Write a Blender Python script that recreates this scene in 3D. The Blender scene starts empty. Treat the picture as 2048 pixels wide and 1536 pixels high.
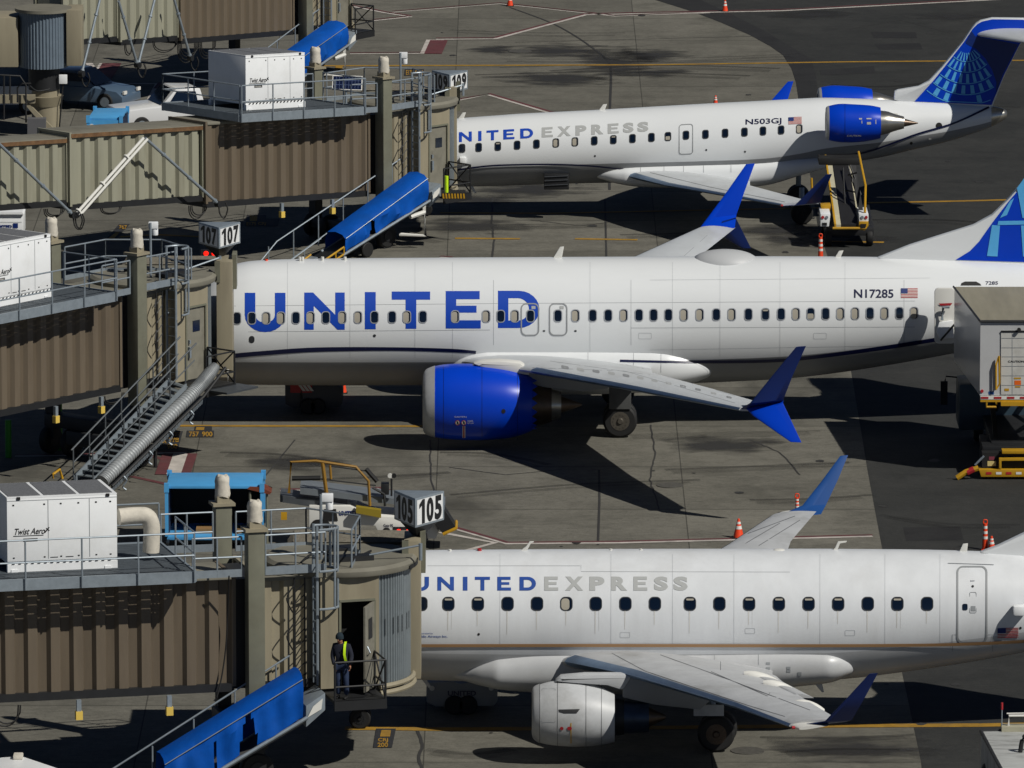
import bpy, bmesh, math, random
from mathutils import Vector, Matrix
from mathutils.bvhtree import BVHTree
from mathutils.geometry import tessellate_polygon
random.seed(7)
C = bpy.context.scene.collection
R = math.radians
# ------------------------------------------------------------------ camera, world, sun
W0, H0, FPX = 2048, 1536, 16700.0
CH, CD, CP = 49.0, 264.0, R(10.27)
cam_d = bpy.data.cameras.new('camera'); cam = bpy.data.objects.new('camera', cam_d); C.objects.link(cam)
cam.location = (0, -CD, CH); cam.rotation_euler = (R(90) - CP, 0, 0)
cam_d.sensor_width = 36; cam_d.lens = 36 * FPX / W0; cam_d.clip_start = 1; cam_d.clip_end = 4000
bpy.context.scene.camera = cam
SUN = Vector((.80, -.62, 1.0)).normalized()
world = bpy.data.worlds.new('World'); bpy.context.scene.world = world; world.use_nodes = True
wn = world.node_tree; sky = wn.nodes.new('ShaderNodeTexSky'); sky.sky_type = 'NISHITA'; sky.sun_disc = False
sky.air_density = .35; sky.dust_density = .1; sky.ozone_density = 2.0; sky.sun_elevation = math.asin(SUN.z); sky.sun_rotation = math.atan2(SUN.x, SUN.y)
bg = wn.nodes['Background']; bg.inputs[1].default_value = .05; wn.links.new(sky.outputs[0], bg.inputs[0])
sd = bpy.data.lights.new('sun', 'SUN'); sd.energy = 5.0; sd.angle = R(.5); sd.color = (1, .965, .89)
so = bpy.data.objects.new('sun', sd); C.objects.link(so); so.rotation_euler = SUN.to_track_quat('Z', 'Y').to_euler()
vs = bpy.context.scene.view_settings; vs.view_transform = 'Standard'; vs.look = 'None'; vs.exposure = -.45; vs.gamma = 1
bpy.context.scene.cycles.max_bounces = 6; bpy.context.scene.cycles.diffuse_bounces = 2
# ------------------------------------------------------------------ pixel <-> place (photo pixels, 2048 wide)
_c, _s = math.cos(CP), math.sin(CP)
def ray(px, py):
    u = (px - W0 / 2) / FPX; v = -(py - H0 / 2) / FPX
    return (u, _c + v * _s, -_s + v * _c)
def P(px, py, Y):
    r = ray(px, py); t = (Y + CD) / r[1]; return Vector((r[0] * t, Y, CH + r[2] * t))
def G(px, py, z=0.0):
    r = ray(px, py); t = (z - CH) / r[2]; return Vector((r[0] * t, -CD + r[1] * t, z))
# ------------------------------------------------------------------ materials
def lin(h):
    h = h.lstrip('#'); o = []
    for i in (0, 2, 4):
        v = int(h[i:i + 2], 16) / 255; o.append(v / 12.92 if v <= .04045 else ((v + .055) / 1.055) ** 2.4)
    return (*o, 1)
_M = {}
def mat(name, col, rough=.5, metal=0, var=.0, scale=3.0, stretch=(1, 1, 1), bump=0, coat=0, emit=None, dirt=None, dirt_amt=.5, spec=.5):
    if name in _M: return _M[name]
    m = bpy.data.materials.new(name); m.use_nodes = True; nt = m.node_tree; b = nt.nodes['Principled BSDF']
    col = lin(col) if isinstance(col, str) else (*col, 1)
    b.inputs['Base Color'].default_value = col; b.inputs['Roughness'].default_value = rough
    b.inputs['Metallic'].default_value = metal; b.inputs['Coat Weight'].default_value = coat
    b.inputs['Coat Roughness'].default_value = .08; b.inputs['Specular IOR Level'].default_value = spec
    if emit: b.inputs['Emission Color'].default_value = lin(emit[0]); b.inputs['Emission Strength'].default_value = emit[1]
    if var or dirt or bump:
        tc = nt.nodes.new('ShaderNodeTexCoord'); mp = nt.nodes.new('ShaderNodeMapping'); mp.inputs['Scale'].default_value = stretch
        nt.links.new(tc.outputs['Object'], mp.inputs[0])
        n = nt.nodes.new('ShaderNodeTexNoise'); n.inputs['Scale'].default_value = scale; n.inputs['Detail'].default_value = 7; n.inputs['Roughness'].default_value = .62
        nt.links.new(mp.outputs[0], n.inputs[0])
        cr = nt.nodes.new('ShaderNodeValToRGB'); e = cr.color_ramp.elements
        e[0].position = .3; e[1].position = .7
        e[0].color = tuple(max(0, c * (1 - var)) for c in col[:3]) + (1,); e[1].color = tuple(min(1, c * (1 + var)) for c in col[:3]) + (1,)
        nt.links.new(n.outputs[0], cr.inputs[0]); out = cr.outputs[0]
        if dirt:
            n2 = nt.nodes.new('ShaderNodeTexNoise'); n2.inputs['Scale'].default_value = scale * .37; n2.inputs['Detail'].default_value = 9; n2.inputs['Roughness'].default_value = .7
            nt.links.new(mp.outputs[0], n2.inputs[0])
            mr = nt.nodes.new('ShaderNodeMapRange'); mr.inputs[1].default_value = .5; mr.inputs[2].default_value = .72; mr.inputs[4].default_value = dirt_amt
            nt.links.new(n2.outputs[0], mr.inputs[0])
            mx = nt.nodes.new('ShaderNodeMix'); mx.data_type = 'RGBA'; mx.inputs[7].default_value = lin(dirt)
            nt.links.new(mr.outputs[0], mx.inputs[0]); nt.links.new(out, mx.inputs[6]); out = mx.outputs[2]
        nt.links.new(out, b.inputs['Base Color'])
        if bump:
            bp = nt.nodes.new('ShaderNodeBump'); bp.inputs['Strength'].default_value = bump; bp.inputs['Distance'].default_value = .02
            nt.links.new(n.outputs[0], bp.inputs['Height']); nt.links.new(bp.outputs[0], b.inputs['Normal'])
    _M[name] = m; return m
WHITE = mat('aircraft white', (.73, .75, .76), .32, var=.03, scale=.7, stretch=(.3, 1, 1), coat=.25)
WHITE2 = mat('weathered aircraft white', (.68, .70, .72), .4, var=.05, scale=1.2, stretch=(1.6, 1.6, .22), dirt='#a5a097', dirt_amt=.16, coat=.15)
BELLY = mat('aircraft belly grey', '#8b8d8f', .4, var=.06, scale=.8, dirt='#6f6a60', dirt_amt=.3)
BLUE = mat('bright blue paint', (.0008, .046, .52), .32, var=.05, scale=.8, coat=.12, spec=.3)
BLUE2 = mat('dark blue paint', (.004, .022, .15), .4, var=.05, scale=.8, coat=.2)
BLUE3 = mat('mid blue paint', (.015, .075, .27), .4, var=.05, scale=.8, coat=.2)
LBLUE = mat('light blue paint', (.10, .42, .78), .4, var=.04)
NAVY = mat('navy stripe', (.003, .006, .045), .35)
GOLD = mat('gold stripe', '#a5805a', .4)
LETBLUE = mat('lettering blue', (.005, .055, .42), .4)
LETBLUE2 = mat('faded lettering blue', (.01, .06, .30), .45, var=.1)
LETGREY = mat('lettering grey', '#a9abaa', .45)
WING = mat('wing grey', '#c3c7ca', .42, var=.06, scale=1.2, stretch=(1, .5, 1), dirt='#8a8780', dirt_amt=.4)
WING2 = mat('weathered wing grey', '#b8babc', .45, var=.10, scale=1.5, dirt='#75736c', dirt_amt=.5)
LEAD = mat('leading edge metal', '#7f97b4', .35, metal=.75, var=.12, scale=2)
METAL = mat('bare metal', '#b5b2aa', .28, metal=.9, var=.2, scale=2.5)
DMETAL = mat('burnt metal', '#5c5046', .4, metal=.8, var=.2)
LIP = mat('intake lip metal', '#b7b8b8', .45, metal=.35, var=.08, scale=3)
BLACK = mat('black rubber', '#141414', .7, var=.2)
DARK = mat('dark steel', '#1c1d1f', .55, var=.2)
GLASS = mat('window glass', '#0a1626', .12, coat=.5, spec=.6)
SHADE = mat('closed window shade', '#a39d8f', .5)
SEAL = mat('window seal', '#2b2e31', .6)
RIM = mat('window rim metal', '#b9bcbf', .4, metal=.5)
LINEG = mat('panel seam', '#8d9194', .6)
DOORG = mat('door outline grey', '#8f9294', .5)
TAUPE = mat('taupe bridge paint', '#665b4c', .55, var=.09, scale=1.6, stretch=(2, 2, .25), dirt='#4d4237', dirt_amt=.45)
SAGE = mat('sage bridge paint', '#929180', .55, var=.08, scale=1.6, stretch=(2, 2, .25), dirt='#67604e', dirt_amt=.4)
SAGE2 = mat('dark sage paint', '#706b54', .6, var=.12, scale=1.6, stretch=(2, 2, .25), dirt='#4f4a3a', dirt_amt=.5)
TAUPE2 = mat('dark taupe paint', '#5c5142', .6, var=.12, scale=1.6, stretch=(2, 2, .25), dirt='#43392d', dirt_amt=.5)  # darker taupe, used on the recessed rib faces
BEIGE = mat('beige bridge paint', '#918974', .55, var=.07, scale=1.5, stretch=(2, 2, .3), dirt='#645b4a', dirt_amt=.35)
ROOFM = mat('bridge roof', '#777468', .7, var=.12, scale=1.2, dirt='#534d42', dirt_amt=.5)
RUST = mat('rusty trim', '#6b4f33', .8, var=.35, scale=4, dirt='#52301a', dirt_amt=.8)
COLG = mat('column green grey', '#6f6f60', .55, var=.1, scale=2, dirt='#514a3c', dirt_amt=.35)
GALV = mat('galvanised steel', '#8d979f', .45, metal=.35, var=.12, scale=5)
GRATE = mat('deck grating', '#4b5258', .7, metal=.2, var=.15, scale=5)
SLAT = mat('slatted curtain', '#7f878b', .45, metal=.3, var=.08, scale=3, dirt='#5f605c', dirt_amt=.3)
BAG = mat('white cloth wrap', '#c5bfb2', .85, var=.12, scale=6, bump=.6)
HWHITE = mat('unit white paint', '#eceeef', .4, var=.02, scale=2, dirt='#b0aca2', dirt_amt=.2)
MESHM = mat('vent mesh', '#77787a', .6, metal=.3, var=.3, scale=22)
TARP = mat('blue tarpaulin', (.001, .070, .36), .7, spec=.12, var=.16, scale=1.6, bump=1.0, coat=0, dirt='#1d4a7c', dirt_amt=.35)
YEL = mat('yellow paint', '#b98d1a', .5, var=.1, scale=3)
HIVIS = mat('hi vis yellow', '#c8f01a', .5)
ORANGE = mat('orange plastic', '#e8451a', .5)
WPL = mat('white plastic', '#d9d8d2', .5)
REDP = mat('red paint', '#a8242c', .5)
REDL = mat('red lamp', '#ff2010', .4, emit=('#ff1a0c', 2.2))
SKYB = mat('sky blue container paint', '#4fa0d8', .45, var=.05, scale=2, dirt='#3a7aaa', dirt_amt=.3)
SIGNW = mat('sign white', '#dfe0e0', .4)
SIGNB = mat('sign black', '#0c0c0e', .5)
SKIN = mat('skin', '#9a6a50', .6)
JACKET = mat('navy jacket cloth', '#161a2a', .85, var=.2, scale=9)
JEANS = mat('dark jeans cloth', '#1d2c48', .85, var=.2, scale=9)
BELLOW = mat('bellows fabric', '#6c675c', .85, var=.25, scale=4, stretch=(3, 3, .5), bump=.6)
# ------------------------------------------------------------------ mesh builder
class MB:
    def __init__(s): s.v = []; s.f = []; s.m = []; s.cm = 0
    def add(s, vs, fs, mi=None):
        k = len(s.v); s.v += [Vector(v) for v in vs]
        for f in fs: s.f.append([i + k for i in f]); s.m.append(s.cm if mi is None else mi)
        return s
    def box(s, a, b):
        x0, y0, z0 = a; x1, y1, z1 = b
        return s.hexa([Vector(p) for p in ((x0, y0, z0), (x1, y0, z0), (x1, y1, z0), (x0, y1, z0), (x0, y0, z1), (x1, y0, z1), (x1, y1, z1), (x0, y1, z1))])
    def hexa(s, p): return s.add(p, [(0, 3, 2, 1), (4, 5, 6, 7), (0, 1, 5, 4), (1, 2, 6, 5), (2, 3, 7, 6), (3, 0, 4, 7)])
    def tube(s, pts, r=.03, n=7, r2=None):
        pts = [Vector(p) for p in pts]; rings = []
        for i, p in enumerate(pts):
            d = (pts[min(i + 1, len(pts) - 1)] - pts[max(i - 1, 0)]).normalized()
            a = d.cross(Vector((0, 0, 1)) if abs(d.z) < .9 else Vector((1, 0, 0))).normalized(); b = d.cross(a)
            rr = r if r2 is None else r + (r2 - r) * i / (len(pts) - 1)
            rings.append([p + (a * math.cos(t) + b * math.sin(t)) * rr for t in [2 * math.pi * k / n for k in range(n)]])
        return s.loft(rings)
    def segs(s, segs, r=.03, n=6):
        for a, b in segs: s.tube([a, b], r, n)
        return s
    def loft(s, rings, caps=True, closed=True):
        n = len(rings[0]); vs = [p for r in rings for p in r]; fs = []
        for i in range(len(rings) - 1):
            for k in range(n if closed else n - 1):
                j = (k + 1) % n; fs.append((i * n + k, i * n + j, (i + 1) * n + j, (i + 1) * n + k))
        if caps and closed: fs += [tuple(range(n))[::-1], tuple(range((len(rings) - 1) * n, len(rings) * n))]
        return s.add(vs, fs)
    def cyl(s, c, ax, r, h, n=24, r2=None):
        c = Vector(c); ax = Vector(ax).normalized(); a = ax.orthogonal().normalized(); b = ax.cross(a); r2 = r if r2 is None else r2
        return s.loft([[c + ax * z + (a * math.cos(2 * math.pi * k / n) + b * math.sin(2 * math.pi * k / n)) * q for k in range(n)] for z, q in ((0, r), (h, r2))])
    def wheel(s, c, ax, r, w, n=28):
        c = Vector(c); ax = Vector(ax).normalized(); a = ax.orthogonal().normalized(); b = ax.cross(a)
        prof = [(-w / 2, r * .55), (-w / 2, r * .86), (-w * .36, r * .97), (-w * .15, r), (w * .15, r), (w * .36, r * .97), (w / 2, r * .86), (w / 2, r * .55)]
        return s.loft([[c + ax * z + (a * math.cos(2 * math.pi * k / n) + b * math.sin(2 * math.pi * k / n)) * q for k in range(n)] for z, q in prof])
    def prism(s, pts, d):
        pts = [Vector(p) for p in pts]; d = Vector(d); n = len(pts)
        return s.add(pts + [p + d for p in pts], [tuple(range(n))[::-1], tuple(range(n, 2 * n))] + [(i, (i + 1) % n, (i + 1) % n + n, i + n) for i in range(n)])
    def bvh(s): return BVHTree.FromPolygons(s.v, s.f)
    def build(s, name, m, parent=None, smooth=True, bev=0, ang=35):
        off = Vector()
        q = parent
        while q is not None: off += Vector(q.location); q = q.parent
        me = bpy.data.meshes.new(name); me.from_pydata([v - off for v in s.v], [], s.f)
        ms = m if isinstance(m, (list, tuple)) else [m]
        for x in ms: me.materials.append(x)
        if len(ms) > 1: me.polygons.foreach_set('material_index', s.m)
        me.validate(); me.update()
        bm = bmesh.new(); bm.from_mesh(me); bmesh.ops.recalc_face_normals(bm, faces=bm.faces)
        if bev:
            try: bmesh.ops.bevel(bm, geom=[e for e in bm.edges if len(e.link_faces) == 2 and e.calc_face_angle(0) > .6], offset=bev, segments=2, affect='EDGES', profile=.6)
            except Exception: pass
        bm.to_mesh(me); bm.free()
        if smooth:
            me.polygons.foreach_set('use_smooth', [True] * len(me.polygons)); me.set_sharp_from_angle(angle=R(ang))
        o = bpy.data.objects.new(name, me); C.objects.link(o); o.parent = parent
        return o
def thing(name, label, cat, loc=(0, 0, 0), group=None):
    o = bpy.data.objects.new(name, None); C.objects.link(o); o.location = loc; o.empty_display_size = .2
    o['label'] = label; o['category'] = cat
    if group: o['group'] = group
    return o
def tag(o, label=None, cat=None, group=None, kind=None):
    for k, v in (('label', label), ('category', cat), ('group', group), ('kind', kind)):
        if v: o[k] = v
    return o
def copy_thing(t, loc, label, rot=0):
    c = t.copy(); C.objects.link(c); c.location = loc; c.rotation_euler = (0, 0, rot); c['label'] = label
    for ch in list(t.children):
        d = ch.copy(); C.objects.link(d); d.parent = c
        for g in list(ch.children):
            e = g.copy(); C.objects.link(e); e.parent = d
    return c
# ------------------------------------------------------------------ 2D shapes laid on surfaces
def poly2(*loops):
    ls = [[Vector((x, y, 0)) for x, y in l] for l in loops]
    vs = [(v.x, v.y) for l in ls for v in l]; return vs, [tuple(t) for t in tessellate_polygon(ls)]
def rect2(x0, y0, x1, y1, sl=0): return poly2([(x0, y0), (x1, y0 + sl * (x1 - x0)), (x1, y1 + sl * (x1 - x0)), (x0, y1)])
def rr_pts(cx, cy, w, h, r, n=5, sl=0):
    p = []
    for sx, sy, a0 in ((1, -1, -90), (1, 1, 0), (-1, 1, 90), (-1, -1, 180)):
        for k in range(n + 1):
            a = R(a0 + 90 * k / n); x = sx * (w / 2 - r) + r * math.cos(a); y = sy * (h / 2 - r) + r * math.sin(a)
            p.append((cx + x, cy + y + sl * x))
    return p
def ring2(outer, inner):
    n = len(outer); return outer + inner, [(i, (i + 1) % n, n + (i + 1) % n, n + i) for i in range(n)]
def strip2(pts, w):
    vs = []; n = len(pts); W = w if isinstance(w, (list, tuple)) else [w] * n
    for i, (x, y) in enumerate(pts):
        a = pts[max(i - 1, 0)]; b = pts[min(i + 1, n - 1)]; d = math.hypot(b[0] - a[0], b[1] - a[1]); nx, ny = -(b[1] - a[1]) / d, (b[0] - a[0]) / d
        vs += [(x + nx * W[i] / 2, y + ny * W[i] / 2), (x - nx * W[i] / 2, y - ny * W[i] / 2)]
    return vs, [(2 * i, 2 * i + 1, 2 * i + 3, 2 * i + 2) for i in range(n - 1)]
def spl(pts, k=8):
    o = []
    for i in range(len(pts) - 1):
        p0, p1, p2, p3 = pts[max(i - 1, 0)], pts[i], pts[i + 1], pts[min(i + 2, len(pts) - 1)]
        for j in range(k):
            t = j / k
            o.append(tuple(.5 * (2 * p1[c] + (p2[c] - p0[c]) * t + (2 * p0[c] - 5 * p1[c] + 4 * p2[c] - p3[c]) * t * t + (3 * p1[c] - p0[c] - 3 * p2[c] + p3[c]) * t ** 3) for c in range(len(p1))))
    o.append(tuple(pts[-1])); return o
def join2(lst):
    V, F = [], []
    for v, f in lst: k = len(V); V += list(v); F += [tuple(i + k for i in q) for q in f]
    return V, F
_T = {}
def text2(s, bold=0.0):
    if (s, bold) not in _T:
        cu = bpy.data.curves.new('t', 'FONT'); cu.body = s; cu.offset = bold; cu.resolution_u = 4
        ob = bpy.data.objects.new('t', cu); C.objects.link(ob); dg = bpy.context.evaluated_depsgraph_get()
        me = bpy.data.meshes.new_from_object(ob.evaluated_get(dg)); v = [(p.co.x, p.co.y) for p in me.vertices]; f = [tuple(q.vertices) for q in me.polygons]
        bpy.data.objects.remove(ob); bpy.data.meshes.remove(me)
        x0 = min(a[0] for a in v); x1 = max(a[0] for a in v); y0 = min(a[1] for a in v); y1 = max(a[1] for a in v)
        _T[(s, bold)] = ([((a - x0) / (x1 - x0), 1 - (b - y0) / (y1 - y0)) for a, b in v], f)
    return _T[(s, bold)]
def place2(m, x0, y0, x1, y1, sl=0): return [(x0 + a * (x1 - x0), y0 + b * (y1 - y0) + sl * a * (x1 - x0)) for a, b in m[0]], m[1]
def subdiv2(m, sx, sy):
    bm = bmesh.new(); vs = [bm.verts.new((a, b, 0)) for a, b in m[0]]
    for f in m[1]:
        try: bm.faces.new([vs[i] for i in f])
        except Exception: pass
    xs = [a for a, b in m[0]]; ys = [b for a, b in m[0]]
    for lo, hi, st, no in ((min(xs), max(xs), sx, (1, 0, 0)), (min(ys), max(ys), sy, (0, 1, 0))):
        k = int((hi - lo) / st)
        for i in range(1, k + 1):
            q = lo + (hi - lo) * i / (k + 1)
            bmesh.ops.bisect_plane(bm, geom=bm.verts[:] + bm.edges[:] + bm.faces[:], plane_co=Vector(no) * q, plane_no=no, dist=1e-6)
    bm.verts.index_update(); r = [(v.co.x, v.co.y) for v in bm.verts], [tuple(v.index for v in f.verts) for f in bm.faces]; bm.free(); return r
def decal(name, m, fn, mt, parent, sx=40, sy=3, off=.008):
    if sx: m = subdiv2(m, sx, sy)
    pts = [fn(x, y, off) for x, y in m[0]]; ok = [p is not None for p in pts]
    mb = MB(); mb.add([p if p is not None else Vector() for p in pts], [f for f in m[1] if all(ok[i] for i in f)])
    return mb.build(name, mt, parent, ang=60)
def on_bvh(t):
    def fn(px, py, off):
        r = Vector(ray(px, py)).normalized(); h = t.ray_cast(Vector((0, -CD, CH)), r)
        return None if h[0] is None else h[0] - r * off
    return fn
def on_y(Y): return lambda px, py, off: P(px, py, Y - off)
# letters of the airline name, unit box, y down
def arc(cx, cy, rx, ry, a0, a1, n=12): return [(cx + rx * math.cos(R(a0 + (a1 - a0) * k / n)), cy + ry * math.sin(R(a0 + (a1 - a0) * k / n))) for k in range(n + 1)]
def let(ch, w=.26, h=.22):
    if ch == 'U': return poly2([(0, 0), (w, 0)] + arc(.5, .58, .5 - w, .42 - h, 180, 0) + [(1 - w, 0), (1, 0)] + arc(.5, .58, .5, .45, 0, 180))
    if ch == 'N': return poly2([(0, 0), (.22, 0), (.765, .6), (.765, 0), (1, 0), (1, 1), (.82, 1), (.235, .36), (.235, 1), (0, 1)])
    if ch == 'I': return poly2([(0, 0), (1, 0), (1, 1), (0, 1)])
    if ch == 'T': return poly2([(0, 0), (1, 0), (1, h), (.5 + w / 2, h), (.5 + w / 2, 1), (.5 - w / 2, 1), (.5 - w / 2, h), (0, h)])
    if ch == 'E': return poly2([(0, 0), (.97, 0), (.97, h), (w + .04, h), (w + .04, .39), (.88, .39), (.88, .39 + h * .85), (w + .04, .39 + h * .85), (w + .04, 1 - h), (1, 1 - h), (1, 1), (0, 1)])
    if ch == 'D': return poly2([(0, 0), (.5, 0)] + arc(.5, .5, .5, .5, -90, 90)[1:-1] + [(.5, 1), (0, 1)], [(w, h), (w, 1 - h), (.48, 1 - h)] + arc(.48, .5, .27, .5 - h, 90, -90)[1:-1] + [(.48, h)])
    return text2(ch, .055)
def word(name, spec, y0, y1, fn, mt, parent, slope=0, x0=0, sy=3):
    ms = [place2(let(ch), a, y0 + slope * (a - x0), b, y1 + slope * (a - x0), slope) for ch, a, b in spec]
    return decal(name, join2(ms), fn, mt, parent, 40, sy)
def flag(x0, y0, x1, y1, fn, parent, sl=0):
    h = (y1 - y0) / 13
    f = decal('flag', rect2(x0, y0, x1, y1, sl), fn, WPL, parent, 40, 3, .008)
    decal('red_stripes', join2([rect2(x0, y0 + 2 * i * h, x1, y0 + (2 * i + 1) * h, sl) for i in range(7)]), fn, REDP, f, 40, 3, .014)
    decal('blue_canton', rect2(x0, y0, x0 + .4 * (x1 - x0), y0 + 7 * h, sl), fn, BLUE2, f, 40, 3, .02)
# ------------------------------------------------------------------ round bodies (fuselage, nacelle)
class Fuse:
    def __init__(s, Y0, st, w=.95):
        s.Y = Y0; s.w = w; q = []
        for px, t, b in st:
            a, c = P(px, t, Y0), P(px, b, Y0); q.append((a.x, (a.z + c.z) / 2, max((a.z - c.z) / 2, .02)))
        s.q = spl(q, 10)
    def ring(s, X):
        q = s.q
        if X <= q[0][0]: return q[0][1:]
        for i in range(len(q) - 1):
            if X <= q[i + 1][0]:
                t = (X - q[i][0]) / max(q[i + 1][0] - q[i][0], 1e-6); return tuple(q[i][k] + (q[i + 1][k] - q[i][k]) * t for k in (1, 2))
        return q[-1][1:]
    def hit(s, px, py, off=.0):
        r = ray(px, py); X = P(px, py, s.Y - 1).x; t = 0
        for _ in range(5):
            zc, rz = s.ring(X); ry = rz * s.w + off; rz = rz + off; oy = -CD - s.Y; oz = CH - zc
            a = (r[1] / ry) ** 2 + (r[2] / rz) ** 2; b = 2 * (oy * r[1] / ry ** 2 + oz * r[2] / rz ** 2); c = (oy / ry) ** 2 + (oz / rz) ** 2 - 1
            d = b * b - 4 * a * c; t = (-b - math.sqrt(max(d, 0))) / (2 * a); X = r[0] * t
        return Vector((X, -CD + r[1] * t, CH + r[2] * t))
    def mesh(s, n=72, split=None, x0=None, x1=None):
        mb = MB(); xs = sorted(set(round(a[0], 3) for a in s.q)); xs = [x for x in xs if (x0 is None or x >= x0) and (x1 is None or x <= x1)]
        rings = []
        for X in xs:
            zc, rz = s.ring(X); rings.append([Vector((X, s.Y - rz * s.w * math.cos(a), zc + rz * math.sin(a))) for a in [2 * math.pi * k / n for k in range(n)]])
        mb.loft(rings)
        if split is not None:
            for i, f in enumerate(mb.f):
                if len(f) == 4:
                    k = f[0] % n; a = math.degrees(2 * math.pi * (k + .5) / n)
                    mb.m[i] = 1 if (a > 180 - split[0] if a < 270 else a < 360 + split[0]) and a > 180 - split[0] else 0
        return mb
def airfoil(LE, TE, t, up=Vector((0, 0, 1)), n=14, cam_=.015):
    LE, TE = Vector(LE), Vector(TE); ch = TE - LE; L = ch.length; up = (up - ch * (up.dot(ch) / ch.length_squared)).normalized(); pts = []
    def y(c): return 5 * t / L * (.2969 * math.sqrt(c) - .126 * c - .3516 * c * c + .2843 * c ** 3 - .1015 * c ** 4) * L
    cs = [.5 - .5 * math.cos(math.pi * k / n) for k in range(n + 1)]
    for c in reversed(cs): pts.append(LE + ch * c + up * (y(c) + cam_ * L * 4 * c * (1 - c)))
    for c in cs[1:-1]: pts.append(LE + ch * c + up * (-y(c) + cam_ * L * 4 * c * (1 - c)))
    return pts
def wing_mb(secs, up=Vector((0, 0, 1)), cam_=.015):
    mb = MB(); mb.loft([airfoil(a, b, t, up, cam_=cam_) for a, b, t in secs]); return mb
def lead_strip(secs, up=Vector((0, 0, 1)), c1=.09, grow=.012, cam_=.015):
    mb = MB(); rings = []
    for a, b, t in secs:
        p = airfoil(a, b, t, up, cam_=cam_); n = 14; c = (a + b) / 2
        mid = sum(p, Vector()) / len(p)
        idx = range(n - 2, n + 4)
        rings.append([p[i] + (p[i] - (a + (b - a) * .12)).normalized() * grow for i in idx])
    mb.loft(rings, caps=False, closed=False); return mb
def mirror(mb, Y0, k=0):
    o = MB(); o.f = [f[::-1] for f in mb.f]; o.m = list(mb.m)
    for v in mb.v: d = Y0 - v.y; o.v.append(Vector((v.x - k * d, Y0 + d, v.z)))
    return o
def windows(fz, lst, w, h, parent, wm, r=.38, rim=True):
    for x, y, st, sl in lst:
        rr = r * w
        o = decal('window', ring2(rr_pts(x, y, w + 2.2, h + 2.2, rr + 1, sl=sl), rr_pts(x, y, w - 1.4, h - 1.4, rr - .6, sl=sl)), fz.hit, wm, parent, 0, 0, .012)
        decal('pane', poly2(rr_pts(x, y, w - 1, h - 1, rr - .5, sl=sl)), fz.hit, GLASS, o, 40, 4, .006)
        if st == 'S': decal('window_shade', poly2(rr_pts(x - w * .10, y + h * .03, w * .72, h * .88, rr * .8, sl=sl)), fz.hit, SHADE, o, 40, 4, .010)  # blind kept small and off-centre: dark crescent of pane imitates the recess shadow
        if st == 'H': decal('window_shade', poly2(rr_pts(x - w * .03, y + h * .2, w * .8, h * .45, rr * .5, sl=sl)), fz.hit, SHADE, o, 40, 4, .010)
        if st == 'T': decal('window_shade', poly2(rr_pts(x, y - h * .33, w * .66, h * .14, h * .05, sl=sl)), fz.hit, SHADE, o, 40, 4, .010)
def wheel_parts(parent, c, r, w, hub=DARK):
    a = MB().wheel(c, (0, 1, 0), r, w).build('wheel', BLACK, parent)
    h = MB().cyl(Vector(c) - Vector((0, w / 2, 0)), (0, 1, 0), r * .54, w, 20)
    for sgn in (-1, 1): h.cyl(Vector(c) + Vector((0, sgn * (w / 2 - .02), 0)), (0, sgn, 0), r * .55, .03, 20); h.cyl(Vector(c) + Vector((0, sgn * (w / 2 + .01), 0)), (0, sgn, 0), r * .2, .05, 12, r * .14)
    for k in range(12):
        an = 2 * math.pi * k / 12
        for sgn in (-1, 1): h.cyl(Vector(c) + Vector((math.cos(an) * r * .4, sgn * (w / 2 + .01), math.sin(an) * r * .4)), (0, sgn, 0), r * .045, .015, 6)
    h.build('rim', hub, a)
def blade(name, x_le, top, mtl, parent, Y, thick=.05, lean=0):
    # small dorsal antenna: px outline polygon at depth Y
    mb = MB(); mb.prism([P(x, y, Y) for x, y in top], (0, thick, 0)); return mb.build(name, mtl, parent, bev=.01)
def globe(fn, pole, rings, parent, clip, a0, a1, step, wd, k, mtl=None):
    mtl = mtl or LBLUE; ms = []
    def inside(x, y):
        c = False; n = len(clip)
        for i in range(n):
            x1, y1 = clip[i]; x2, y2 = clip[i - 1]
            if (y1 > y) != (y2 > y) and x < (x2 - x1) * (y - y1) / (y2 - y1) + x1: c = not c
        return c
    for j in range(len(rings)):
        r0, r1 = rings[j]
        a = a0 + (step / 2 if j % 2 else 0)
        while a < a1:
            q = [(pole[0] + rr * k * math.cos(R(b)), pole[1] + rr * math.sin(R(b))) for rr, b in ((r0, a), (r0, a + wd), (r1, a + wd), (r1, a))]
            cx = sum(p[0] for p in q) / 4; cy = sum(p[1] for p in q) / 4
            if all(inside(*p) for p in q): ms.append(poly2(q))
            a += step
        pts = [p for p in [(pole[0] + (r1 + 1.5) * k * math.cos(R(b)), pole[1] + (r1 + 1.5) * math.sin(R(b))) for b in range(int(a0) - 40, int(a1) + 40, 3)] if inside(*p)]
        if len(pts) > 3: ms.append(strip2(pts, 1.6))
    if ms: decal('globe_emblem', join2(ms), fn, mtl, parent, 0, 0, .02)
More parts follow.
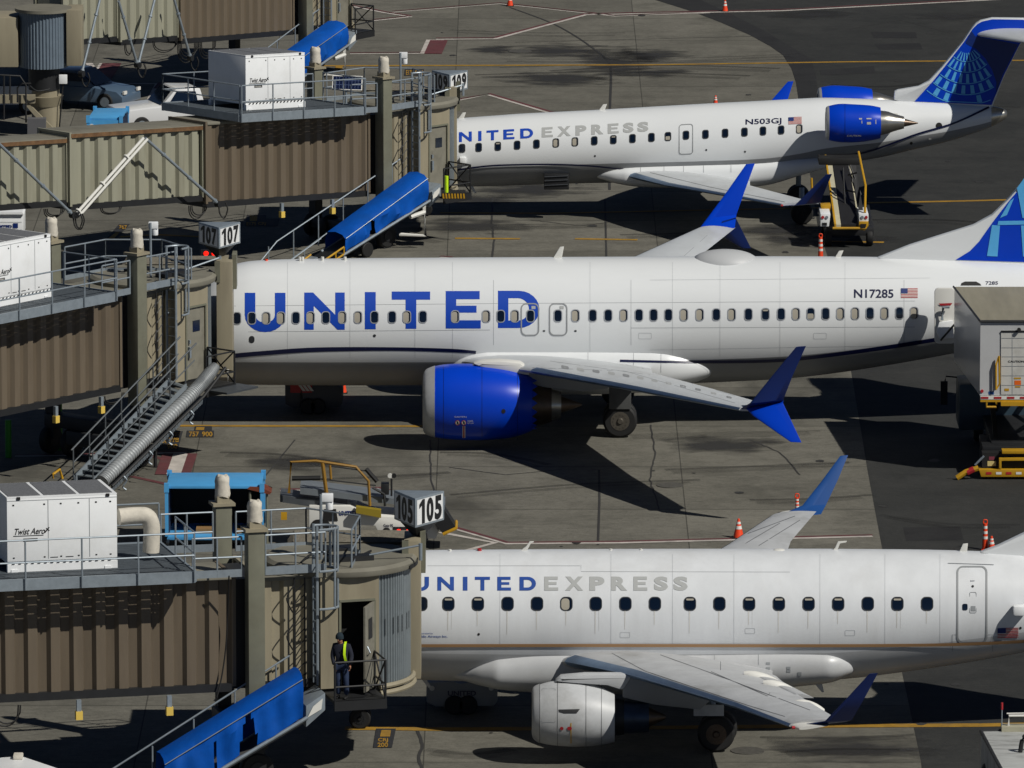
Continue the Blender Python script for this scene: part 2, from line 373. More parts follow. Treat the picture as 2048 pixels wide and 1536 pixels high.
# ------------------------------------------------------------------ ground
def ground_mat(name, base, dark, light, seed, sc=1.0, joints=True, rough=.85):
    m = bpy.data.materials.new(name); m.use_nodes = True; nt = m.node_tree; N = nt.nodes; L = nt.links; b = N['Principled BSDF']
    b.inputs['Roughness'].default_value = rough; b.inputs['Specular IOR Level'].default_value = .25
    tc = N.new('ShaderNodeTexCoord')
    def noise(scale, st, det=8, ro=.65, loc=0):
        mp = N.new('ShaderNodeMapping'); mp.inputs['Scale'].default_value = st; mp.inputs['Location'].default_value = (seed + loc, loc, 0); L.new(tc.outputs['Object'], mp.inputs[0])
        n = N.new('ShaderNodeTexNoise'); n.inputs['Scale'].default_value = scale; n.inputs['Detail'].default_value = det; n.inputs['Roughness'].default_value = ro; L.new(mp.outputs[0], n.inputs[0]); return n.outputs[0]
    def rng(x, a, c, o0=0., o1=1.):
        r = N.new('ShaderNodeMapRange'); r.inputs[1].default_value = a; r.inputs[2].default_value = c; r.inputs[3].default_value = o0; r.inputs[4].default_value = o1; L.new(x, r.inputs[0]); return r.outputs[0]
    def mix(f, a, c):
        x = N.new('ShaderNodeMix'); x.data_type = 'RGBA'; L.new(f, x.inputs[0])
        for i, q in ((6, a), (7, c)):
            if isinstance(q, tuple): x.inputs[i].default_value = q
            else: L.new(q, x.inputs[i])
        return x.outputs[2]
    c = mix(rng(noise(.12 * sc, (.6, .25, 1)), .35, .65), base, light)
    c = mix(rng(noise(.9 * sc, (.38, .62, 1), 10, .75, 3), .46, .72, 0, .75), c, dark)
    c = mix(rng(noise(5 * sc, (.6, 1.0, 1), 8, .85, 9), .38, .70, 0, .75), c, dark)
    c = mix(rng(noise(14 * sc, (1, 1, 1), 4, .8, 53), .52, .66, 0, .5), c, tuple(x * .55 for x in dark[:3]) + (1,))
    c = mix(rng(noise(.5 * sc, (.5, .35, 1), 8, .7, 71), .50, .66, 0, .5), c, light)
    c = mix(rng(noise(.35, (.35, .16, 1), 5, .6, 17), .58, .70, 0, .7), c, tuple(x * .55 for x in dark[:3]) + (1,))
    c = mix(rng(noise(1.5, (.22, .8, 1), 6, .65, 31), .58, .70, 0, .18), c, tuple(x * .6 for x in dark[:3]) + (1,))
    if joints:
        sn = N.new('ShaderNodeVectorMath'); sn.operation = 'SNAP'; sn.inputs[1].default_value = (7.6, 6.9, 9); ad = N.new('ShaderNodeVectorMath'); ad.inputs[1].default_value = (2.35, 1.2, 0); L.new(tc.outputs['Object'], ad.inputs[0]); L.new(ad.outputs[0], sn.inputs[0])
        wn_ = N.new('ShaderNodeTexWhiteNoise'); L.new(sn.outputs[0], wn_.inputs[0]); c = mix(rng(wn_.outputs[0], 0, 1, 0, .30), c, tuple(x * .8 for x in dark[:3]) + (1,))
        sp = N.new('ShaderNodeSeparateXYZ'); L.new(tc.outputs['Object'], sp.inputs[0])
        for ax, per, o in ((0, 7.6, 2.35), (1, 6.9, 1.2)):
            a = N.new('ShaderNodeMath'); a.operation = 'ADD'; a.inputs[1].default_value = 500 * per + o; L.new(sp.outputs[ax], a.inputs[0])
            w = N.new('ShaderNodeMath'); w.operation = 'MODULO'; w.inputs[1].default_value = per; L.new(a.outputs[0], w.inputs[0])
            q = N.new('ShaderNodeMath'); q.operation = 'LESS_THAN'; q.inputs[1].default_value = (.035, .14)[ax]; L.new(w.outputs[0], q.inputs[0])
            z = N.new('ShaderNodeMath'); z.operation = 'MULTIPLY'; z.inputs[1].default_value = (.75, .4)[ax]; L.new(q.outputs[0], z.inputs[0])
            c = mix(z.outputs[0], c, tuple(x * .45 for x in dark[:3]) + (1,))
    L.new(c, b.inputs['Base Color'])
    bp = N.new('ShaderNodeBump'); bp.inputs['Strength'].default_value = .35; bp.inputs['Distance'].default_value = .02; L.new(noise(9, (1, 1, 1), 4), bp.inputs['Height']); L.new(bp.outputs[0], b.inputs['Normal'])
    return m
CONC = ground_mat('concrete', (.170, .162, .134, 1), (.070, .067, .056, 1), (.225, .214, .180, 1), 0)
ASPH = ground_mat('asphalt', (.037, .038, .036, 1), (.018, .019, .019, 1), (.052, .052, .049, 1), 40, 1.3, False)
ASPH2 = ground_mat('patched asphalt', (.026, .026, .027, 1), (.016, .016, .017, 1), (.034, .034, .034, 1), 80, 1.5, False)
mb = MB(); mb.add([(-900, -500, 0), (900, -500, 0), (900, 1500, 0), (-900, 1500, 0)], [(0, 1, 2, 3)]); tag(mb.build('ground', CONC, smooth=False), kind='structure')
def sheet(name, px, m, z, kind='structure'):
    v, f = poly2([(x, y) for x, y in px]); mb = MB(); mb.add([G(x, y, z) for x, y in v], f); return tag(mb.build(name, m, smooth=False), kind=kind)
edge_in = [(1270, -40), (1312, 0), (1385, 23), (1440, 44), (1500, 70), (1540, 92), (1566, 110), (1583, 137), (1592, 165), (1597, 198), (1612, 290), (1635, 450), (1655, 512), (1703, 747), (1735, 940), (1765, 1100), (1804, 1344), (1828, 1457), (1842, 1523), (1850, 1600)]
sheet('asphalt_apron', edge_in + [(2400, 1600), (2400, -40)], ASPH, .004)
edge_out = [(1655, 280), (1637, 195), (1632, 150), (1622, 118), (1585, 95), (1528, 61), (1450, 22), (1385, -8), (1330, -40)]
sheet('asphalt_patch', [p for p in edge_in[:11]] + edge_out, ASPH2, .008)
for i, q in enumerate(([(1742, 64), (1832, 64), (1834, 76), (1748, 76)], [(1750, 88), (1840, 86), (1845, 98), (1758, 99)], [(1806, 1055), (1920, 1053), (1928, 1080), (1812, 1082)], [(1640, 140), (1748, 132), (1750, 146), (1642, 150)])):
    sheet('asphalt_patch', q, ASPH2, .008)
def worn(name, h, amt=.35):
    c = lin(h); return mat(name, h, .8, var=.22, scale=2.5, dirt='#4a4640', dirt_amt=amt)
MY = worn('yellow marking paint', '#9c761f', .5); MW = worn('white marking paint', '#b9b2ab', .4); MR = worn('red marking paint', '#5e3033', .55); MK = worn('black marking paint', '#26272a', .2)
def line(name, pts, w, m, z=.012):
    a = [G(x, y) for x, y in pts]; v2, f = strip2([(p.x, p.y) for p in a], w); mb = MB(); mb.add([(x, y, z) for x, y in v2], f); return tag(mb.build(name, m, smooth=False), kind='structure')
# taxi lead-in lines
line('yellow_line', [(640, 132), (1000, 131), (1300, 130), (1500, 127), (1700, 124), (2060, 121)], .32, MY)
line('yellow_line', [(1735, 406), (1900, 403), (2060, 399)], .32, MY)
line('yellow_line', [(910, 477), (1040, 478)], .3, MY); line('yellow_line', [(1150, 478), (1275, 480)], .3, MY); line('yellow_line', [(1650, 483), (1768, 485)], .3, MY)
line('yellow_line', [(360, 852), (900, 853), (960, 853)], .3, MY)
line('yellow_line', [(690, 1457), (900, 1459), (1200, 1457), (1700, 1452), (1960, 1451), (2060, 1449)], .42, MY)
line('yellow_line', [(240, 474), (320, 470), (400, 474)], .3, MY)
line('yellow_line', [(880, 426), (1100, 427), (1700, 415)], .25, MY)
def dline(pts, w=.26, up=True, name='boundary_line'):
    line('white_' + name, pts, w, MW, .012); line('red_' + name, [(x, y + (-2.4 if up else 2.4)) for x, y in pts], w * .75, MR, .016)
dline([(700, 12), (770, 26), (822, 34)], .2); dline([(822, 34), (745, 42)], .2); dline([(785, 25), (1000, 8), (1230, 33), (1420, 26)], .16)
dline([(700, 108), (858, 107)], .18); dline([(872, 79), (990, 78), (1171, 30), (1560, 22), (2060, -4)], .26)
line('white_marking_block', [(858, 107), (870, 80)], .75, MW, .014); line('red_marking_block', [(866, 108), (878, 81)], .75, MR, .018)
dline([(906, 203), (978, 190), (1110, 229)], .26)
dline([(905, 1056), (1015, 1088), (1240, 1086), (1745, 1073)], .24); dline([(560, 982), (760, 978), (860, 1010), (905, 1056)], .3)
line('white_line', [(880, 1065), (990, 1086), (900, 1110)], .22, MW)
line('white_line', [(178, 127), (205, 167)][::-1], .3, MW, .02)
dline([(30, 913), (290, 909)], .18); dline([(300, 907), (373, 906)], .3, True); 
line('red_marking_block', [(360, 908), (345, 950)], 1.1, MR, .020); line('white_marking_block', [(361, 909), (347, 950)], .45, MW, .026)
line('red_boundary_line', [(262, 953), (330, 968), (420, 1000)], .22, MR); line('red_boundary_line', [(300, 912), (350, 924)], .25, MR)
line('white_marking_block', [(216, 127), (188, 168)], .7, MW, .014); line('red_marking_block', [(224, 127), (198, 168)], .8, MR, .018)
line('white_line', [(198, 167), (330, 168)], .2, MW); line('white_marking_block', [(325, 168), (295, 225)], .6, MW, .014); line('red_marking_block', [(338, 166), (328, 178)], .9, MR, .018)
line('red_boundary_line', [(330, 165), (430, 166)], .22, MR)
dline([(880, 515), (905, 517)], .2)
def film(name, a):
    m = mat(name, '#1a1918', .8); m.node_tree.nodes['Principled BSDF'].inputs['Alpha'].default_value = a; return m
FILM = film('rubber tyre film', .30); FILM2 = film('faint rubber film', .16)
rt = random.Random(11)
for k, (x0, y0, x1, y1) in enumerate(((900, 452, 1270, 448), (1240, 470, 1640, 462), (700, 470, 900, 480), (1000, 118, 1600, 108), (950, 150, 1500, 152), (1100, 142, 1560, 137), (900, 60, 1250, 66), (880, 905, 1100, 930), (900, 990, 1400, 960), (1250, 870, 1640, 862), (1330, 940, 1700, 925), (1500, 1000, 1745, 990), (850, 1500, 1050, 1496), (1520, 1475, 1830, 1470), (1560, 1505, 1800, 1500), (1700, 205, 2040, 215), (1660, 170, 1900, 160), (1740, 440, 2040, 452), (1760, 1030, 2040, 1050), (600, 960, 900, 945), (440, 905, 700, 930))):
    my = (y0 + y1) / 2 + rt.uniform(-9, 9); zz = .010 + k * .0001
    line('tyre_mark', spl([(x0, y0), ((x0 + x1) / 2, my), (x1, y1)], 14), rt.uniform(.2, .4), FILM if k % 3 else FILM2, zz); line('tyre_mark', spl([(x0 + 14, y0 + 5), ((x0 + x1) / 2, my + 6), (x1 - 20, y1 + 5)], 14), rt.uniform(.3, .8), FILM2, zz + .00005)
# black pads with yellow lettering
def pad(q, txts, col=MY):
    sheet('marking_pad', q, MK, .016)
    for t, (x0, y0, x1, y1), sk in txts:
        m = text2(t, .03); mb = MB(); mb.add([G(x0 + a * (x1 - x0) - sk * b, y0 + b * (y1 - y0), .024) for a, b in m[0]], m[1]); tag(mb.build('marking_text', col, smooth=False), kind='structure')
pad([(390, 852), (424, 852), (424, 861), (428, 861), (428, 874), (372, 874), (374, 861), (388, 861)], [('757', (378, 863, 398, 873), 0), ('900', (404, 863, 425, 873), 0)])
sheet('marking_block', [(393, 854), (409, 854), (408, 860), (391, 860)], MY, .024)
pad([(330, 862), (366, 862), (356, 899), (300, 899)], [('737', (342, 864, 361, 872), 0), ('7/8', (338, 875, 358, 884), 0), ('900', (334, 888, 355, 898), 0), ('MAX', (315, 876, 333, 886), 0)])
pad([(752, 1457), (792, 1457), (784, 1495), (746, 1495)], [('CRJ', (756, 1476, 776, 1485), 0), ('200', (755, 1485, 776, 1494), 0)])
sheet('marking_block', [(763, 1460), (782, 1460), (780, 1473), (760, 1473)], MY, .024)
pad([(238, 448), (260, 448), (232, 478), (212, 478)], [('767', (238, 450, 254, 458), 0)]); sheet('marking_block', [(232, 464), (240, 464), (228, 477), (216, 477)], MY, .024)
pad([(494, 430), (532, 430), (532, 437), (560, 437), (555, 452), (490, 452)], [('E175', (493, 444, 512, 451), 0), ('CRJ', (516, 444, 532, 451), 0)]); sheet('marking_block', [(500, 431), (515, 431), (514, 442), (499, 442)], MY, .024)
pad([(810, 138), (848, 138), (848, 151), (808, 151)], [('E175', (812, 140, 826, 150), 0), ('CRJ', (830, 140, 846, 150), 0)])
sheet('marking_block', [(672, 131), (686, 131), (684, 140), (668, 140)], MY, .024)
# manholes, stains, cracks
MAN = mat('iron cover', '#4c4a45', .7, var=.3, scale=9); STAIN = mat('oil stain', (.030, .029, .027), .7, var=.35, scale=2, stretch=(.6, 1, 1)); CRK = mat('sealed crack', (.03, .029, .028), .8)
for x, y, r in ((1340, 971, .42), (1495, 1502, .45), (1040, 103, .5)):
    g = G(x, y); mb = MB().cyl(g, (0, 0, 1), r, .02, 28); o = mb.build('manhole_cover', MAN); tag(o, {1340: 'round iron manhole cover near the tip of the big wing shadow', 1495: 'round iron manhole cover beside the twin main wheels', 1040: 'flat round drain cover far off near the top white line'}[x], 'manhole cover', 'drain and manhole covers set in the apron')
rs = random.Random(3)
def soft_mat():
    m = bpy.data.materials.new('soft oil stain'); m.use_nodes = True; nt = m.node_tree; N = nt.nodes; L = nt.links; b = N['Principled BSDF']; b.inputs['Base Color'].default_value = (.028, .027, .026, 1); b.inputs['Roughness'].default_value = .7
    tc = N.new('ShaderNodeTexCoord'); ln = N.new('ShaderNodeVectorMath'); ln.operation = 'LENGTH'; L.new(tc.outputs['Object'], ln.inputs[0])
    ge = N.new('ShaderNodeNewGeometry'); mp = N.new('ShaderNodeMapping'); mp.inputs['Scale'].default_value = (.7, 1.2, 1); L.new(ge.outputs['Position'], mp.inputs[0])
    n = N.new('ShaderNodeTexNoise'); n.inputs['Scale'].default_value = 1.1; n.inputs['Detail'].default_value = 8; L.new(mp.outputs[0], n.inputs[0])
    a = N.new('ShaderNodeMath'); a.operation = 'MULTIPLY_ADD'; L.new(n.outputs[0], a.inputs[0]); a.inputs[1].default_value = 1.6; L.new(ln.outputs['Value'], a.inputs[2])
    r = N.new('ShaderNodeMapRange'); r.inputs[1].default_value = 1.0; r.inputs[2].default_value = 1.65; r.inputs[3].default_value = .8; r.inputs[4].default_value = 0; L.new(a.outputs[0], r.inputs[0]); L.new(r.outputs[0], b.inputs['Alpha']); return m
SOFT = soft_mat()
for x, y, rx, ry in ((1115, 102, 3.0, 2.6), (1118, 159, 3.1, 2.6), (1300, 110, 2.3, 2.4), (1303, 146, 2.0, 1.6), (1060, 380, 2.8, 2.6), (935, 452, 3, 2.2), (1620, 30, 2.4, 1.6), (985, 100, 1.5, 1.4), (1910, 34, 2.2, 1.6), (590, 925, 2.2, 1.6), (1230, 125, 2.0, 6), (1450, 890, 2.5, 2), (1640, 480, 3, 2), (1560, 460, 2.6, 2), (1700, 1500, 3, 2), (960, 400, 2, 1.5)):
    g = G(x, y); o = MB().add([(math.cos(2 * math.pi * k / 24), math.sin(2 * math.pi * k / 24), 0) for k in range(24)], [tuple(range(24))]).build('stain', SOFT, smooth=False); o.location = (g.x, g.y, .009 + .0004 * (x % 7)); o.scale = (rx, ry, 1); tag(o, kind='structure')
def crack(pts, w=.06, jit=.1):
    q = []
    for a, b in zip(pts, pts[1:]):
        n = max(2, int(math.hypot(b[0] - a[0], b[1] - a[1]) / 6))
        q += [(a[0] + (b[0] - a[0]) * i / n + rs.uniform(-1, 1) * jit * 14, a[1] + (b[1] - a[1]) * i / n) for i in range(n)]
    line('crack', q + [pts[-1]], w, CRK, .010)
crack([(832, 1455), (846, 1490), (836, 1518), (845, 1540)], .09); crack([(985, 395), (983, 440), (988, 480), (983, 517)], .07); crack([(860, 880), (862, 960), (870, 985)], .05); crack([(500, 990), (590, 880)], .05, 0)
line('crack', spl([(1020, 15), (1100, 45), (1150, 72), (1190, 100), (1217, 125), (1222, 150), (1220, 215), (1219, 300), (1219, 380)], 6), .10, CRK, .010)
line('crack', [(1198, 940), (1199, 1000), (1196, 1090)], .07, CRK, .010); line('crack', [(1000, 135), (1610, 118)], .05, CRK, .010); line('crack', [(1030, 85), (1540, 72)], .05, CRK, .01)
line('crack', [(1210, 400), (1213, 520)], .07, CRK, .010)
for k in range(70):
    x, y = rs.uniform(880, 2030), rs.uniform(20, 1520); g = G(x, y); r_ = rs.uniform(.05, .22)
    v, f = poly2([(g.x + math.cos(a) * r_ * rs.uniform(.7, 1.2), g.y + math.sin(a) * r_ * rs.uniform(.8, 1.6)) for a in [math.pi * j / 6 for j in range(12)]]); mb = MB(); mb.add([(a, b, .0125) for a, b in v], f); tag(mb.build('oil_drip', STAIN, smooth=False), kind='structure')
for q in ([(1300, 850), (1310, 905), (1300, 960), (1318, 1020)], [(1500, 880), (1560, 905), (1600, 950)], [(900, 935), (1010, 950), (1120, 940)], [(1690, 60), (1800, 40), (1900, 66)], [(1700, 180), (1790, 200), (1880, 190)], [(1060, 440), (1160, 452), (1260, 440)], [(1790, 1110), (1900, 1122), (2030, 1105)]): crack(q, .05, .12)
# ------------------------------------------------------------------ the twin-engine airliner (middle)
def std_fin(root, Y, outline, th, name, m, regions, bev=.05):
    mb = MB(); mb.prism([P(x, y, Y - th / 2) for x, y in outline], (0, th, 0)); o = mb.build(name, m, root, bev=bev)
    fn = on_y(Y - th / 2 - .001)
    for nm, pts, mm, off in regions:
        d = poly2(pts); decal(nm, d, lambda a, b, c, off=off: fn(a, b, off), mm, o, 0, 0)
    return o, fn
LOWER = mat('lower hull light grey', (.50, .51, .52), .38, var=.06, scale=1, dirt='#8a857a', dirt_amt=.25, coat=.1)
HUB = mat('wheel hub grey', '#5d5850', .45, metal=.5, var=.15)  # hub grey lowered to carry the wing's shadow on the gear
def airliner():
    Y = 0.0; root = thing('airliner', 'white twin-engine airliner with big blue lettering and a blue underwing engine, in the middle', 'airplane', (P(1024, 850, 0).x, 0, 0), 'airliners parked at the gates')
    fz = Fuse(Y, [(262, 686, 704), (285, 668, 718), (320, 640, 738), (360, 604, 752), (400, 574, 760), (440, 542, 765), (480, 527, 767), (540, 521, 768), (700, 518, 769), (1000, 516, 768.5), (1300, 514.5, 766), (1450, 514, 762), (1600, 514, 753), (1750, 515, 733), (1900, 519, 707), (2048, 525, 677), (2200, 533, 648), (2350, 543, 622), (2470, 556, 604), (2540, 570, 596)])
    body = fz.mesh(split=(-31,)); fu = body.build('fuselage', [WHITE, BELLY], root)
    H = fz.hit
    st = spl([(456, 713, 9), (520, 707, 9), (632, 699.5, 9), (785, 698, 7), (900, 701, 7), (952, 705, 6)], 10)
    decal('navy_stripe', strip2([(a, b) for a, b, c in st], [c for a, b, c in st]), H, NAVY, root, 60, 3)
    st = spl([(1285, 723.5, 5), (1416, 724, 6), (1530, 722.5, 6), (1606, 717, 7), (1731, 701, 8), (1868, 680, 8), (2048, 648, 8), (2200, 612, 8), (2330, 585, 6)], 10)
    decal('navy_stripe', strip2([(a, b) for a, b, c in st], [c for a, b, c in st]), lambda a, b, o: H(a, b, o + .03), NAVY, root, 60, 3)
    # belly fairing
    bf = Fuse(Y - 1.9, [(850, 726, 736), (889, 702, 758), (942, 681, 784), (1018, 674, 800), (1176, 674, 803), (1300, 680, 798), (1355, 689, 790), (1416, 714, 770), (1430, 728, 756), (1436, 738, 746)], 2.75)
    m2 = MB(); xs = [a[0] for a in bf.q]; rings = []
    for X in xs:
        zc, rz = bf.ring(X); k = min(1, rz / .95); ry = 2.0 * (k ** .42)
        rings.append([Vector((X, Y + (-1 if math.cos(a) > 0 else 1) * ry * abs(math.cos(a)) ** .7, zc + rz * (1 if math.sin(a) > 0 else -1) * abs(math.sin(a)) ** .9)) for a in [2 * math.pi * k2 / 64 for k2 in range(64)]])
    m2.loft(rings); bo = m2.build('wing_fairing', WHITE, root, ang=50); fb_ = on_bvh(m2.bvh())
    for x in (1176, 1267, 1322): decal('panel_seam', strip2([(x, 688), (x, 745)], .6), fb_, LINEG, bo, 60, 4, .01)
    decal('navy_stripe', strip2([(1240, 721.5), (1330, 723.5), (1426, 725)], 4.5), fb_, NAVY, bo, 20, 3, .015)
    # lettering, windows, doors
    t0, t1 = 585.5, 657.5
    lt = [place2(let('U'), 489.5, 585.5, 571, 662), place2(let('N'), 608.5, 585, 689.5, 659.5), place2(let('I'), 729.7, 584, 751.5, 658.5), place2(let('T', .28), 783.5, 583, 860.3, 657.5), place2(let('E'), 891.5, 582, 961.5, 657), place2(let('D', .25, .2), 996, 581.5, 1079, 656)]
    decal('lettering', join2(lt), H, LETBLUE, root, 30, 3, .005)
    w = [(474, 'D'), (503.7, 'D'), (532.6, 'S'), (562, 'S'), (591.8, 'D'), (621.3, 'S'), (651.7, 'D'), (684.7, 'S'), (716, 'S'), (749, 'D'), (784.3, 'D'), (813.7, 'S'), (845.7, 'D'), (910.5, 'S'), (972.4, 'S'), (1001.6, 'D'), (1030, 'S'), (1061, 'D'), (1116, 'D'), (1151, 'S'), (1185.5, 'D'), (1216.5, 'D'), (1247.5, 'S'), (1278, 'D'), (1307.4, 'D'), (1337, 'D'), (1368, 'S'), (1399.6, 'S'), (1432.8, 'D'), (1463.6, 'S'), (1497, 'D'), (1531, 'T'), (1562.4, 'D'), (1592, 'S'), (1621.6, 'H'), (1651.4, 'D'), (1681, 'S'), (1710.5, 'S'), (1740, 'D'), (1769.4, 'S'), (1799, 'D'), (1828.5, 'S'), (1958, 'D'), (1988, 'D')]
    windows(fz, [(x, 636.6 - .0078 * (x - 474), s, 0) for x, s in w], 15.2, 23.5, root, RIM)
    for x in (1060, 1116.5):
        d = decal('emergency_exit', ring2(rr_pts(x, 639, 37, 66, 11), rr_pts(x, 639, 32, 61, 9)), H, DOORG, root, 30, 4, .012)
        decal('handle_cover', rect2(x + 3, 612, x + 11, 618), H, LETGREY, d, 0, 0, .01)
    for q in ([(467, 612), (1000, 607), (1830, 602)], [(462, 664), (980, 660)], [(1262, 656), (1830, 654)]):
        decal('panel_seam', strip2(q, .7), H, LINEG, root, 40, 3, .003)
    for x in (987, 1262, 1808): decal('panel_seam', strip2([(x, 560), (x, 690)], .6), H, LINEG, root, 60, 3, .003)
    SE = mat('faint seam', '#aeb2b5', .6)
    for x in (575, 700, 830, 905, 1180, 1345, 1440, 1560, 1690): decal('panel_seam', strip2([(x, 524), (x, 716)], .45), H, SE, root, 60, 3, .004)
    for y0_, y1_ in ((560, 556), (700, 690)): decal('panel_seam', strip2([(1300, y0_), (1860, y1_)], .45), H, SE, root, 40, 3, .004)
    for x in (1290, 1640): decal('skin_patch', ring2(rr_pts(x, 672, 26, 12, 2), rr_pts(x, 672, 25, 11, 2)), H, SE, root, 30, 3, .005)
    decal('static_port', poly2(rr_pts(503.5, 679, 11, 14, 5)), H, SEAL, root, 40, 4); decal('drain_port', poly2(rr_pts(749, 671.5, 6, 6, 3)), H, SEAL, root, 40, 4)
    for x in (1088, 1151): decal('step_light', poly2(rr_pts(x, 662, 5, 3.5, 1.7)), H, SEAL, root, 40, 4)
    m = text2('N17285', .02); decal('registration', place2(m, 1708, 578.5, 1787, 596), H, NAVY, root, 30, 3); flag(1802, 576.5, 1835.5, 595.5, H, root)
    decal('tail_number', place2(text2('7285', .02), 1971, 562.5, 1996, 569.5), H, NAVY, root, 30, 3)
    decal('cockpit_window', poly2([(352, 622), (396, 604), (404, 628), (360, 640)]), H, GLASS, root, 20, 3)
    # open rear service door hinged forward
    dr = MB(); o_ = [P(x, y, -2.3) for x, y in rr_pts(1890, 632, 42, 111, 9)]; dr.prism(o_, (0, .14, 0)); d = dr.build('rear_door', WPL, root, bev=.02)
    mb = MB(); mb.prism([P(x, y, -2.45) for x, y in ((1878, 645), (1906, 641), (1908, 676), (1880, 679), (1873, 665))], (0, .15, 0)); mb.build('slide_bustle', HWHITE, d, bev=.03)
    decal('red_strap', poly2([(1877, 607), (1905, 606), (1901, 611), (1881, 611)]), on_y(-2.32), REDP, d, 0, 0); mb = MB().tube([P(1884, 640, -2.4), P(1886, 615, -2.45), P(1899, 614, -2.45)], .05); mb.build('door_handle', GALV, d)
    mb = MB().tube([P(1882, 680, -2.4), P(1908, 650, -3.2)], .035); mb.build('gust_bar', DARK, d)
    decal('service_hatch', poly2([(1921, 571), (1923, 566), (1930, 563), (1952, 563), (1960, 567), (1963, 571)]), H, BLACK, root, 20, 3)
    # wings
    sec = [(P(905, 722, -1.0), P(1300, 741, -1.0), .45), (P(935, 724, -2.2), P(1302, 737, -2.2), .42), (P(1062, 742, -5.8), P(1305, 746, -5.8), .36), (P(1270, 779, -11.5), P(1426, 778, -11.5), .28), (P(1478, 819, -17.0), P(1562, 817, -17.0), .15)]
    wm = wing_mb(sec); wb = wm.bvh(); W_ = wm.build('wing', WING, root, ang=60)
    lead_strip(sec[2:], c1=.1).build('leading_edge', LEAD, W_)
    fn = on_bvh(wb)
    for x, y in ((1130, 734.5), (1161, 739), (1192, 742.5), (1223, 746.5), (1252, 751), (1280.5, 755.5), (1309, 761), (1337, 766.5), (1366, 772.5), (1396, 779), (1427, 786.5), (1458, 794.5)):
        decal('access_panel', poly2(rr_pts(x, y, 15 - (x - 1130) * .012, 6 - (x - 1130) * .006, 2.3, sl=.22)), fn, LETGREY if x % 2 else mat('panel grey', '#87898b', .5), W_, 0, 0, .012)
    for q in ([(1065, 735), (1250, 742), (1470, 806)], [(1000, 698), (1160, 708), (1320, 745), (1470, 792)], [(1100, 722), (1300, 750)]):
        decal('panel_seam', strip2(q, .7), fn, LINEG, W_, 20, 8, .008)
    fl = wing_mb([(P(1284, 727, -6.2), P(1322, 741, -6.2), .12), (P(1380, 757, -11), P(1415, 770, -11), .1), (P(1425, 771, -13.2), P(1455, 782, -13.2), .08)]); 
    for x, y, Yp, l in ((1322, 748, -7.2, 60), (1395, 768, -10.8, 50), (1452, 786, -13.6, 34)):
        mb = MB(); rings = []
        for k in range(9):
            t = k / 8; r_ = .11 * math.sin(math.pi * (.06 + .9 * t)) ** .6; c = P(x - l + (l + 8) * t, y + 4 - (l - l * t) * .12, Yp); rings.append([c + Vector((0, math.cos(a) * r_, math.sin(a) * r_ * 1.3 - .12)) for a in [math.pi * j / 6 for j in range(12)]])
        mb.loft(rings); mb.build('flap_track_fairing', WING, W_)
    Yt = -17.6
    up = [(P(1478, 819, -16.9), P(1560, 815, -16.9), .14), (P(1500, 806, Yt + .15), P(1567, 799, Yt + .1), .10), (P(1540, 757, Yt), P(1585, 752, Yt), .08), (P(1592, 694, -17.95), P(1612, 692, -17.95), .05)]
    wl = wing_mb(up, Vector((0, 1, .1)), 0).build('winglet', BLUE2, W_, ang=50)
    lo = [(P(1492, 817, -17.0), P(1567, 800, -17.3), .12), (P(1506, 832, -17.5), P(1566, 806, -17.5), .09), (P(1581, 884, -17.95), P(1603, 885, -17.95), .04)]
    wing_mb(lo, Vector((0, 1, -.5)), 0).build('lower_winglet', BLUE, wl, ang=50)
    # far wing
    k = -.02
    mf = mirror(wm, 0, .028); W2 = mf.build('wing', WING, root, ang=60)
    sh = lambda m: mirror(m, 0, .028)
    sh(lead_strip(sec[2:])).build('leading_edge', LEAD, W2)
    wl2 = sh(wing_mb(up, Vector((0, 1, .1)), 0)).build('winglet', BLUE, W2, ang=50); sh(wing_mb(lo, Vector((0, 1, -.5)), 0)).build('lower_winglet', BLUE2, wl2, ang=50)  # far lower blade painted darker blue to imitate its shaded side
    fn2 = on_bvh(mf.bvh()); decal('panel_seam', strip2([(1300, 512), (1424, 449)], .7), fn2, LINEG, W2, 0, 0, .01); decal('panel_seam', strip2([(1368, 512), (1415, 470), (1445, 447)], .7), fn2, LINEG, W2, 0, 0, .01)
    # engines
    Ye = -4.85
    def engine(mir):
        t = (lambda m: mirror(m, 0, .02)) if mir else (lambda m: m)
        ez = Fuse(Ye, [(856, 740, 868), (862, 736, 871), (880, 731, 875), (910, 728.5, 878), (960, 729, 879), (1010, 735, 876), (1045, 744, 868), (1064, 751, 860)], 1.0)
        e = t(ez.mesh(56, x0=P(869, 800, Ye).x)).build('engine', BLUE, root)
        lp = Fuse(Ye, [(845.5, 762, 848), (846.5, 750, 860), (850, 742, 866), (857, 737, 870), (870, 732, 874)], 1.0)
        t(lp.mesh(56)).build('intake_lip', LIP, e)
        mb = MB().cyl(P(845.0, 805, Ye), (1, 0, 0), .66, .02, 40); t(mb).build('fan', BLACK, e)
        c = P(1062, 806, Ye); mb = MB()
        for k in range(18):   # chevrons
            a0, a1 = 2 * math.pi * k / 18, 2 * math.pi * (k + 1) / 18; am = (a0 + a1) / 2; r0 = .865
            q = lambda a, x, r: Vector((c.x + x, Ye + math.cos(a) * r, c.z + math.sin(a) * r))
            mb.add([q(a0, 0, r0), q(a1, 0, r0), q(am, .2, r0 - .05), q(a0, 0, r0 - .05), q(a1, 0, r0 - .05)], [(0, 1, 2), (3, 4, 2), (0, 3, 2), (1, 4, 2)])
        t(mb).build('chevron_nozzle', BLUE, e)
        mb = MB().cyl(c + Vector((-.1, 0, -.05)), (1, 0, 0), .78, .75, 32, .55); t(mb).build('core_cowl', DMETAL, e)
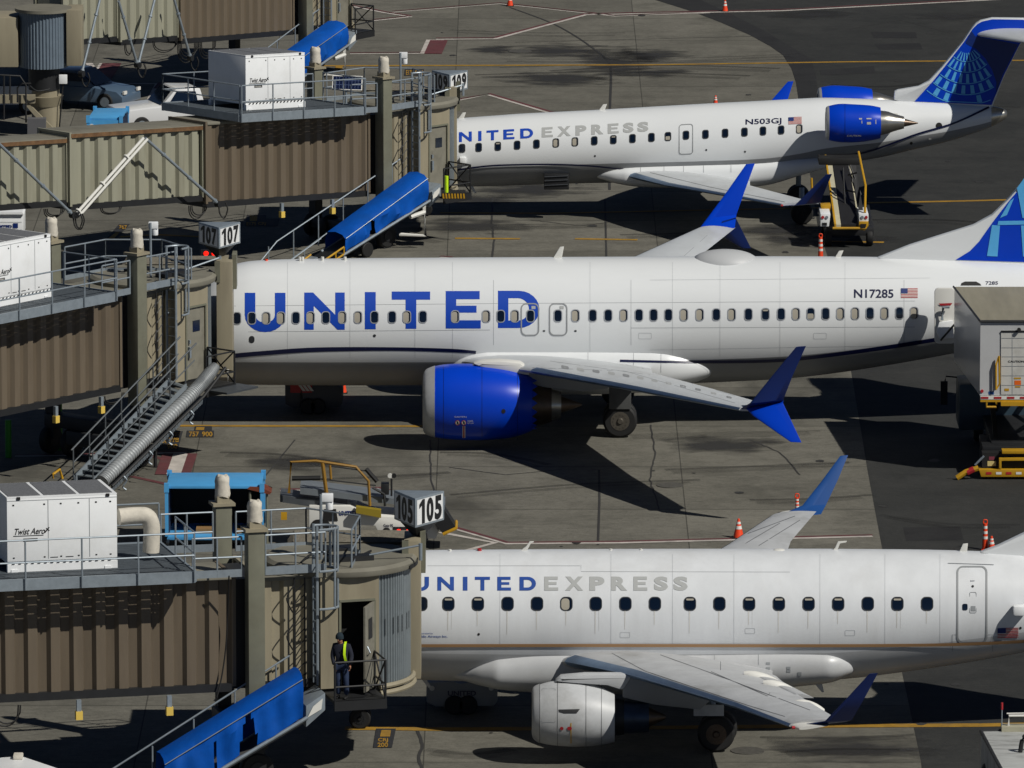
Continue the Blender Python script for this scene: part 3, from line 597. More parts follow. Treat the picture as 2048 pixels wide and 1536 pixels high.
        mb = MB().cyl(c + Vector((.6, 0, -.05)), (1, 0, 0), .5, .35, 32, .42); t(mb).build('exhaust', METAL, e); mb = MB().cyl(c + Vector((.9, 0, -.05)), (1, 0, 0), .3, .7, 24, .03); t(mb).build('exhaust_cone', DMETAL, e)
        mb = MB(); pts = [(945, 728), (965, 723), (1000, 722), (1040, 726), (1058, 738), (1060, 752), (1010, 744), (960, 734)]
        mb.prism([P(x, y, Ye - .28) for x, y in pts], (0, .56, 0)); t(mb).build('pylon_fairing', WPL, e, bev=.1)
        mb = MB(); mb.prism([P(x, y, Ye - .2) for x, y in ((1055, 742), (1130, 745), (1235, 760), (1215, 778), (1170, 784), (1060, 772))], (0, .4, 0)); t(mb).build('pylon', BELLY, e, bev=.05)
        if not mir:
            for x in (887, 964, 1035): decal('cowl_seam', strip2([(x, 728), (x, 880)], .7), lambda a, b, o: ez.hit(a, b, o), NAVY, e, 60, 5, .004)
            for x in (915, 927.5):
                r = decal('warning_ring', ring2(rr_pts(x, 845.5, 9.5, 10.5, 4.7), rr_pts(x, 845.5, 7.4, 8.4, 3.7)), ez.hit, REDP, e, 0, 0, .02); decal('warning_symbol', poly2(rr_pts(x, 845.5, 8, 9, 4)), ez.hit, WPL, r, 0, 0, .012); decal('warning_figure', poly2([(x - 2, 842), (x + 1, 843), (x + 2, 849), (x - 1, 848)]), ez.hit, BLACK, r, 0, 0, .028)
            decal('red_line', rect2(926.3, 852, 929, 876), ez.hit, REDP, e, 40, 4, .012); decal('white_line', rect2(925, 852, 930.5, 876), ez.hit, WPL, e, 40, 4, .008)
            decal('stencil', join2([place2(text2('DANGER', 0), 935, 840.5, 946, 843.5), place2(text2('KEEP CLEAR', 0), 935, 845, 947, 847.5), place2(text2('CAUTION', 0), 909, 832.5, 933, 835)]), ez.hit, WPL, e, 20, 3, .01)
            decal('vent', poly2(rr_pts(1007, 822.5, 8, 9, 4)), ez.hit, BLACK, e, 0, 0, .01)
    engine(False); engine(True)
    # gear
    for s in (-1, 1):
        cz = P(1240, 846, -3.1); g = MB().tube([(cz.x, s * 2.75, .55), (cz.x - .1, s * 2.6, 2.0)], .13, 10).build('landing_gear', GALV, root)
        wheel_parts(g, (cz.x, s * 3.05, .55), .55, .38, HUB); wheel_parts(g, (cz.x, s * 2.35, .55), .55, .38, HUB)
        MB().box((cz.x - .35, s * 3.28 - .02, .95), (cz.x + .35, s * 3.28 + .02, 1.9)).build('gear_door', mat('shadow dark gear door', '#4d4e4e', .5, var=.15), g, bev=.01)  # door colour darkened to stand for the deep shadow over the gear
    nx = P(345, 845, 0).x; g = MB().tube([(nx, 0, .35), (nx, 0, 1.6)], .08).build('nose_gear', GALV, root); wheel_parts(g, (nx, -.25, .35), .35, .2, DARK); wheel_parts(g, (nx, .25, .35), .35, .2, DARK)
    # fin with globe
    fo = [(1754, 517), (1820, 491), (1880, 472), (1947, 451), (1985, 430), (2018, 397), (2048, 362), (2095, 300), (2170, 190), (2235, 105), (2320, 100), (2345, 110), (2310, 250), (2300, 420), (2290, 540), (1900, 530)]
    blue = [(1911, 520), (1940, 502), (1959, 482), (1985, 445), (2018, 402), (2048, 367), (2095, 306), (2170, 196), (2235, 111), (2318, 106), (2338, 114), (2304, 250), (2292, 420), (2284, 532), (2048, 524)]
    f, fn3 = std_fin(root, 0, fo, .34, 'tail_fin', WHITE, [('blue_field', blue, BLUE, .012), ('globe_band', [(1997, 442), (2060, 441), (2060, 449), (1995, 450)], LBLUE, .024), ('globe_band', [(1999, 452), (1980, 511), (1973, 511), (1988, 470)][::-1] if 0 else [(1974, 512), (1995, 513), (2000, 451), (1984, 450)], LBLUE, .026), ('globe_band', [(2042, 451), (2066, 451), (2064, 514), (2046, 513)], LBLUE, .026), ('globe_band', [(2034, 376), (2048, 357), (2066, 335), (2070, 436), (2045, 436)], LBLUE, .026), ('globe_band', [(2020, 402), (2028, 396), (2014, 430), (2000, 436)][::-1], LBLUE, .026)], .06)
    globe(lambda a, b, o: fn3(a, b, o), (2240, 150), [(60, 110), (114, 165)], f, blue, 100, 200, 14, 6, 1)
    for s in (1, -1):
        a = P(2230, 600, 0); wing_mb([((a.x, s * .3, a.z), (a.x + 3.4, s * .3, a.z), .35), ((a.x + 3.8, s * 7.0, a.z + .8), (a.x + 4.9, s * 7.0, a.z + .8), .12)]).build('tailplane', WING, root, ang=60)
    # dome and antennas
    dm = MB(); rings = []
    for k in range(17):
        t = -1 + 2 * k / 16; q = math.sqrt(max(1 - t * t, .0004)); c = P(1450 + 68 * t, 520, 0); rings.append([Vector((c.x, 0 + math.cos(a) * .75 * q, 5.05 + max(0, math.sin(a)) * .50 * q ** .8 - .2 * (math.sin(a) < 0))) for a in [2 * math.pi * j / 28 for j in range(28)]])
    dm.loft(rings); dm.build('antenna_dome', mat('radome grey', '#b6b8ba', .5), root)
    for k in range(8): pass
    blade('blade_antenna', 0, [(1104, 520), (1120, 494), (1128, 493), (1123, 520)], WPL, root, 0); blade('blade_antenna', 0, [(1668, 518), (1678, 502), (1687, 501), (1680, 518)], WPL, root, 0)
    for x in (600, 605, 645, 690): MB().cyl(P(x, 521, -.15), (0, 0, 1), .05, .12, 10).build('sensor', WPL, root)
    MB().cyl(P(533, 524, 0), (0, 0, 1), .05, .09, 10).build('beacon', ORANGE, root)
    return fz
FZ1 = airliner()
# ------------------------------------------------------------------ near regional jet (underwing engines)
def generic_engine_parts(): pass
def regional_near():
    Y = -45.2; root = thing('regional_jet', 'white regional jet with gold stripe and grey underwing engine, nearest the camera', 'airplane', (0, Y, 0), 'regional jets parked at the gates')
    fz = Fuse(Y, [(575, 1262, 1276), (600, 1235, 1296), (640, 1195, 1318), (690, 1155, 1336), (740, 1125, 1347), (790, 1109, 1353), (840, 1103, 1357), (940, 1101.5, 1360), (1200, 1100, 1362), (1500, 1099.5, 1360), (1640, 1099.5, 1358), (1716, 1100, 1353), (1842, 1101, 1337), (1960, 1104, 1319), (2048, 1109, 1303), (2180, 1119, 1276), (2330, 1134, 1242), (2450, 1152, 1214), (2520, 1166, 1198)], .91)
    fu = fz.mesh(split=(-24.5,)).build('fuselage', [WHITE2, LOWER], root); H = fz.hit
    st = spl([(830, 1291.5, 6), (1130, 1291, 6), (1528, 1291.5, 6), (1772, 1291, 6), (1912, 1289, 6), (2048, 1283, 6), (2200, 1272, 5), (2330, 1258, 4)], 8)
    decal('gold_stripe', strip2([(a, b) for a, b, c in st], [c for a, b, c in st]), lambda a, b, o: H(a, b, o + .02), GOLD, root, 60, 3)
    # belly fairing
    q = spl([(P(x, 1300, Y).x, P(x, t, Y - 1.4).z, P(x, b, Y - .7).z) for x, t, b in ((880, 1349, 1356), (930, 1330, 1366), (965, 1314, 1374), (1010, 1298, 1382), (1080, 1284, 1388), (1180, 1279, 1391), (1400, 1279, 1391), (1560, 1281, 1378), (1650, 1290, 1368), (1690, 1303, 1356), (1710, 1320, 1346), (1716, 1330, 1338))], 8)
    m2 = MB(); rings = []
    for X, a_, b_ in q:
        zc, rz = (a_ + b_) / 2, max((a_ - b_) / 2, .02); k = min(1, rz / .6); ry = 1.585 * k ** .6
        rings.append([Vector((X, Y - math.copysign(abs(math.cos(a)) ** .75, math.cos(a)) * ry, zc + math.copysign(abs(math.sin(a)) ** .85, math.sin(a)) * rz)) for a in [2 * math.pi * j / 64 for j in range(64)]])
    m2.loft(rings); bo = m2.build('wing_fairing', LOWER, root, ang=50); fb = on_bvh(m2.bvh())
    for x in (1187, 1429, 1517): decal('panel_seam', strip2([(x, 1297), (x, 1330 if x > 1200 else 1305)], .8), fb, LINEG, bo, 60, 4, .01)
    for x, y in ((1536, 1327), (1536, 1337), (1577, 1336), (1577, 1342), (1599, 1347), (1599, 1350)): decal('access_panel', rect2(x - 4, y - 2.5, x + 4, y + 2.5), fb, LINEG, bo, 0, 0, .01)
    t0, t1 = 1153.5, 1181
    word('airline_lettering', [('U', 824, 858), ('N', 874.8, 908), ('I', 925.8, 935), ('T', 949.8, 980), ('E', 994.6, 1022), ('D', 1039, 1072)], t0, t1, H, LETBLUE2, root)
    ex = [(c, a, b) for c, a, b in (('E', 1088.7, 1116.5), ('X', 1130, 1166.3), ('P', 1179, 1209), ('R', 1222, 1254.5), ('E', 1267, 1294.7), ('S', 1308, 1336), ('S', 1347, 1375.5))]
    word('grey_lettering', ex, t0 - .5, t1, H, LETGREY, root)
    ws = [(843, 'D'), (897, 'T'), (956, 'T'), (1015.4, 'D'), (1074.3, 'D'), (1133, 'S'), (1191.8, 'D'), (1251, 'D'), (1310, 'D'), (1380, 'T'), (1439, 'D'), (1498.4, 'T'), (1558, 'T'), (1617.4, 'T'), (1676.6, 'T'), (1735.8, 'D'), (1795, 'T'), (1854.4, 'D')]
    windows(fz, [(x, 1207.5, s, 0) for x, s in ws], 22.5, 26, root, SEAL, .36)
    STR = mat('water streak', '#c9c8c4', .5, var=.05)
    for i, (x, s) in enumerate(ws):
        l = 22 + (i * 17) % 26; decal('water_streak', strip2([(x - 1, 1222), (x - 1.5, 1222 + l)], [3.2, 1.0]), H, STR, root, 60, 5, .004)
        if i % 5 == 1: decal('water_streak', strip2([(x + 6, 1222), (x + 6, 1240 + l * .5)], [.8, .3]), H, STR, root, 60, 5, .004)
    d = decal('rear_door', ring2(rr_pts(1944, 1209, 62, 155, 13, 6), rr_pts(1944, 1209, 54.5, 149, 10, 6)), H, DOORG, root, 30, 4, .01)
    decal('door_window', poly2(rr_pts(1930, 1214, 10.5, 13, 3)), H, GLASS, d, 20, 4, .01); decal('door_handle', ring2(rr_pts(1946, 1205, 14, 42, 3), rr_pts(1946, 1205, 12, 40, 2)), H, LINEG, d, 0, 0, .01); decal('door_handle', rect2(1942, 1212, 1951, 1222), H, LINEG, d, 20, 4, .01); decal('peephole', poly2(rr_pts(1945.5, 1172.5, 5, 5, 2.5)), H, BLACK, d, 20, 4, .01)
    decal('exit_text', place2(text2('EXIT', .01), 1941, 1160.5, 1949.5, 1163), H, NAVY, d, 0, 0, .01)
    decal('door_frame', strip2([(1905, 1303), (1905, 1269), (1913, 1269)], .9), H, LINEG, root, 30, 4, .01); decal('door_frame', strip2([(1985, 1303), (1985, 1269), (1976, 1269)], .9), H, LINEG, root, 30, 4, .01)
    decal('rain_gutter', strip2([(1896, 1126), (1988, 1129)], 1), H, LINEG, root, 0, 0, .02); 
    flag(1995, 1256.5, 2037, 1276, H, root, -.03)
    decal('operator_text', join2([place2(text2('Operated by', .0), 838, 1265, 866, 1269), place2(text2('Republic Airways Inc.', .01), 826, 1270.5, 895, 1276.5)]), H, LETBLUE2, root, 20, 3)
    decal('drain_port', poly2(rr_pts(957.5, 1268.5, 5, 5, 2.5)), H, BLACK, root, 0, 0); decal('port', poly2(rr_pts(2041, 1256, 5, 5, 2.5)), H, BLACK, root, 0, 0)
    SE = mat('faint seam', '#aeb2b5', .6)
    for x in (1000, 1222, 1345, 1468, 1640, 1770, 1880): decal('panel_seam', strip2([(x, 1108), (x, 1288)], .5), H, SE, root, 60, 3, .005)
    for a_, b_ in ((1250, 1270), (1500, 1262), (1700, 1266)): decal('skin_patch', ring2(rr_pts(a_, b_, 20, 11, 2), rr_pts(a_, b_, 18.8, 9.8, 2)), H, SE, root, 30, 3, .006)
    for q_ in ([(855, 1131.5), (1160, 1131.5)], [(1162, 1130), (1162, 1143), (1580, 1144)]): decal('panel_seam', strip2(q_, .6), H, LINEG, root, 40, 3, .005)
    c = P(2040, 1221, Y - 1.5); MB().box((c.x - .18, c.y - .12, c.z - .13), (c.x + .2, c.y + .25, c.z + .13)).build('vent_fairing', HWHITE, root, bev=.06)
    # wings
    sec = [(P(1100, 1327, Y - .9), P(1535, 1338, Y - .9), .62), (P(1130, 1323, Y - 1.75), P(1545, 1342, Y - 1.75), .58), (P(1262, 1350, Y - 4.6), P(1545, 1358, Y - 4.6), .42), (P(1470, 1413, Y - 10.3), P(1612, 1400, Y - 10.3), .26), (P(1578, 1452, Y - 13.6), P(1680, 1441, Y - 13.6), .15)]
    wm = wing_mb(sec); W_ = wm.build('wing', WING2, root, ang=60); fn = on_bvh(wm.bvh())
    ls = lead_strip(sec[1:]); ls.build('leading_edge', LEAD, W_)
    for q_ in ([(1214, 1301), (1290, 1342), (1500, 1412), (1570, 1433)], [(1291, 1299), (1420, 1345), (1620, 1420)], [(1422, 1343), (1535, 1392), (1540, 1385)], [(1441, 1323), (1441, 1340)]): decal('panel_seam', strip2(q_, 1.1), fn, mat('dark seam', '#55575a', .6), W_, 15, 6, .01)
    flp = wing_mb([(P(1500, 1342, Y - 2.2), P(1552, 1352, Y - 2.2), .12), (P(1510, 1352, Y - 4.6), P(1566, 1364, Y - 4.6), .12), (P(1590, 1390, Y - 9), P(1628, 1396, Y - 9), .1)]); flp.build('flap', WING2, W_)
    for x, y, Yp, l in ((1563, 1370, Y - 4.9, 75), (1592, 1386, Y - 7.0, 66), (1649, 1424, Y - 10.6, 60)):
        mb = MB(); rings = []
        for k in range(9):
            t = k / 8; r_ = .15 * math.sin(math.pi * (.06 + .86 * t)) ** .6; c = P(x - l + l * t, y - l * .30 * (1 - t), Yp); rings.append([c + Vector((0, math.cos(a) * r_, math.sin(a) * r_ * 1.2)) for a in [math.pi * j / 6 for j in range(12)]])
        mb.loft(rings); mb.build('flap_track_fairing', WPL, W_)
    up = [(P(1580, 1453, Y - 13.5), P(1690, 1444, Y - 13.5), .15), (P(1650, 1442, Y - 14.05), P(1704, 1440, Y - 14.05), .1), (P(1693, 1397, Y - 14.3), P(1732, 1391, Y - 14.3), .08), (P(1738, 1348, Y - 14.6), P(1756, 1346, Y - 14.6), .04)]
    tipm = wing_mb([(P(1573, 1450, Y - 13.4), P(1660, 1447, Y - 13.4), .16), (P(1598, 1458, Y - 14.0), P(1655, 1452, Y - 14.0), .08)]); tipm.build('wing_tip', WPL, W_)
    wing_mb(up, Vector((0, 1, 0)), 0).build('winglet', BLUE2, W_, ang=50)
    MB().cyl(P(1590, 1455, Y - 13.95), (-1, -.2, 0), .04, .08, 10).build('navigation_light', REDP, W_)
    k = -.028; mm = lambda m: mirror(m, Y, k)
    mf = mm(wm); W2 = mf.build('wing', WING2, root, ang=60); mm(ls).build('leading_edge', LEAD, W2); mm(flp).build('flap', WING2, W2); mm(tipm).build('wing_tip', WPL, W2)
    wl = mm(wing_mb(up, Vector((0, 1, 0)), 0)); wl.build('winglet', BLUE3, W2, ang=50)
    fn2 = on_bvh(mf.bvh())
    for q_ in ([(1470, 1099), (1560, 1046)], [(1505, 1099), (1600, 1040)], [(1455, 1082), (1590, 1032)]): decal('panel_seam', strip2(q_, 1.1), fn2, mat('dark seam', '#55575a', .6), W2, 15, 6, .01)
    # engines
    Ye = Y - 4.25
    def engine(mir):
        t = mm if mir else (lambda m: m)
        ez = Fuse(Ye, [(1068, 1378, 1476), (1080, 1370, 1484), (1113, 1363, 1490), (1160, 1366, 1492), (1200, 1375, 1489), (1229, 1387, 1483)], 1.0)
        e = t(ez.mesh(56, x0=P(1078, 1400, Ye).x)).build('engine', WING2, root)
        lp = Fuse(Ye, [(1063.5, 1388, 1464), (1064.5, 1380, 1471), (1068, 1374, 1478), (1079, 1368.5, 1485)], 1.0); t(lp.mesh(48)).build('intake_lip', LIP, e)
        t(MB().cyl(P(1062.5, 1426, Ye), (1, 0, 0), .46, .02, 32)).build('fan', BLACK, e)
        c = P(1229, 1434, Ye); t(MB().cyl(c + Vector((-.1, 0, 0)), (1, 0, 0), .5, .35, 32, .46)).build('fan_duct', DARK, e); t(MB().cyl(c + Vector((.22, 0, 0)), (1, 0, 0), .44, .68, 32, .40)).build('core_cowl', BLUE2 if 0 else mat('blued metal', '#3b4658', .4, metal=.6, var=.2), e)
        t(MB().cyl(c + Vector((.85, 0, 0)), (1, 0, 0), .3, .5, 24, .05)).build('exhaust_cone', DMETAL, e)
        mb = MB(); mb.prism([P(x, y, Ye - .2) for x, y in ((1108, 1364), (1122, 1353), (1170, 1349), (1258, 1349), (1263, 1356), (1246, 1382), (1215, 1372), (1150, 1368))], (0, .4, 0)); t(mb).build('pylon_fairing', WING2, e, bev=.1)
        mb = MB(); mb.prism([P(x, y, Ye - .15) for x, y in ((1246, 1375), (1262, 1352), (1420, 1402), (1400, 1420), (1310, 1410), (1245, 1395))], (0, .3, 0)); t(mb).build('pylon', BELLY, e, bev=.04)
        if not mir:
            for x in (1115, 1172, 1203): decal('cowl_seam', strip2([(x, 1362), (x, 1495)], .9), ez.hit, mat('dark seam', '#55575a', .6), e, 60, 4, .006)
            decal('access_panel', ring2(rr_pts(1097, 1411, 28, 68, 3), rr_pts(1097, 1411, 26.6, 66.6, 2)), ez.hit, LINEG, e, 0, 0, .008)
            decal('air_scoop', poly2([(1117, 1419), (1160, 1418), (1153, 1427), (1128, 1427), (1118, 1424)]), ez.hit, DARK, e, 20, 3, .01)
            decal('warning_mark', poly2(rr_pts(1123.5, 1457, 7, 7, 3.4)), ez.hit, REDP, e, 0, 0, .012); decal('warning_mark', poly2(rr_pts(1139, 1457, 9, 7, 3)), ez.hit, REDP, e, 0, 0, .012); decal('yellow_line', rect2(1141, 1446, 1143, 1487), ez.hit, YEL, e, 20, 4, .008)
    engine(False); engine(True)
    for s in (-1, 1):
        cz = P(1432, 1467, Y - 2.9); g = MB().tube([(cz.x, Y + s * 2.65, .5), (cz.x - .2, Y + s * 2.5, 1.7)], .12, 10).build('landing_gear', GALV, root)
        wheel_parts(g, (cz.x, Y + s * 2.95, .5), .5, .34, DMETAL); wheel_parts(g, (cz.x + .08, Y + s * 2.3, .5), .5, .34, DMETAL)
        MB().box((cz.x - .6, Y + s * 3.1 - .02, 1.0), (cz.x + .2, Y + s * 3.1 + .02, 1.3)).build('gear_door', WING2, g)
    nx = P(720, 1490, Y).x; g = MB().tube([(nx, Y, .3), (nx, Y, 1.6)], .08).build('nose_gear', GALV, root); wheel_parts(g, (nx, Y - .2, .3), .3, .18, DARK); wheel_parts(g, (nx, Y + .2, .3), .3, .18, DARK)
    # fin, antennas
    fo = [(1960, 1106), (1998, 1092), (2048, 1068), (2110, 1030), (2180, 960), (2250, 860), (2300, 800), (2390, 798), (2400, 810), (2390, 960), (2395, 1155), (2100, 1125)]
    std_fin(root, Y, fo, .3, 'tail_fin', WHITE, [('blue_field', [(2080, 1110), (2130, 1024), (2190, 962), (2258, 862), (2304, 808), (2384, 806), (2380, 960), (2380, 1120)], BLUE2, .012)], .05)
    for s in (1, -1): a = P(2290, 1180, Y); wing_mb([((a.x, Y + s * .3, a.z), (a.x + 2.6, Y + s * .3, a.z), .3), ((a.x + 2.4, Y + s * 5, a.z + .8), (a.x + 3.4, Y + s * 5, a.z + .8), .1)]).build('tailplane', WING2, root, ang=60)
    blade('blade_antenna', 0, [(1040, 1102), (1053, 1092), (1059, 1083), (1068, 1083), (1067, 1085), (1062, 1086), (1054, 1102)], WPL, root, Y); blade('blade_antenna', 0, [(1662, 1103), (1670, 1096), (1676, 1083), (1694, 1082), (1692, 1085), (1680, 1087), (1674, 1103)], WPL, root, Y)
    blade('blade_antenna', 0, [(1919, 1103), (1926, 1088), (1936, 1087), (1934, 1104)], WPL, root, Y)
    MB().cyl(P(959, 1103, Y), (0, 0, 1), .06, .08, 12).build('beacon', REDP, root)
    dm = MB(); rings = []
    for kk in range(9):
        t = -1 + kk / 4; qq = math.sqrt(max(1 - t * t, .001)); c = P(1558 + 14 * t, 1103, Y); rings.append([Vector((c.x, Y + math.cos(a) * .16 * qq, c.z + .02 + math.sin(a) * .06 * qq)) for a in [math.pi * j / 6 for j in range(12)]])
    dm.loft(rings); dm.build('antenna_dome', WPL, root)
    for x, y in ((1222, 1102), (1282, 1102), (900, 1103)): MB().cyl(P(x, y, Y), (0, 0, 1), .04, .06, 8).build('sensor', WPL, root)
    mb = MB(); mb.prism([P(x, y, Y) for x, y in ((1621, 1358), (1642, 1358), (1648, 1384), (1644, 1385))], (0, .06, 0)); mb.build('drain_mast', WING2, root)
    mb = MB(); mb.prism([P(x, y, Y) for x, y in ((838, 1352), (848, 1352), (862, 1374), (857, 1376))], (0, .06, 0)); mb.build('drain_mast', WING2, root)
    return fz
FZ2 = regional_near()
# ------------------------------------------------------------------ far regional jet (rear engines, T tail)
def regional_far():
    Y = 41.5; root = thing('regional_jet', 'white regional jet with blue rear engines and a T-shaped blue globe tail', 'airplane', (0, Y, 0), 'regional jets parked at the gates')
    fz = Fuse(Y, [(745, 322, 336), (765, 305, 348), (795, 284, 360), (830, 262, 368), (865, 246, 372), (905, 238.5, 373), (1000, 231, 371), (1050, 227.5, 369), (1200, 220, 365), (1400, 208.5, 362), (1528, 202, 357), (1600, 198, 345), (1655, 196, 331), (1757, 199, 315), (1830, 202, 298), (1891, 205, 284), (1950, 208.5, 266), (1982, 211, 254)], .99)
    fz.mesh(split=(-19,)).build('fuselage', [WHITE, BELLY], root); H = fz.hit
    tc = Fuse(Y, [(1980, 211, 254.5), (1990, 213, 250), (2006, 217.5, 241), (2012, 221, 236), (2014, 225, 231)], 1.0); tc.mesh(40).build('tail_cone', METAL, root)
    st = spl([(860, 347, 3.6), (905, 341.5, 3.6), (950, 335, 3.6), (1001, 330.6, 3.4), (1103, 329, 3.2), (1179, 332, 3), (1225, 336.5, 2.6), (1268, 341, 2.2)], 8); decal('navy_stripe', strip2([(a, b) for a, b, c in st], [c for a, b, c in st]), lambda a, b, o: H(a, b, o + .02), NAVY, root, 60, 3)
    st = spl([(1490, 352, 3), (1528, 346.6, 3), (1629, 322, 3.2), (1731, 304.7, 3.4), (1832, 269, 3.6), (1909, 246, 3.8), (1978, 214, 4)], 8); decal('navy_stripe', strip2([(a, b) for a, b, c in st], [c for a, b, c in st]), lambda a, b, o: H(a, b, o + .02), NAVY, root, 60, 3)
    SL = -.056
    word('airline_lettering', [('N', 917.8, 943.7), ('I', 956.4, 963), ('T', 973, 997), ('E', 1006.6, 1029), ('D', 1040.4, 1066.3)], 264.3, 284.3, H, LETBLUE, root, SL, 917)
    word('grey_lettering', [('E', 1083.6, 1106), ('X', 1114.6, 1141.7), ('P', 1151, 1173), ('R', 1182.6, 1207), ('E', 1215.6, 1237.7), ('S', 1246, 1267.4), ('S', 1275, 1297)], 264.3, 284.3, H, LETGREY, root, SL, 917)
    ws = [(924.1, 'D'), (957.4, 'D'), (995.7, 'T'), (1034.3, 'D'), (1073, 'D'), (1111.8, 'S'), (1150, 'S'), (1188.7, 'D'), (1226.8, 'T'), (1265, 'D'), (1303, 'D'), (1336, 'H'), (1372, 'D'), (1411, 'D'), (1450.3, 'D'), (1489, 'D'), (1526, 'D'), (1562.3, 'D'), (1598.6, 'S')]
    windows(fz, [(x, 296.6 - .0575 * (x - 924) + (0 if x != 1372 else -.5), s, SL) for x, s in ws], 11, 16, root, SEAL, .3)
    decal('emergency_exit', ring2(rr_pts(1372, 278.5, 28.5, 61, 6, 6, SL), rr_pts(1372, 278.5, 25.5, 58, 5, 6, SL)), H, DOORG, root, 30, 4, .01)
    decal('registration', place2(text2('N503GJ', .02), 1491, 238.5, 1563, 252.5, -.04), H, NAVY, root, 30, 3); flag(1577, 234.5, 1603.5, 248.5, H, root, -.04)
    for x, y in ((1190, 312), (1412.5, 300), (1490, 303.5)): decal('drain_port', poly2(rr_pts(x, y, 4, 4, 2)), H, SEAL, root, 0, 0)
    decal('vent', poly2(rr_pts(1878, 251.5, 13, 13, 6.4)), H, BLACK, root, 10, 4); decal('vent', poly2(rr_pts(1822.5, 286.5, 6, 6, 3)), H, BLACK, root, 0, 0); decal('vent', poly2(rr_pts(1860, 278, 6, 4, 2)), H, WPL, root, 0, 0)
    decal('operator_text', join2([place2(text2('GoJet', 0), 898, 311, 909, 314), place2(text2('Airlines', 0), 894, 316, 914, 320)]), H, NAVY, root, 0, 0)
    c = P(926, 320.5, Y - 1.33); MB().box((c.x - .12, c.y - .1, c.z - .12), (c.x + .12, c.y + .2, c.z + .12)).build('vent_fairing', HWHITE, root, bev=.05)
    # fairing
    q = spl([(P(x, 340, Y).x, P(x, t, Y - 1.2).z, P(x, b, Y - .8).z) for x, t, b in ((1170, 348, 352), (1200, 341, 360), (1235, 333, 369), (1290, 326.5, 376), (1400, 320, 378), (1520, 315.5, 374), (1600, 313, 352), (1650, 313, 338), (1672, 316, 328))], 8)
    m2 = MB(); rings = []
    for X, a_, b_ in q:
        zc, rz = (a_ + b_) / 2, (a_ - b_) / 2; k = min(1, rz / .42); ry = 1.42 * k ** .5
        rings.append([Vector((X, Y - math.copysign(abs(math.cos(a)) ** .6, math.cos(a)) * ry, zc + math.copysign(abs(math.sin(a)) ** .75, math.sin(a)) * rz)) for a in [2 * math.pi * j / 56 for j in range(56)]])
    m2.loft(rings); bo = m2.build('wing_fairing', WHITE, root, ang=50); fb = on_bvh(m2.bvh())
    for x in (1281, 1328, 1367, 1407, 1462): decal('panel_seam', strip2([(x, 318), (x, 345)], .8), fb, LINEG, bo, 60, 3, .01)
    sec = [(P(1235, 351, Y - .8), P(1500, 360, Y - .8), .4), (P(1258, 352, Y - 1.4), P(1500, 363, Y - 1.4), .4), (P(1330, 370, Y - 4.0), P(1500, 371, Y - 4.0), .26), (P(1561, 410, Y - 10.7), P(1640, 408, Y - 10.7), .11)]
    wm = wing_mb(sec); W_ = wm.build('wing', WING, root, ang=60); ls = lead_strip(sec[1:]); ls.build('leading_edge', LEAD, W_)
    fw = on_bvh(wm.bvh()); decal('panel_seam', strip2([(1300, 345), (1420, 374), (1570, 404)], .8), fw, mat('dark seam', '#55575a', .6), W_, 15, 6, .01)
    up = [(P(1563, 412, Y - 10.7), P(1642, 406, Y - 10.7), .12), (P(1589, 411, Y - 11.2), P(1641, 403, Y - 11.1), .08), (P(1652, 349, Y - 11.6), P(1664, 348, Y - 11.6), .04)]
    wlm = wing_mb(up, Vector((0, 1, .1)), 0); wlm.build('winglet', BLUE2, W_, ang=50)
    MB().cyl(P(1566, 411, Y - 10.9), (-1, -.2, 0), .04, .08, 10).build('navigation_light', REDP, W_)
    mm = lambda m: mirror(m, Y, .052)
    W2 = mm(wm).build('wing', WING, root, ang=60); mm(ls).build('leading_edge', LEAD, W2); mm(wlm).build('winglet', BLUE, W2, ang=50)
    # rear engines
    Ye = Y - 2.35
    def engine(off, label=None, dx=0):
        Y2 = off; ez = Fuse(Ye, [(1652, 216, 275), (1658, 212, 280), (1680, 208, 284), (1710, 209, 284.5), (1740, 211, 281), (1761, 215, 276.5)], 1.0)
        t = (lambda m: m) if off == 0 else (lambda m: mirror(m, Y, .052))
        e = t(ez.mesh(48, x0=P(1656, 240, Ye).x)).build('engine', BLUE, root)
        t(Fuse(Ye, [(1651, 222, 269), (1651.5, 217, 274), (1653, 214, 277), (1658, 211.5, 280.5)], 1.0).mesh(44)).build('intake_lip', LIP, e)
        t(MB().cyl(P(1650.8, 245.5, Ye), (1, 0, 0), .40, .02, 30)).build('fan', BLACK, e)
        t(Fuse(Ye, [(1759, 221, 271), (1775, 223, 267), (1790, 228, 262), (1808, 233, 257)], 1.0).mesh(44)).build('exhaust_nozzle', METAL, e)
        t(Fuse(Ye, [(1807, 237, 254), (1820, 240.5, 251), (1836, 245.5, 247)], 1.0).mesh(30)).build('exhaust_cone', DMETAL, e)
        mb = MB().box((P(1690, 250, Ye).x, Ye + .2, P(1700, 258, Ye).z), (P(1800, 250, Ye).x, Y - .8, P(1700, 238, Ye).z)); t(mb).build('pylon', WPL, e, bev=.06)
        if off == 0:
            decal('caution_text', place2(text2('CAUTION', .02), 1694, 270, 1722, 273.5), ez.hit, WPL, e, 20, 3, .01)
            for a in ((1734, 244, 1742, 249), (1751, 239, 1752.5, 248), (1733, 236, 1743, 238.5), (1718, 236, 1724, 239), (1723, 241, 1724.5, 247)): decal('stencil', rect2(*a), ez.hit, LETGREY, e, 0, 0, .01)
            decal('cowl_seam', strip2([(1690, 208), (1690, 285)], .6), ez.hit, NAVY, e, 30, 4, .006)
    engine(0); engine(1)
    # fin + T tail
    zf = lambda x, y: P(x, y, Y)
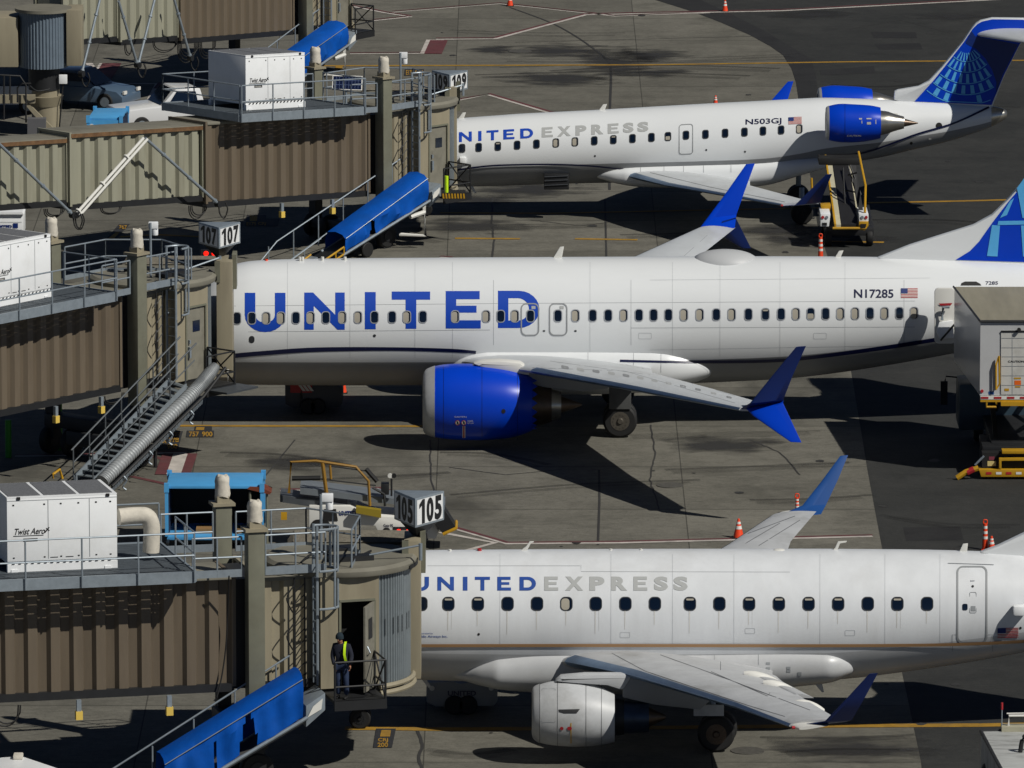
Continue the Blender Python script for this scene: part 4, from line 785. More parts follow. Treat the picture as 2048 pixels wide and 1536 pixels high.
    fo = [(1788, 200), (1789, 183), (1797, 180), (1838, 173), (1858, 162), (1884, 134), (1926, 83), (1944, 56), (1952, 47), (1962, 41), (1985, 36), (2048, 37), (2068, 42), (2072, 54), (2041, 89), (2010, 150), (1984, 216), (1830, 212)]
    blue = [(1829, 203), (1868, 160), (1892, 130), (1928, 84), (1946, 57), (1955, 48), (1964, 43), (1985, 38.5), (2046, 39.5), (2065, 44), (2068, 54), (2039, 89), (2008, 150), (1983, 210)]
    f, fn3 = std_fin(root, Y, fo, .3, 'tail_fin', WHITE, [('blue_field', blue, BLUE, .012)], .05)
    gclip = [(1832, 201), (1868, 162), (1894, 130), (1925, 90), (1934, 91), (1950, 100), (1968, 118), (1982, 140), (1990, 165), (1990, 185), (1980, 208)]
    decal('navy_field', poly2([(1943, 62), (1950, 72), (2036, 89), (2005, 150), (1984, 205), (1992, 186), (1993, 165), (1984, 139), (1970, 116), (1951, 97), (1935, 89), (1931, 85)]), lambda a, b, o: fn3(a, b, .02), BLUE2, f, 0, 0)
    globe(lambda a, b, o: fn3(a, b, .024), (1933, 86), [(20, 36), (40, 57), (62, 80), (85, 102), (107, 122)], f, gclip, 20, 160, 11, 4.6, 1.0)
    x0 = P(1952, 71, Y).x; zt = P(1975, 68, Y).z
    for s in (1, -1):
        wing_mb([(Vector((x0, Y + s * .1, zt)), Vector((x0 + 3.0, Y + s * .1, zt + .1)), .32), (Vector((x0 + 2.6, Y + s * 4.2, zt + .1)), Vector((x0 + 3.9, Y + s * 4.2, zt + .15)), .12)]).build('tailplane', WING, root, ang=60)
    for q_ in ([(914, 240), (925, 225.5), (932, 225), (927, 239)], [(1196, 223), (1206, 209), (1214, 208), (1209, 222)]): blade('blade_antenna', 0, q_, WPL, root, Y)
    mb = MB(); mb.prism([P(x, y, Y - .3) for x, y in ((1145, 362), (1152, 361), (1156, 368), (1152, 369))], (0, .06, 0)); mb.build('drain_mast', WING, root)
    mb = MB(); mb.prism([P(x, y, Y - .3) for x, y in ((936, 371), (945, 371), (953, 386), (950, 387))], (0, .06, 0)); mb.build('drain_mast', WING, root)
    d = MB().box((P(1088, 350, Y - 1.2).x, Y - 1.36, P(1088, 379, Y - 1.3).z), (P(1138, 350, Y - 1.2).x, Y - .95, P(1088, 348, Y - 1.3).z)).build('air_stairs', DARK, root, bev=.03)
    for yy in (354, 362, 371): MB().tube([P(1089, yy, Y - 1.39), P(1136, yy - 2, Y - 1.39)], .02).build('step', mat('dim steel', '#34373c', .5), d)
    for s in (-1, 1):
        cx = P(1600, 400, Y).x; g = MB().tube([(cx, Y + s * 1.9, .45), (cx, Y + s * 1.7, 1.3)], .1).build('landing_gear', GALV, root); wheel_parts(g, (cx, Y + s * 2.1, .42), .42, .28); wheel_parts(g, (cx, Y + s * 1.65, .42), .42, .28)
    nx = P(850, 400, Y).x; g = MB().tube([(nx, Y, .3), (nx, Y, 1.2)], .07).build('nose_gear', DARK, root); wheel_parts(g, (nx, Y - .2, .28), .28, .16); wheel_parts(g, (nx, Y + .2, .28), .28, .16)
regional_far()
# ------------------------------------------------------------------ jet bridges
class Fr:
    def __init__(s, px, Y, yaw, inc=0, h0=0):
        s.O = P(px, 768, Y); s.O.z = 0; s.u = Vector((math.cos(R(yaw)), math.sin(R(yaw)), 0)); s.n = Vector((math.sin(R(yaw)), -math.cos(R(yaw)), 0)); s.k = math.tan(R(inc)); s.h0 = h0
    def W(s, u, n, z, lvl=False): return s.O + s.u * u + s.n * n + Vector((0, 0, z + s.h0 + (0 if lvl or u > 0 else -u * s.k)))
    def box(s, mb, u0, u1, n0, n1, z0, z1, lvl=False):
        return mb.hexa([s.W(u, n, z, lvl) for u, n, z in ((u0, n0, z0), (u1, n0, z0), (u1, n1, z0), (u0, n1, z0), (u0, n0, z1), (u1, n0, z1), (u1, n1, z1), (u0, n1, z1))])
    def ribs(s, mb, u0, u1, n, z0, z1, pitch=.6, d=.055, sg=1):
        prof = []; u = u0; k = 0
        while u < u1:
            prof += [(u, 0), (u + pitch * .40, 0), (u + pitch * .47, -d), (u + pitch * .84, -d)]; u += pitch
        prof = [(min(a, u1), b) for a, b in prof] + [(u1, 0)]; q = []
        for a in prof:
            if not q or a[0] > q[-1][0] + 1e-4: q.append(a)
        mb.loft([[s.W(a, n + sg * b, z) for a, b in q] for z in (z0, z1)], caps=False, closed=False)
    def rail(s, pts, h, root, name='railing', mids=(.5,), r=.025, m=None, every=1.25, toe=0):
        """pts: (u,n,z) foot points"""
        mb = MB(); top = [s.W(u, n, z + h) for u, n, z in pts]; 
        for a, b in zip(pts, pts[1:]):
            A, B = s.W(*a), s.W(*b); L = (B - A).length; k = max(1, round(L / every))
            for q in (1.0,) + tuple(mids): mb.tube([A + Vector((0, 0, h * q)), B + Vector((0, 0, h * q))], r)
            for i in range(k + 1): p = A + (B - A) * i / k; mb.tube([p, p + Vector((0, 0, h))], r)
            if toe: mb.hexa([A + Vector((0, 0, 0)), B, B + s.n * .02, A + s.n * .02, A + Vector((0, 0, toe)), B + Vector((0, 0, toe)), B + s.n * .02 + Vector((0, 0, toe)), A + s.n * .02 + Vector((0, 0, toe))])
        return mb.build(name, m or GALV, root)
def section(fr, root, u0, u1, n0, n1, z0, z1, paint, name, pitch=.6, rusty=False):
    mb = MB(); fr.box(mb, u0, u1, n1 + .12, n0 - .12, z0, z1 - .02); b = mb.build(name, paint, root, smooth=False)
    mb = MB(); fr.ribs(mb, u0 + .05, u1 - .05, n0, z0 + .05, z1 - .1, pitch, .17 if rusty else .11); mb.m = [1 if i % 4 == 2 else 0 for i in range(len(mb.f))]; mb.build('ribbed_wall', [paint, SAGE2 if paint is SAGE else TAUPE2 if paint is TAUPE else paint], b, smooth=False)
    mb = MB(); fr.ribs(mb, u0 + .05, u1 - .05, n1, z0 + .05, z1 - .1, pitch, sg=-1); mb.build('ribbed_wall', paint, b, smooth=False)
    mb = MB(); fr.box(mb, u0, u1, n1 - .05, n0 + .05, z1 - .10, z1); mb.build('roof', ROOFM, b, bev=.02)
    if rusty: mb = MB(); fr.box(mb, u0 + .02, u1 - .02, n0 + .052, n0 + .06, z1 - .17, z1 - .03); mb.build('rusty_gutter', RUST, b, smooth=False)
    mb = MB(); fr.box(mb, u0, u1, n1 - .02, n0 + .03, z0 - .16, z0 + .05); mb.build('bottom_rail', DARK, b, smooth=False)
    for u in (u0, u1):
        mb = MB(); fr.box(mb, u - .05, u + .05, n0 - .06, n0 + .05, z0 - .02, z1 + .02); fr.box(mb, u - .05, u + .05, n1 - .05, n1 + .06, z0 - .02, z1 + .02); fr.box(mb, u - .05, u + .05, n1 + .06, n0 - .06, z1 - .06, z1 + .02); mb.build('end_frame', paint, b, smooth=False)
    return b
def jetbridge(label, px, Y, yaw, inc, h0, sects, frx, frw, plane_gap, fin_y, det=2, cab=True, curtain_w=True, open_door=False, col='lit'):
    fr = Fr(px, Y, yaw, inc, h0); root = thing('jet_bridge', label, 'jet bridge', tuple(fr.O), 'jet bridges at the gates')
    for sc_ in sects: section(fr, root, *sc_)
    # lift columns with cloth wrapped motors
    for n0, n1 in ((.06, .5), (-3.5, -3.08)):
        mb = MB(); fr.box(mb, -.22, .22, n0, n1, 2.0, 6.75); c = mb.build('lift_column', COLG, root, bev=.02)
        mb = MB(); fr.box(mb, -.3, .3, n0 - .06, n1 + .06, 6.75, 6.83); fr.box(mb, -.16, .16, n0 + .06, n1 - .06, 6.83, 7.0); mb.build('column_cap', BEIGE, c)
        mb = MB(); rings = []
        for k in range(8):
            z = 6.98 + .56 * k / 7; q = (.20, .205, .19, .20, .185, .195, .185, .12)[k]; cc = fr.W(.01, (n0 + n1) / 2, z); rings.append([cc + Vector((math.cos(a) * q * (1 + .06 * math.sin(5 * a + k)), math.sin(a) * q, .03 * math.sin(3 * a))) for a in [2 * math.pi * j / 16 for j in range(16)]])
        mb.loft(rings); mb.build('cloth_wrap', BAG, c, ang=50)
        mb = MB(); fr.box(mb, -.18, .18, n0 + .04, n1 - .04, .55, 2.0, True); mb.build('lower_column', DARK, c)
    mb = MB(); fr.box(mb, -.3, .3, -3.4, .4, .95, 1.35, True); fr.box(mb, -.5, .5, -2.3, -.7, .5, .95, True); bg_ = mb.build('bogie', DARK, root, bev=.03)
    for q in (-2.5, -.9, .35, -3.4): w_ = MB().wheel(fr.W(0, q, .45 - h0, True), fr.n, .45, .3).build('wheel', BLACK, bg_); MB().cyl(fr.W(0, q, .45 - h0, True) - fr.n * .17, fr.n, .2, .34, 16).build('rim', DARK, w_)
    # dark gap frame between outer and inner section
    mb = MB(); fr.box(mb, -.46, .2, -2.2, -.12, 2.5, 5.4); mb.build('section_gap', DARK, root, smooth=False)
    # inner section
    section(fr, root, .25, 1.75, -.06, -2.95, 2.62, 5.42, BEIGE, 'front_section', .56)
    if not cab: return fr, root
    Cc = fr.W(2.75, -1.5, 0, True); RAD = 1.8; z0, z1 = 2.45, 5.42
    cb = MB(); ang0 = math.atan2(fr.u.y, fr.u.x)
    def pt(a, r, z): return Vector((Cc.x + math.cos(a) * r, Cc.y + math.sin(a) * r, z + h0))
    # door wall tangent to the drum
    wl = MB(); fr.box(wl, 1.75, 2.3, -.1, .3, z0, z1, True); fr.box(wl, 3.17, 3.32, -.1, .3, z0, z1, True); fr.box(wl, 2.3, 3.17, -.1, .3, 4.75, z1, True)
    cbo = wl.build('cab_wall', BEIGE, root, smooth=False)
    mb = MB(); fr.box(mb, 2.26, 3.21, .3, .34, 4.73, 4.79, True); fr.box(mb, 2.24, 2.3, .3, .33, z0, 4.75, True); fr.box(mb, 3.17, 3.23, .3, .33, z0, 4.75, True); mb.build('door_frame', COLG, cbo)
    DOORM = mat('stained door paint', '#7d7a6e', .5, var=.15, scale=2.5, dirt='#3f3b33', dirt_amt=.7)
    if open_door:
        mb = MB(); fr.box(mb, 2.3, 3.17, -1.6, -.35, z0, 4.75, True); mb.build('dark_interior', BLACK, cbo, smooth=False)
        a, b = fr.W(3.16, .28, z0, True), fr.W(2.72, 1.0, z0, True); d = b - a; n_ = Vector((-d.y, d.x, 0)).normalized() * .05
        mb = MB().hexa([a, b, b + n_, a + n_] + [p + Vector((0, 0, 2.26)) for p in (a, b, b + n_, a + n_)]); dd = mb.build('service_door', DOORM, cbo)
        q = lambda s_, z: a + d * s_ - n_ * (.15 if 1 else 0) + Vector((0, 0, z))
        sgn = -1 if n_.y > 0 else 1
        def q(s_, z, o=.012): return a + d * s_ + (n_ * 0 if n_.y > 0 else n_) + Vector((0, 0, z)) + (-n_.normalized() if n_.y > 0 else n_.normalized()) * o
        mb = MB().add([q(.3, 1.35), q(.68, 1.35), q(.68, 1.9), q(.3, 1.9)], [(0, 1, 2, 3)]); mb.build('door_window', DARK, dd, smooth=False)
        MB().tube([q(.85, .95, .02), q(.9, 1.05, .1), q(.85, 1.2, .02)], .02).build('handle', GALV, dd)
    else:
        mb = MB(); fr.box(mb, 2.3, 3.17, .1, .27, z0, 4.75, True); dd = mb.build('service_door', DOORM, cbo, smooth=False)
        mb = MB(); fr.box(mb, 2.62, 2.95, .27, .285, 3.95, 4.3, True); mb.build('door_window', GLASS, dd, smooth=False)
        mb = MB(); fr.box(mb, 2.38, 2.46, .27, .36, 3.15, 3.5, True); fr.box(mb, 2.4, 2.46, .27, .34, 3.6, 3.72, True); mb.build('handle', GALV, dd)
    # slatted curtain arc
    a0 = ang0 - math.atan2(1.8, .58); a1 = R(12); n = 66; mb = MB(); rings = [[], []]
    prof = []
    for k in range(n + 1):
        a = a0 + (a1 - a0) * k / n; r = RAD + (.035 if k % 3 else -.02); prof.append((a, r))
    mb.loft([[pt(a, r, z) for a, r in prof] for z in (z0, z1)], caps=False, closed=False); sl_ = mb.build('slatted_curtain', SLAT, root, smooth=False)
    if det > 1:
        mb = MB()
        for k in range(6):
            i = int(n * (.12 + .11 * k)); i -= i % 3
            a, b = prof[i][0] + .01, prof[i + 1][0]; mb.add([pt(a, RAD + .042, 3.75), pt(b, RAD + .042, 3.75), pt(b, RAD + .042, 4.2), pt(a, RAD + .042, 4.2)], [(0, 1, 2, 3)])
        mb.build('vent_slots', BLACK, sl_, smooth=False)
    mb = MB()
    for r_, z_ in ((RAD + .10, z0 - .03), (RAD + .12, z0 - .2)): mb.tube([pt(a0 + (a1 - a0) * k / 20, r_, z_) for k in range(21)], .07, 8)
    mb.build('floor_ring', BEIGE, root)
    mb = MB().loft([[pt(2 * math.pi * k / 48, 1.75, z) for k in range(48)] for z in (z0 - .2, z0)]); mb.build('cab_floor', DARK, root)
    mb = MB().loft([[pt(2 * math.pi * k / 56, r, z) for k in range(56)] for r, z in ((1.98, z1 - .02), (2.0, z1 + .02), (2.0, z1 + .12), (1.9, z1 + .2))]); ro = mb.build('cab_roof', ROOFM, root)
    mb = MB().loft([[pt(a0 + (a1 - a0) * (.45 + .6 * k / 16), r, z) for k in range(17)] for r, z in ((1.9, z1 - .02), (2.03, z1 - .02), (2.03, z1 + .10))], caps=False, closed=False); mb.build('rubber_skirt', BLACK, ro)
    fr.box(MB(), 0, 1, 0, 1, 0, 1); mb = MB(); fr.box(mb, 1.7, 3.2, -3.1, .32, z1 + .0, z1 + .14, True); mb.build('roof_plate', ROOFM, root, smooth=False)
    # hidden far wall of the drum
    mb = MB().loft([[pt(a1 + (a0 + 2 * math.pi - R(72) - a1) * k / 30, RAD - .05, z) for k in range(31)] for z in (z0, z1)], caps=False, closed=False); mb.build('cab_back_wall', BEIGE, root)
    # canopy frame and bellows toward the aircraft
    x0, x1 = Cc.x + frx, Cc.x + frx + frw; yb = Cc.y
    mb = MB().box((x0, yb + .15, 2.25 + h0), (x1, yb + 1.5, 5.95 + h0)).box((x0 - 3.2, yb + .9, 2.25 + h0), (x0 - 2.9, yb + 1.5, 5.40 + h0)).box((x0 - 2.9, yb + .9, 5.2 + h0), (x0, yb + 1.5, 5.40 + h0)).box((x0 - 2.9, yb + .9, 2.2 + h0), (x0, yb + 1.5, 2.5 + h0)); cf = mb.build('canopy_frame', BEIGE, root, bev=.02)
    mb = MB().box((x1 - .02, yb + .6, 5.0 + h0), (x1 + .12, yb + 1.4, 6.1 + h0)).box((x0 - .05, yb + .1, 5.3 + h0), (x0 + .12, yb + .25, 5.95 + h0)); mb.build('canopy_bracket', COLG, cf)
    mb = MB(); rings = []; yy = yb + 1.45; k = 0
    while yy < fin_y: rings.append((yy, .0 if k % 2 else .09)); yy += .09; k += 1
    rings.append((fin_y, .05))
    def rrect(yq, g): return [Vector((x0 + (x1 - x0) / 2 - 1.6 + sx * (1.66 + g), yq, (3.95 if sz * sx != 9 else 4) + h0 + sz * (1.62 + g))) for sx, sz in ((1, -1), (1, .3), (1, .85), (.9, 1), (-.9, 1), (-1, .85), (-1, .3), (-1, -1))]
    mb.loft([rrect(a, b) for a, b in rings], caps=False); mb.build('bellows', BELLOW, root, smooth=False)
    # caged ladder
    mb = MB()
    for n_ in (.08, .46): mb.tube([fr.W(1.62, n_, 2.6), fr.W(1.62, n_, 6.8)], .042)
    for k in range(13): z = 2.8 + k * .29; mb.tube([fr.W(1.62, .08, z), fr.W(1.62, .46, z)], .018, 5)
    lad = mb.build('ladder', GALV, root); mb = MB()
    hoop = lambda z: [fr.W(1.62 + .58 * max(0, math.sin(a)) ** .8, .36 - .34 * math.cos(a), z) for a in [math.pi * k / 12 for k in range(13)]]
    for z in (4.65, 5.65, 6.75): mb.tube(hoop(z), .034)
    for i in (3, 6, 9): mb.tube([hoop(4.65)[i], hoop(6.75)[i]], .034)
    mb.build('ladder_cage', GALV, lad)
    mb = MB()   # dark cable ladder
    for u in (1.1, 1.38): mb.tube([fr.W(u, .1, 2.5), fr.W(u, .1, 5.4)], .022)
    for k in range(9): mb.tube([fr.W(1.1, .1, 2.6 + .3 * k), fr.W(1.38, .1, 2.85 + .3 * k)], .015, 5)
    for zc in (4.9, 3.9): mb.tube(spl([fr.W(1.08, .12, zc + .3), fr.W(.86, .25, zc), fr.W(1.04, .15, zc - .4)], 6), .02, 5)
    mb.build('cable_ladder', DARK, root)
    # platform at the door
    mb = MB(); fr.box(mb, 1.8, 3.2, .32, 1.55, 2.3, 2.38, True); fr.box(mb, 1.8, 3.2, 1.5, 1.56, 2.12, 2.38, True); pf = mb.build('door_platform', DARK, root)
    mb = MB()
    A = [(1.82, 1.52), (3.17, 1.52), (3.17, .4)]
    for z in (2.75, 3.4): mb.tube([fr.W(u, n, z, True) for u, n in A], .028)
    for u, n in ((1.82, 1.52), (3.17, 1.52), (3.17, .4)): mb.tube([fr.W(u, n, 2.35, True), fr.W(u, n, 3.4, True)], .032)
    mb.tube([fr.W(3.17, .4, 2.4, True), fr.W(3.17, 1.5, 3.38, True)], .025); mb.tube([fr.W(3.17, 1.5, 2.4, True), fr.W(3.17, .4, 3.38, True)], .025); mb.build('platform_railing', DARK, pf)
    # roof railings around walkway
    z = 5.55
    fr.rail([(.3, .25, z), (1.9, .25, z)], 1.05, root, toe=.22, every=.75)
    fr.rail([(.3, -3.0, z), (2.2, -3.0, z), (3.3, -1.6, z), (2.6, .25, z)], 1.05, root, every=.9, toe=.15)
    fr.rail([(-1.7, -3.1, z), (-.3, -3.1, z)], 1.05, root, every=.7, toe=.2); fr.rail([(-1.65, .3, z), (-.35, .3, z)], 1.05, root, every=.65, toe=.2)
    mb = MB(); mb.tube([fr.W(2.1, -1.0, 5.6, True), fr.W(2.1, -1.0, 7.35, True)], .04); pb = mb.build('camera_post', GALV, root)
    c = fr.W(2.28, -1.05, 7.25, True); MB().box((c.x - .14, c.y - .12, c.z - .1), (c.x + .16, c.y + .12, c.z + .1)).cyl(c + Vector((.06, 0, -.32)), (0, 0, 1), .1, .24, 14).build('camera', HWHITE, pb, bev=.02)
    mb = MB(); mb.tube([fr.W(3.3, -.6, 5.75, True), fr.W(4.6, -.3, 6.0, True)], .03); mb.tube([fr.W(4.6, -.3, 5.6, True), fr.W(4.6, -.3, 6.05, True)], .05); mb.build('roof_bar', GALV, root)
    mb = MB(); fr.box(mb, 2.4, 3.3, -2.4, -1.9, 5.62, 5.7, True); fr.box(mb, 2.2, 3.4, -.9, -.5, 5.6, 5.75, True); mb.tube(spl([fr.W(1.4, -.6, 5.6, True), fr.W(2.0, -1.2, 5.75, True), fr.W(2.8, -.8, 5.65, True), fr.W(3.6, -1.6, 5.65, True)], 6), .03); mb.build('roof_cables', DARK, root)
    return fr, root
def deck(fr, root, u0, u1, cables=True):
    z = 5.80; E = .92
    mb = MB(); n = -3.1
    while n < E - .02: fr.box(mb, u0, u1, n, min(n + .135, E), z, z + .05); n += .19
    k = u0 + .3
    while k < u1: fr.box(mb, k, k + .07, -3.08, E - .02, z - .11, z - .002); k += 1.12
    d = mb.build('service_deck', GRATE, root, smooth=False)
    mb = MB(); fr.box(mb, u0, u1, E, E + .06, z - .22, z + .08); fr.box(mb, u0, u1, -3.16, -3.1, z - .22, z + .08); fr.box(mb, u1, u1 + .06, -3.1, E, z - .2, z + .08); fr.box(mb, u0 - .06, u0, -3.1, E, z - .2, z + .08); mb.build('deck_channel', GALV, d, smooth=False)
    fr.rail([(u0, E + .10, z - .2), (u1 - .02, E + .10, z - .2)], 1.3, d, every=1.45, mids=(.55,)); fr.rail([(u1, E, z), (u1, -1.2, z)], 1.1, d, every=1.1); fr.rail([(u1, -3.1, z), (u0, -3.1, z)], 1.1, d, every=1.5); fr.rail([(u0, -3.1, z), (u0, E, z)], 1.1, d, every=1.5)
def hvac(fr, label, text=True, u0=-6.45, u1=-3.55, dz=0):
    c = fr.W((u0 + u1) / 2, -1.2, 5.8 + dz); root = thing('air_conditioning_unit', label, 'air conditioner', tuple(c), 'white air conditioning units on the bridge roofs')
    n1, n0 = -.1, -2.05; z = 6.12 + dz; zt = 7.78 + dz
    mb = MB(); fr.box(mb, u0, u1, n0, n1, z, zt); b = mb.build('cabinet', HWHITE, root, bev=.02)
    fn = lambda u, zz, o: fr.W(u, n1 + o, zz)
    def q(name, u_0, u_1, a, c_, m, o, par=b): mb = MB(); mb.add([fn(u_0, a, o), fn(u_1, a, o), fn(u_1, c_, o), fn(u_0, c_, o)], [(0, 1, 2, 3)]); return mb.build(name, m, par, smooth=False)
    w = u1 - u0
    for f_ in (.37, .745): q('panel_gap', u0 + w * f_, u0 + w * f_ + .018, z + .05, zt - .08, LINEG, .004)
    q('panel_gap', u0, u1, zt - .075, zt - .06, LINEG, .004)
    for f_ in (.05, .33, .48, .64, .80, .93):
        q('latch', u0 + w * f_, u0 + w * f_ + .05, zt - .2, zt - .16, BLACK, .006)
        q('latch', u0 + w * f_, u0 + w * f_ + .05, z + .08, z + .115, BLACK, .006)
    q('slot', u0 + w * .39, u0 + w * .46, z + .07, z + .09, BLACK, .007); q('slot', u0 + w * .53, u0 + w * .60, z + .07, z + .09, BLACK, .007)
    for f_ in (.09, .90): mb = MB(); fr.box(mb, u0 + w * f_, u0 + w * f_ + .09, n1 - .02, n1 + .03, zt - .04, zt + .03); mb.build('lifting_lug', BLACK, b)
    # side end face details
    # roof grilles
    mb = MB(); fr.box(mb, u0, u1, n0, n1, zt, zt + .03); tp = mb.build('roof_frame', HWHITE, b, smooth=False)
    for i in range(3):
        a = u0 + .06 + i * (w - .06) / 3; mb = MB(); fr.box(mb, a, a + (w - .06) / 3 - .1, n0 + .08, n1 - .1, zt + .03, zt + .045); mb.build('roof_grille', MESHM, tp, smooth=False)
    mb = MB(); fr.box(mb, u0 + .02, u1 - .02, n0 + .05, n1 - .03, z - .07, z); fr.box(mb, u0, u1, n1 - .12, n1 + .02, z - .27, z - .07); fr.box(mb, u0, u1, n0, n0 + .12, z - .27, z - .07)
    for f_ in (.05, .9): fr.box(mb, u0 + w * f_ - .05, u0 + w * f_ + .12, n1 - .3, n1 + .04, z - .38, z - .2)
    mb.build('skid', HWHITE, root)
    mb = MB(); 
    for i in range(16): a = u0 + .1 + i * (w - .2) / 16; mb.add([fn(a, z - .065, .035), fn(a + .08, z - .065, .035), fn(a + .13, z - .01, .035), fn(a + .05, z - .01, .035)], [(0, 1, 2, 3)])
    mb.build('stripe_row', BLACK, root, smooth=False)
    if text:
        m = text2('Twist Aero', .02); mb = MB(); mb.add([fn(u0 + .16 + a * .82 + .05 * (1 - b_), z + .87 - b_ * .17, .006) for a, b_ in m[0]], m[1]); mb.build('maker_lettering', SIGNB, b, smooth=False)
        mb = MB(); mb.add([fn(u0 + .16, z + .66, .006), fn(u0 + .95, z + .66, .006), fn(u0 + .97, z + .68, .006), fn(u0 + .16, z + .68, .006)], [(0, 1, 2, 3)]); mb.add([fn(u0 + 1.0, z + .72, .006), fn(u0 + 1.12, z + .86, .006), fn(u0 + 1.10, z + .88, .006), fn(u0 + .97, z + .74, .006)], [(0, 1, 2, 3)]); mb.add([fn(u0 + 1.02, z + .84, .008), fn(u0 + 1.1, z + .77, .008), fn(u0 + 1.12, z + .79, .008), fn(u0 + 1.04, z + .86, .008)], [(0, 1, 2, 3)])
        mb.build('maker_logo', SIGNB, b, smooth=False)
        l = q('model_plate', u0 + .42, u0 + .80, z + .52, z + .6, SIGNB, .006); m = text2('PCA90A', .02); mb = MB(); mb.add([fn(u0 + .46 + a * .3, z + .582 - b_ * .044, .010) for a, b_ in m[0]], m[1]); mb.build('model_text', WPL, l, smooth=False)
def digits(num):
    out = []; w = .30; gap = (1 - w * len(num)) / (len(num) - 1)
    for i, ch in enumerate(num):
        x0 = i * (w + gap); g = poly2([(.12, .19), (.58, 0), (.92, 0), (.92, 1), (.5, 1), (.5, .25), (.12, .37)]) if ch == '1' else text2(ch, .05)
        out.append(([(x0 + a * w, b) for a, b in g[0]], g[1]))
    return join2(out)
def gatesign(num, px, Y, label, zb, zt_, rot=0, side=1.33, base=5.9, pole=True):
    c = P(px, 700, Y); root = thing('gate_sign', label, 'gate sign', (c.x, Y, base), 'three sided gate number signs')
    r = side / math.sqrt(3); tri = [Vector((c.x + r * math.sin(R(a + rot)), Y - r * math.cos(R(a + rot)), 0)) for a in (0, 120, 240)]
    MB().prism([p + Vector((0, 0, zb)) for p in tri], (0, 0, zt_ - zb)).build('sign_box', GALV, root, bev=.02)
    for i, j in ((0, 1), (2, 0), (1, 2)):
        a, b = tri[i], tri[j]; d = (b - a); n = Vector((d.y, -d.x, 0)).normalized()
        if n.dot((a + b) / 2 - Vector((c.x, Y, 0))) < 0: n = -n
        g = lambda s_, z, o: a + d * s_ + Vector((0, 0, z)) + n * o
        mb = MB().add([g(.06, zb + .06, .006), g(.94, zb + .06, .006), g(.94, zt_ - .06, .006), g(.06, zt_ - .06, .006)], [(0, 1, 2, 3)]); pn = mb.build('sign_face', SIGNW, root, smooth=False)
        m = digits(num); hh = zt_ - zb - .14; mb = MB(); mb.add([g(.10 + q_ * .80, zt_ - .07 - w_ * hh, .012) for q_, w_ in m[0]], m[1]); mb.build('number', SIGNB, pn, smooth=False)
    mb = MB().loft([[Vector((c.x, Y, 0)) + (p - Vector((c.x, Y, 0))) * k + Vector((0, 0, z)) for p in tri] for k, z in ((.8, zb), (.12, zb - .42))]); mb.build('sign_bracket', DARK, root)
    MB().tube([(c.x, Y, base - .15), (c.x, Y, zb - .1)], .07, 12).build('pole', GALV, root)
def lights(px, py, Y, label, h=.3):
    c = P(px, py, Y); root = thing('signal_light', label, 'signal light', (c.x, Y, c.z - h), 'pairs of red signal lights on the bridge tips')
    MB().box((c.x - .3, Y + .0, c.z - .1), (c.x + .3, Y + .12, c.z + .12)).tube([(c.x, Y + .06, c.z - .1), (c.x, Y + .06, c.z - h)], .03).build('lamp_housing', DARK, root)
    for s in (-.13, .13): MB().cyl((c.x + s, Y + .01, c.z), (0, -1, 0), .085, .06, 16, .06).build('red_lamp', REDL, root)
def bumper(fr, root, us, z=2.35):
    for u in us:
        mb = MB(); fr.box(mb, u - .06, u + .06, .04, .14, z - .2, z + .1); b = mb.build('hanging_bracket', GALV, root)
        mb = MB(); fr.box(mb, u - .09, u + .09, .03, .17, z - .42, z - .2); mb.build('yellow_block', mat('pale yellow block', '#d9b955', .6), b)
def loops(fr, root, lst, name='hanging_cable'):
    for u, w_, z, dp, n_ in lst:
        mb = MB()
        for k in range(n_): mb.tube([fr.W(u + w_ * math.sin(math.pi * (t / 10 - .5)) * .5 + .05 * k, .12 + .03 * k, z - dp * (1 - .15 * k) * math.cos(math.pi * (t / 10 - .5)) ** .7) for t in range(11)], .022, 5)
        mb.build(name, BLACK, root)
S = lambda *a: a
fr5, b5 = jetbridge('taupe jet bridge with slatted cab curtain and open service door, at gate 105', 502, -51.8, 15.5, .6, 0, [S(-12, -.5, 0, -1.85, 2.62, 5.52, TAUPE, 'outer_section', .6), S(-22, -12.05, -.12, -1.72, 2.75, 5.42, SAGE, 'middle_section', .64, True)], 1.66, .44, 0, -46.5, open_door=True)
deck(fr5, b5, -7.7, -1.75); hvac(fr5, 'white air conditioning unit with readable maker lettering, on the nearest bridge roof'); bumper(fr5, b5, (-4.65, -2.25)); loops(fr5, b5, [(-6.6, .7, 2.4, .55, 2)])
fr7, b7 = jetbridge('taupe jet bridge with closed door and long open stair, at gate 107', 262, -7.9, 51, 0, -.03, [S(-9, -.5, 0, -1.85, 2.62, 5.52, TAUPE, 'outer_section', .6), S(-20, -9.05, -.12, -1.72, 2.75, 5.42, SAGE, 'middle_section', .64, True)], 2.0, .5, 0, -1.6)
deck(fr7, b7, -7.7, -1.75); hvac(fr7, 'white air conditioning unit cut off by the left photo edge, on the middle bridge roof'); bumper(fr7, b7, (-3.6, -1.5)); loops(fr7, b7, [(-1.0, .9, 2.45, .3, 2)])
fr9, b9 = jetbridge('taupe and sage jet bridge with rusty roof edge and solar panel, at gate 109', 758, 34.3, 45, 3.4, -.58, [S(-8.5, -.5, 0, -1.85, 2.62, 5.52, TAUPE, 'outer_section', .6), S(-14.85, -8.55, -.12, -1.72, 2.85, 5.42, SAGE, 'middle_section', .64, True), S(-24, -14.9, -.24, -1.6, 3.0, 5.25, SAGE, 'inner_section', .6, True)], 1.55, .38, 0, 40.4)
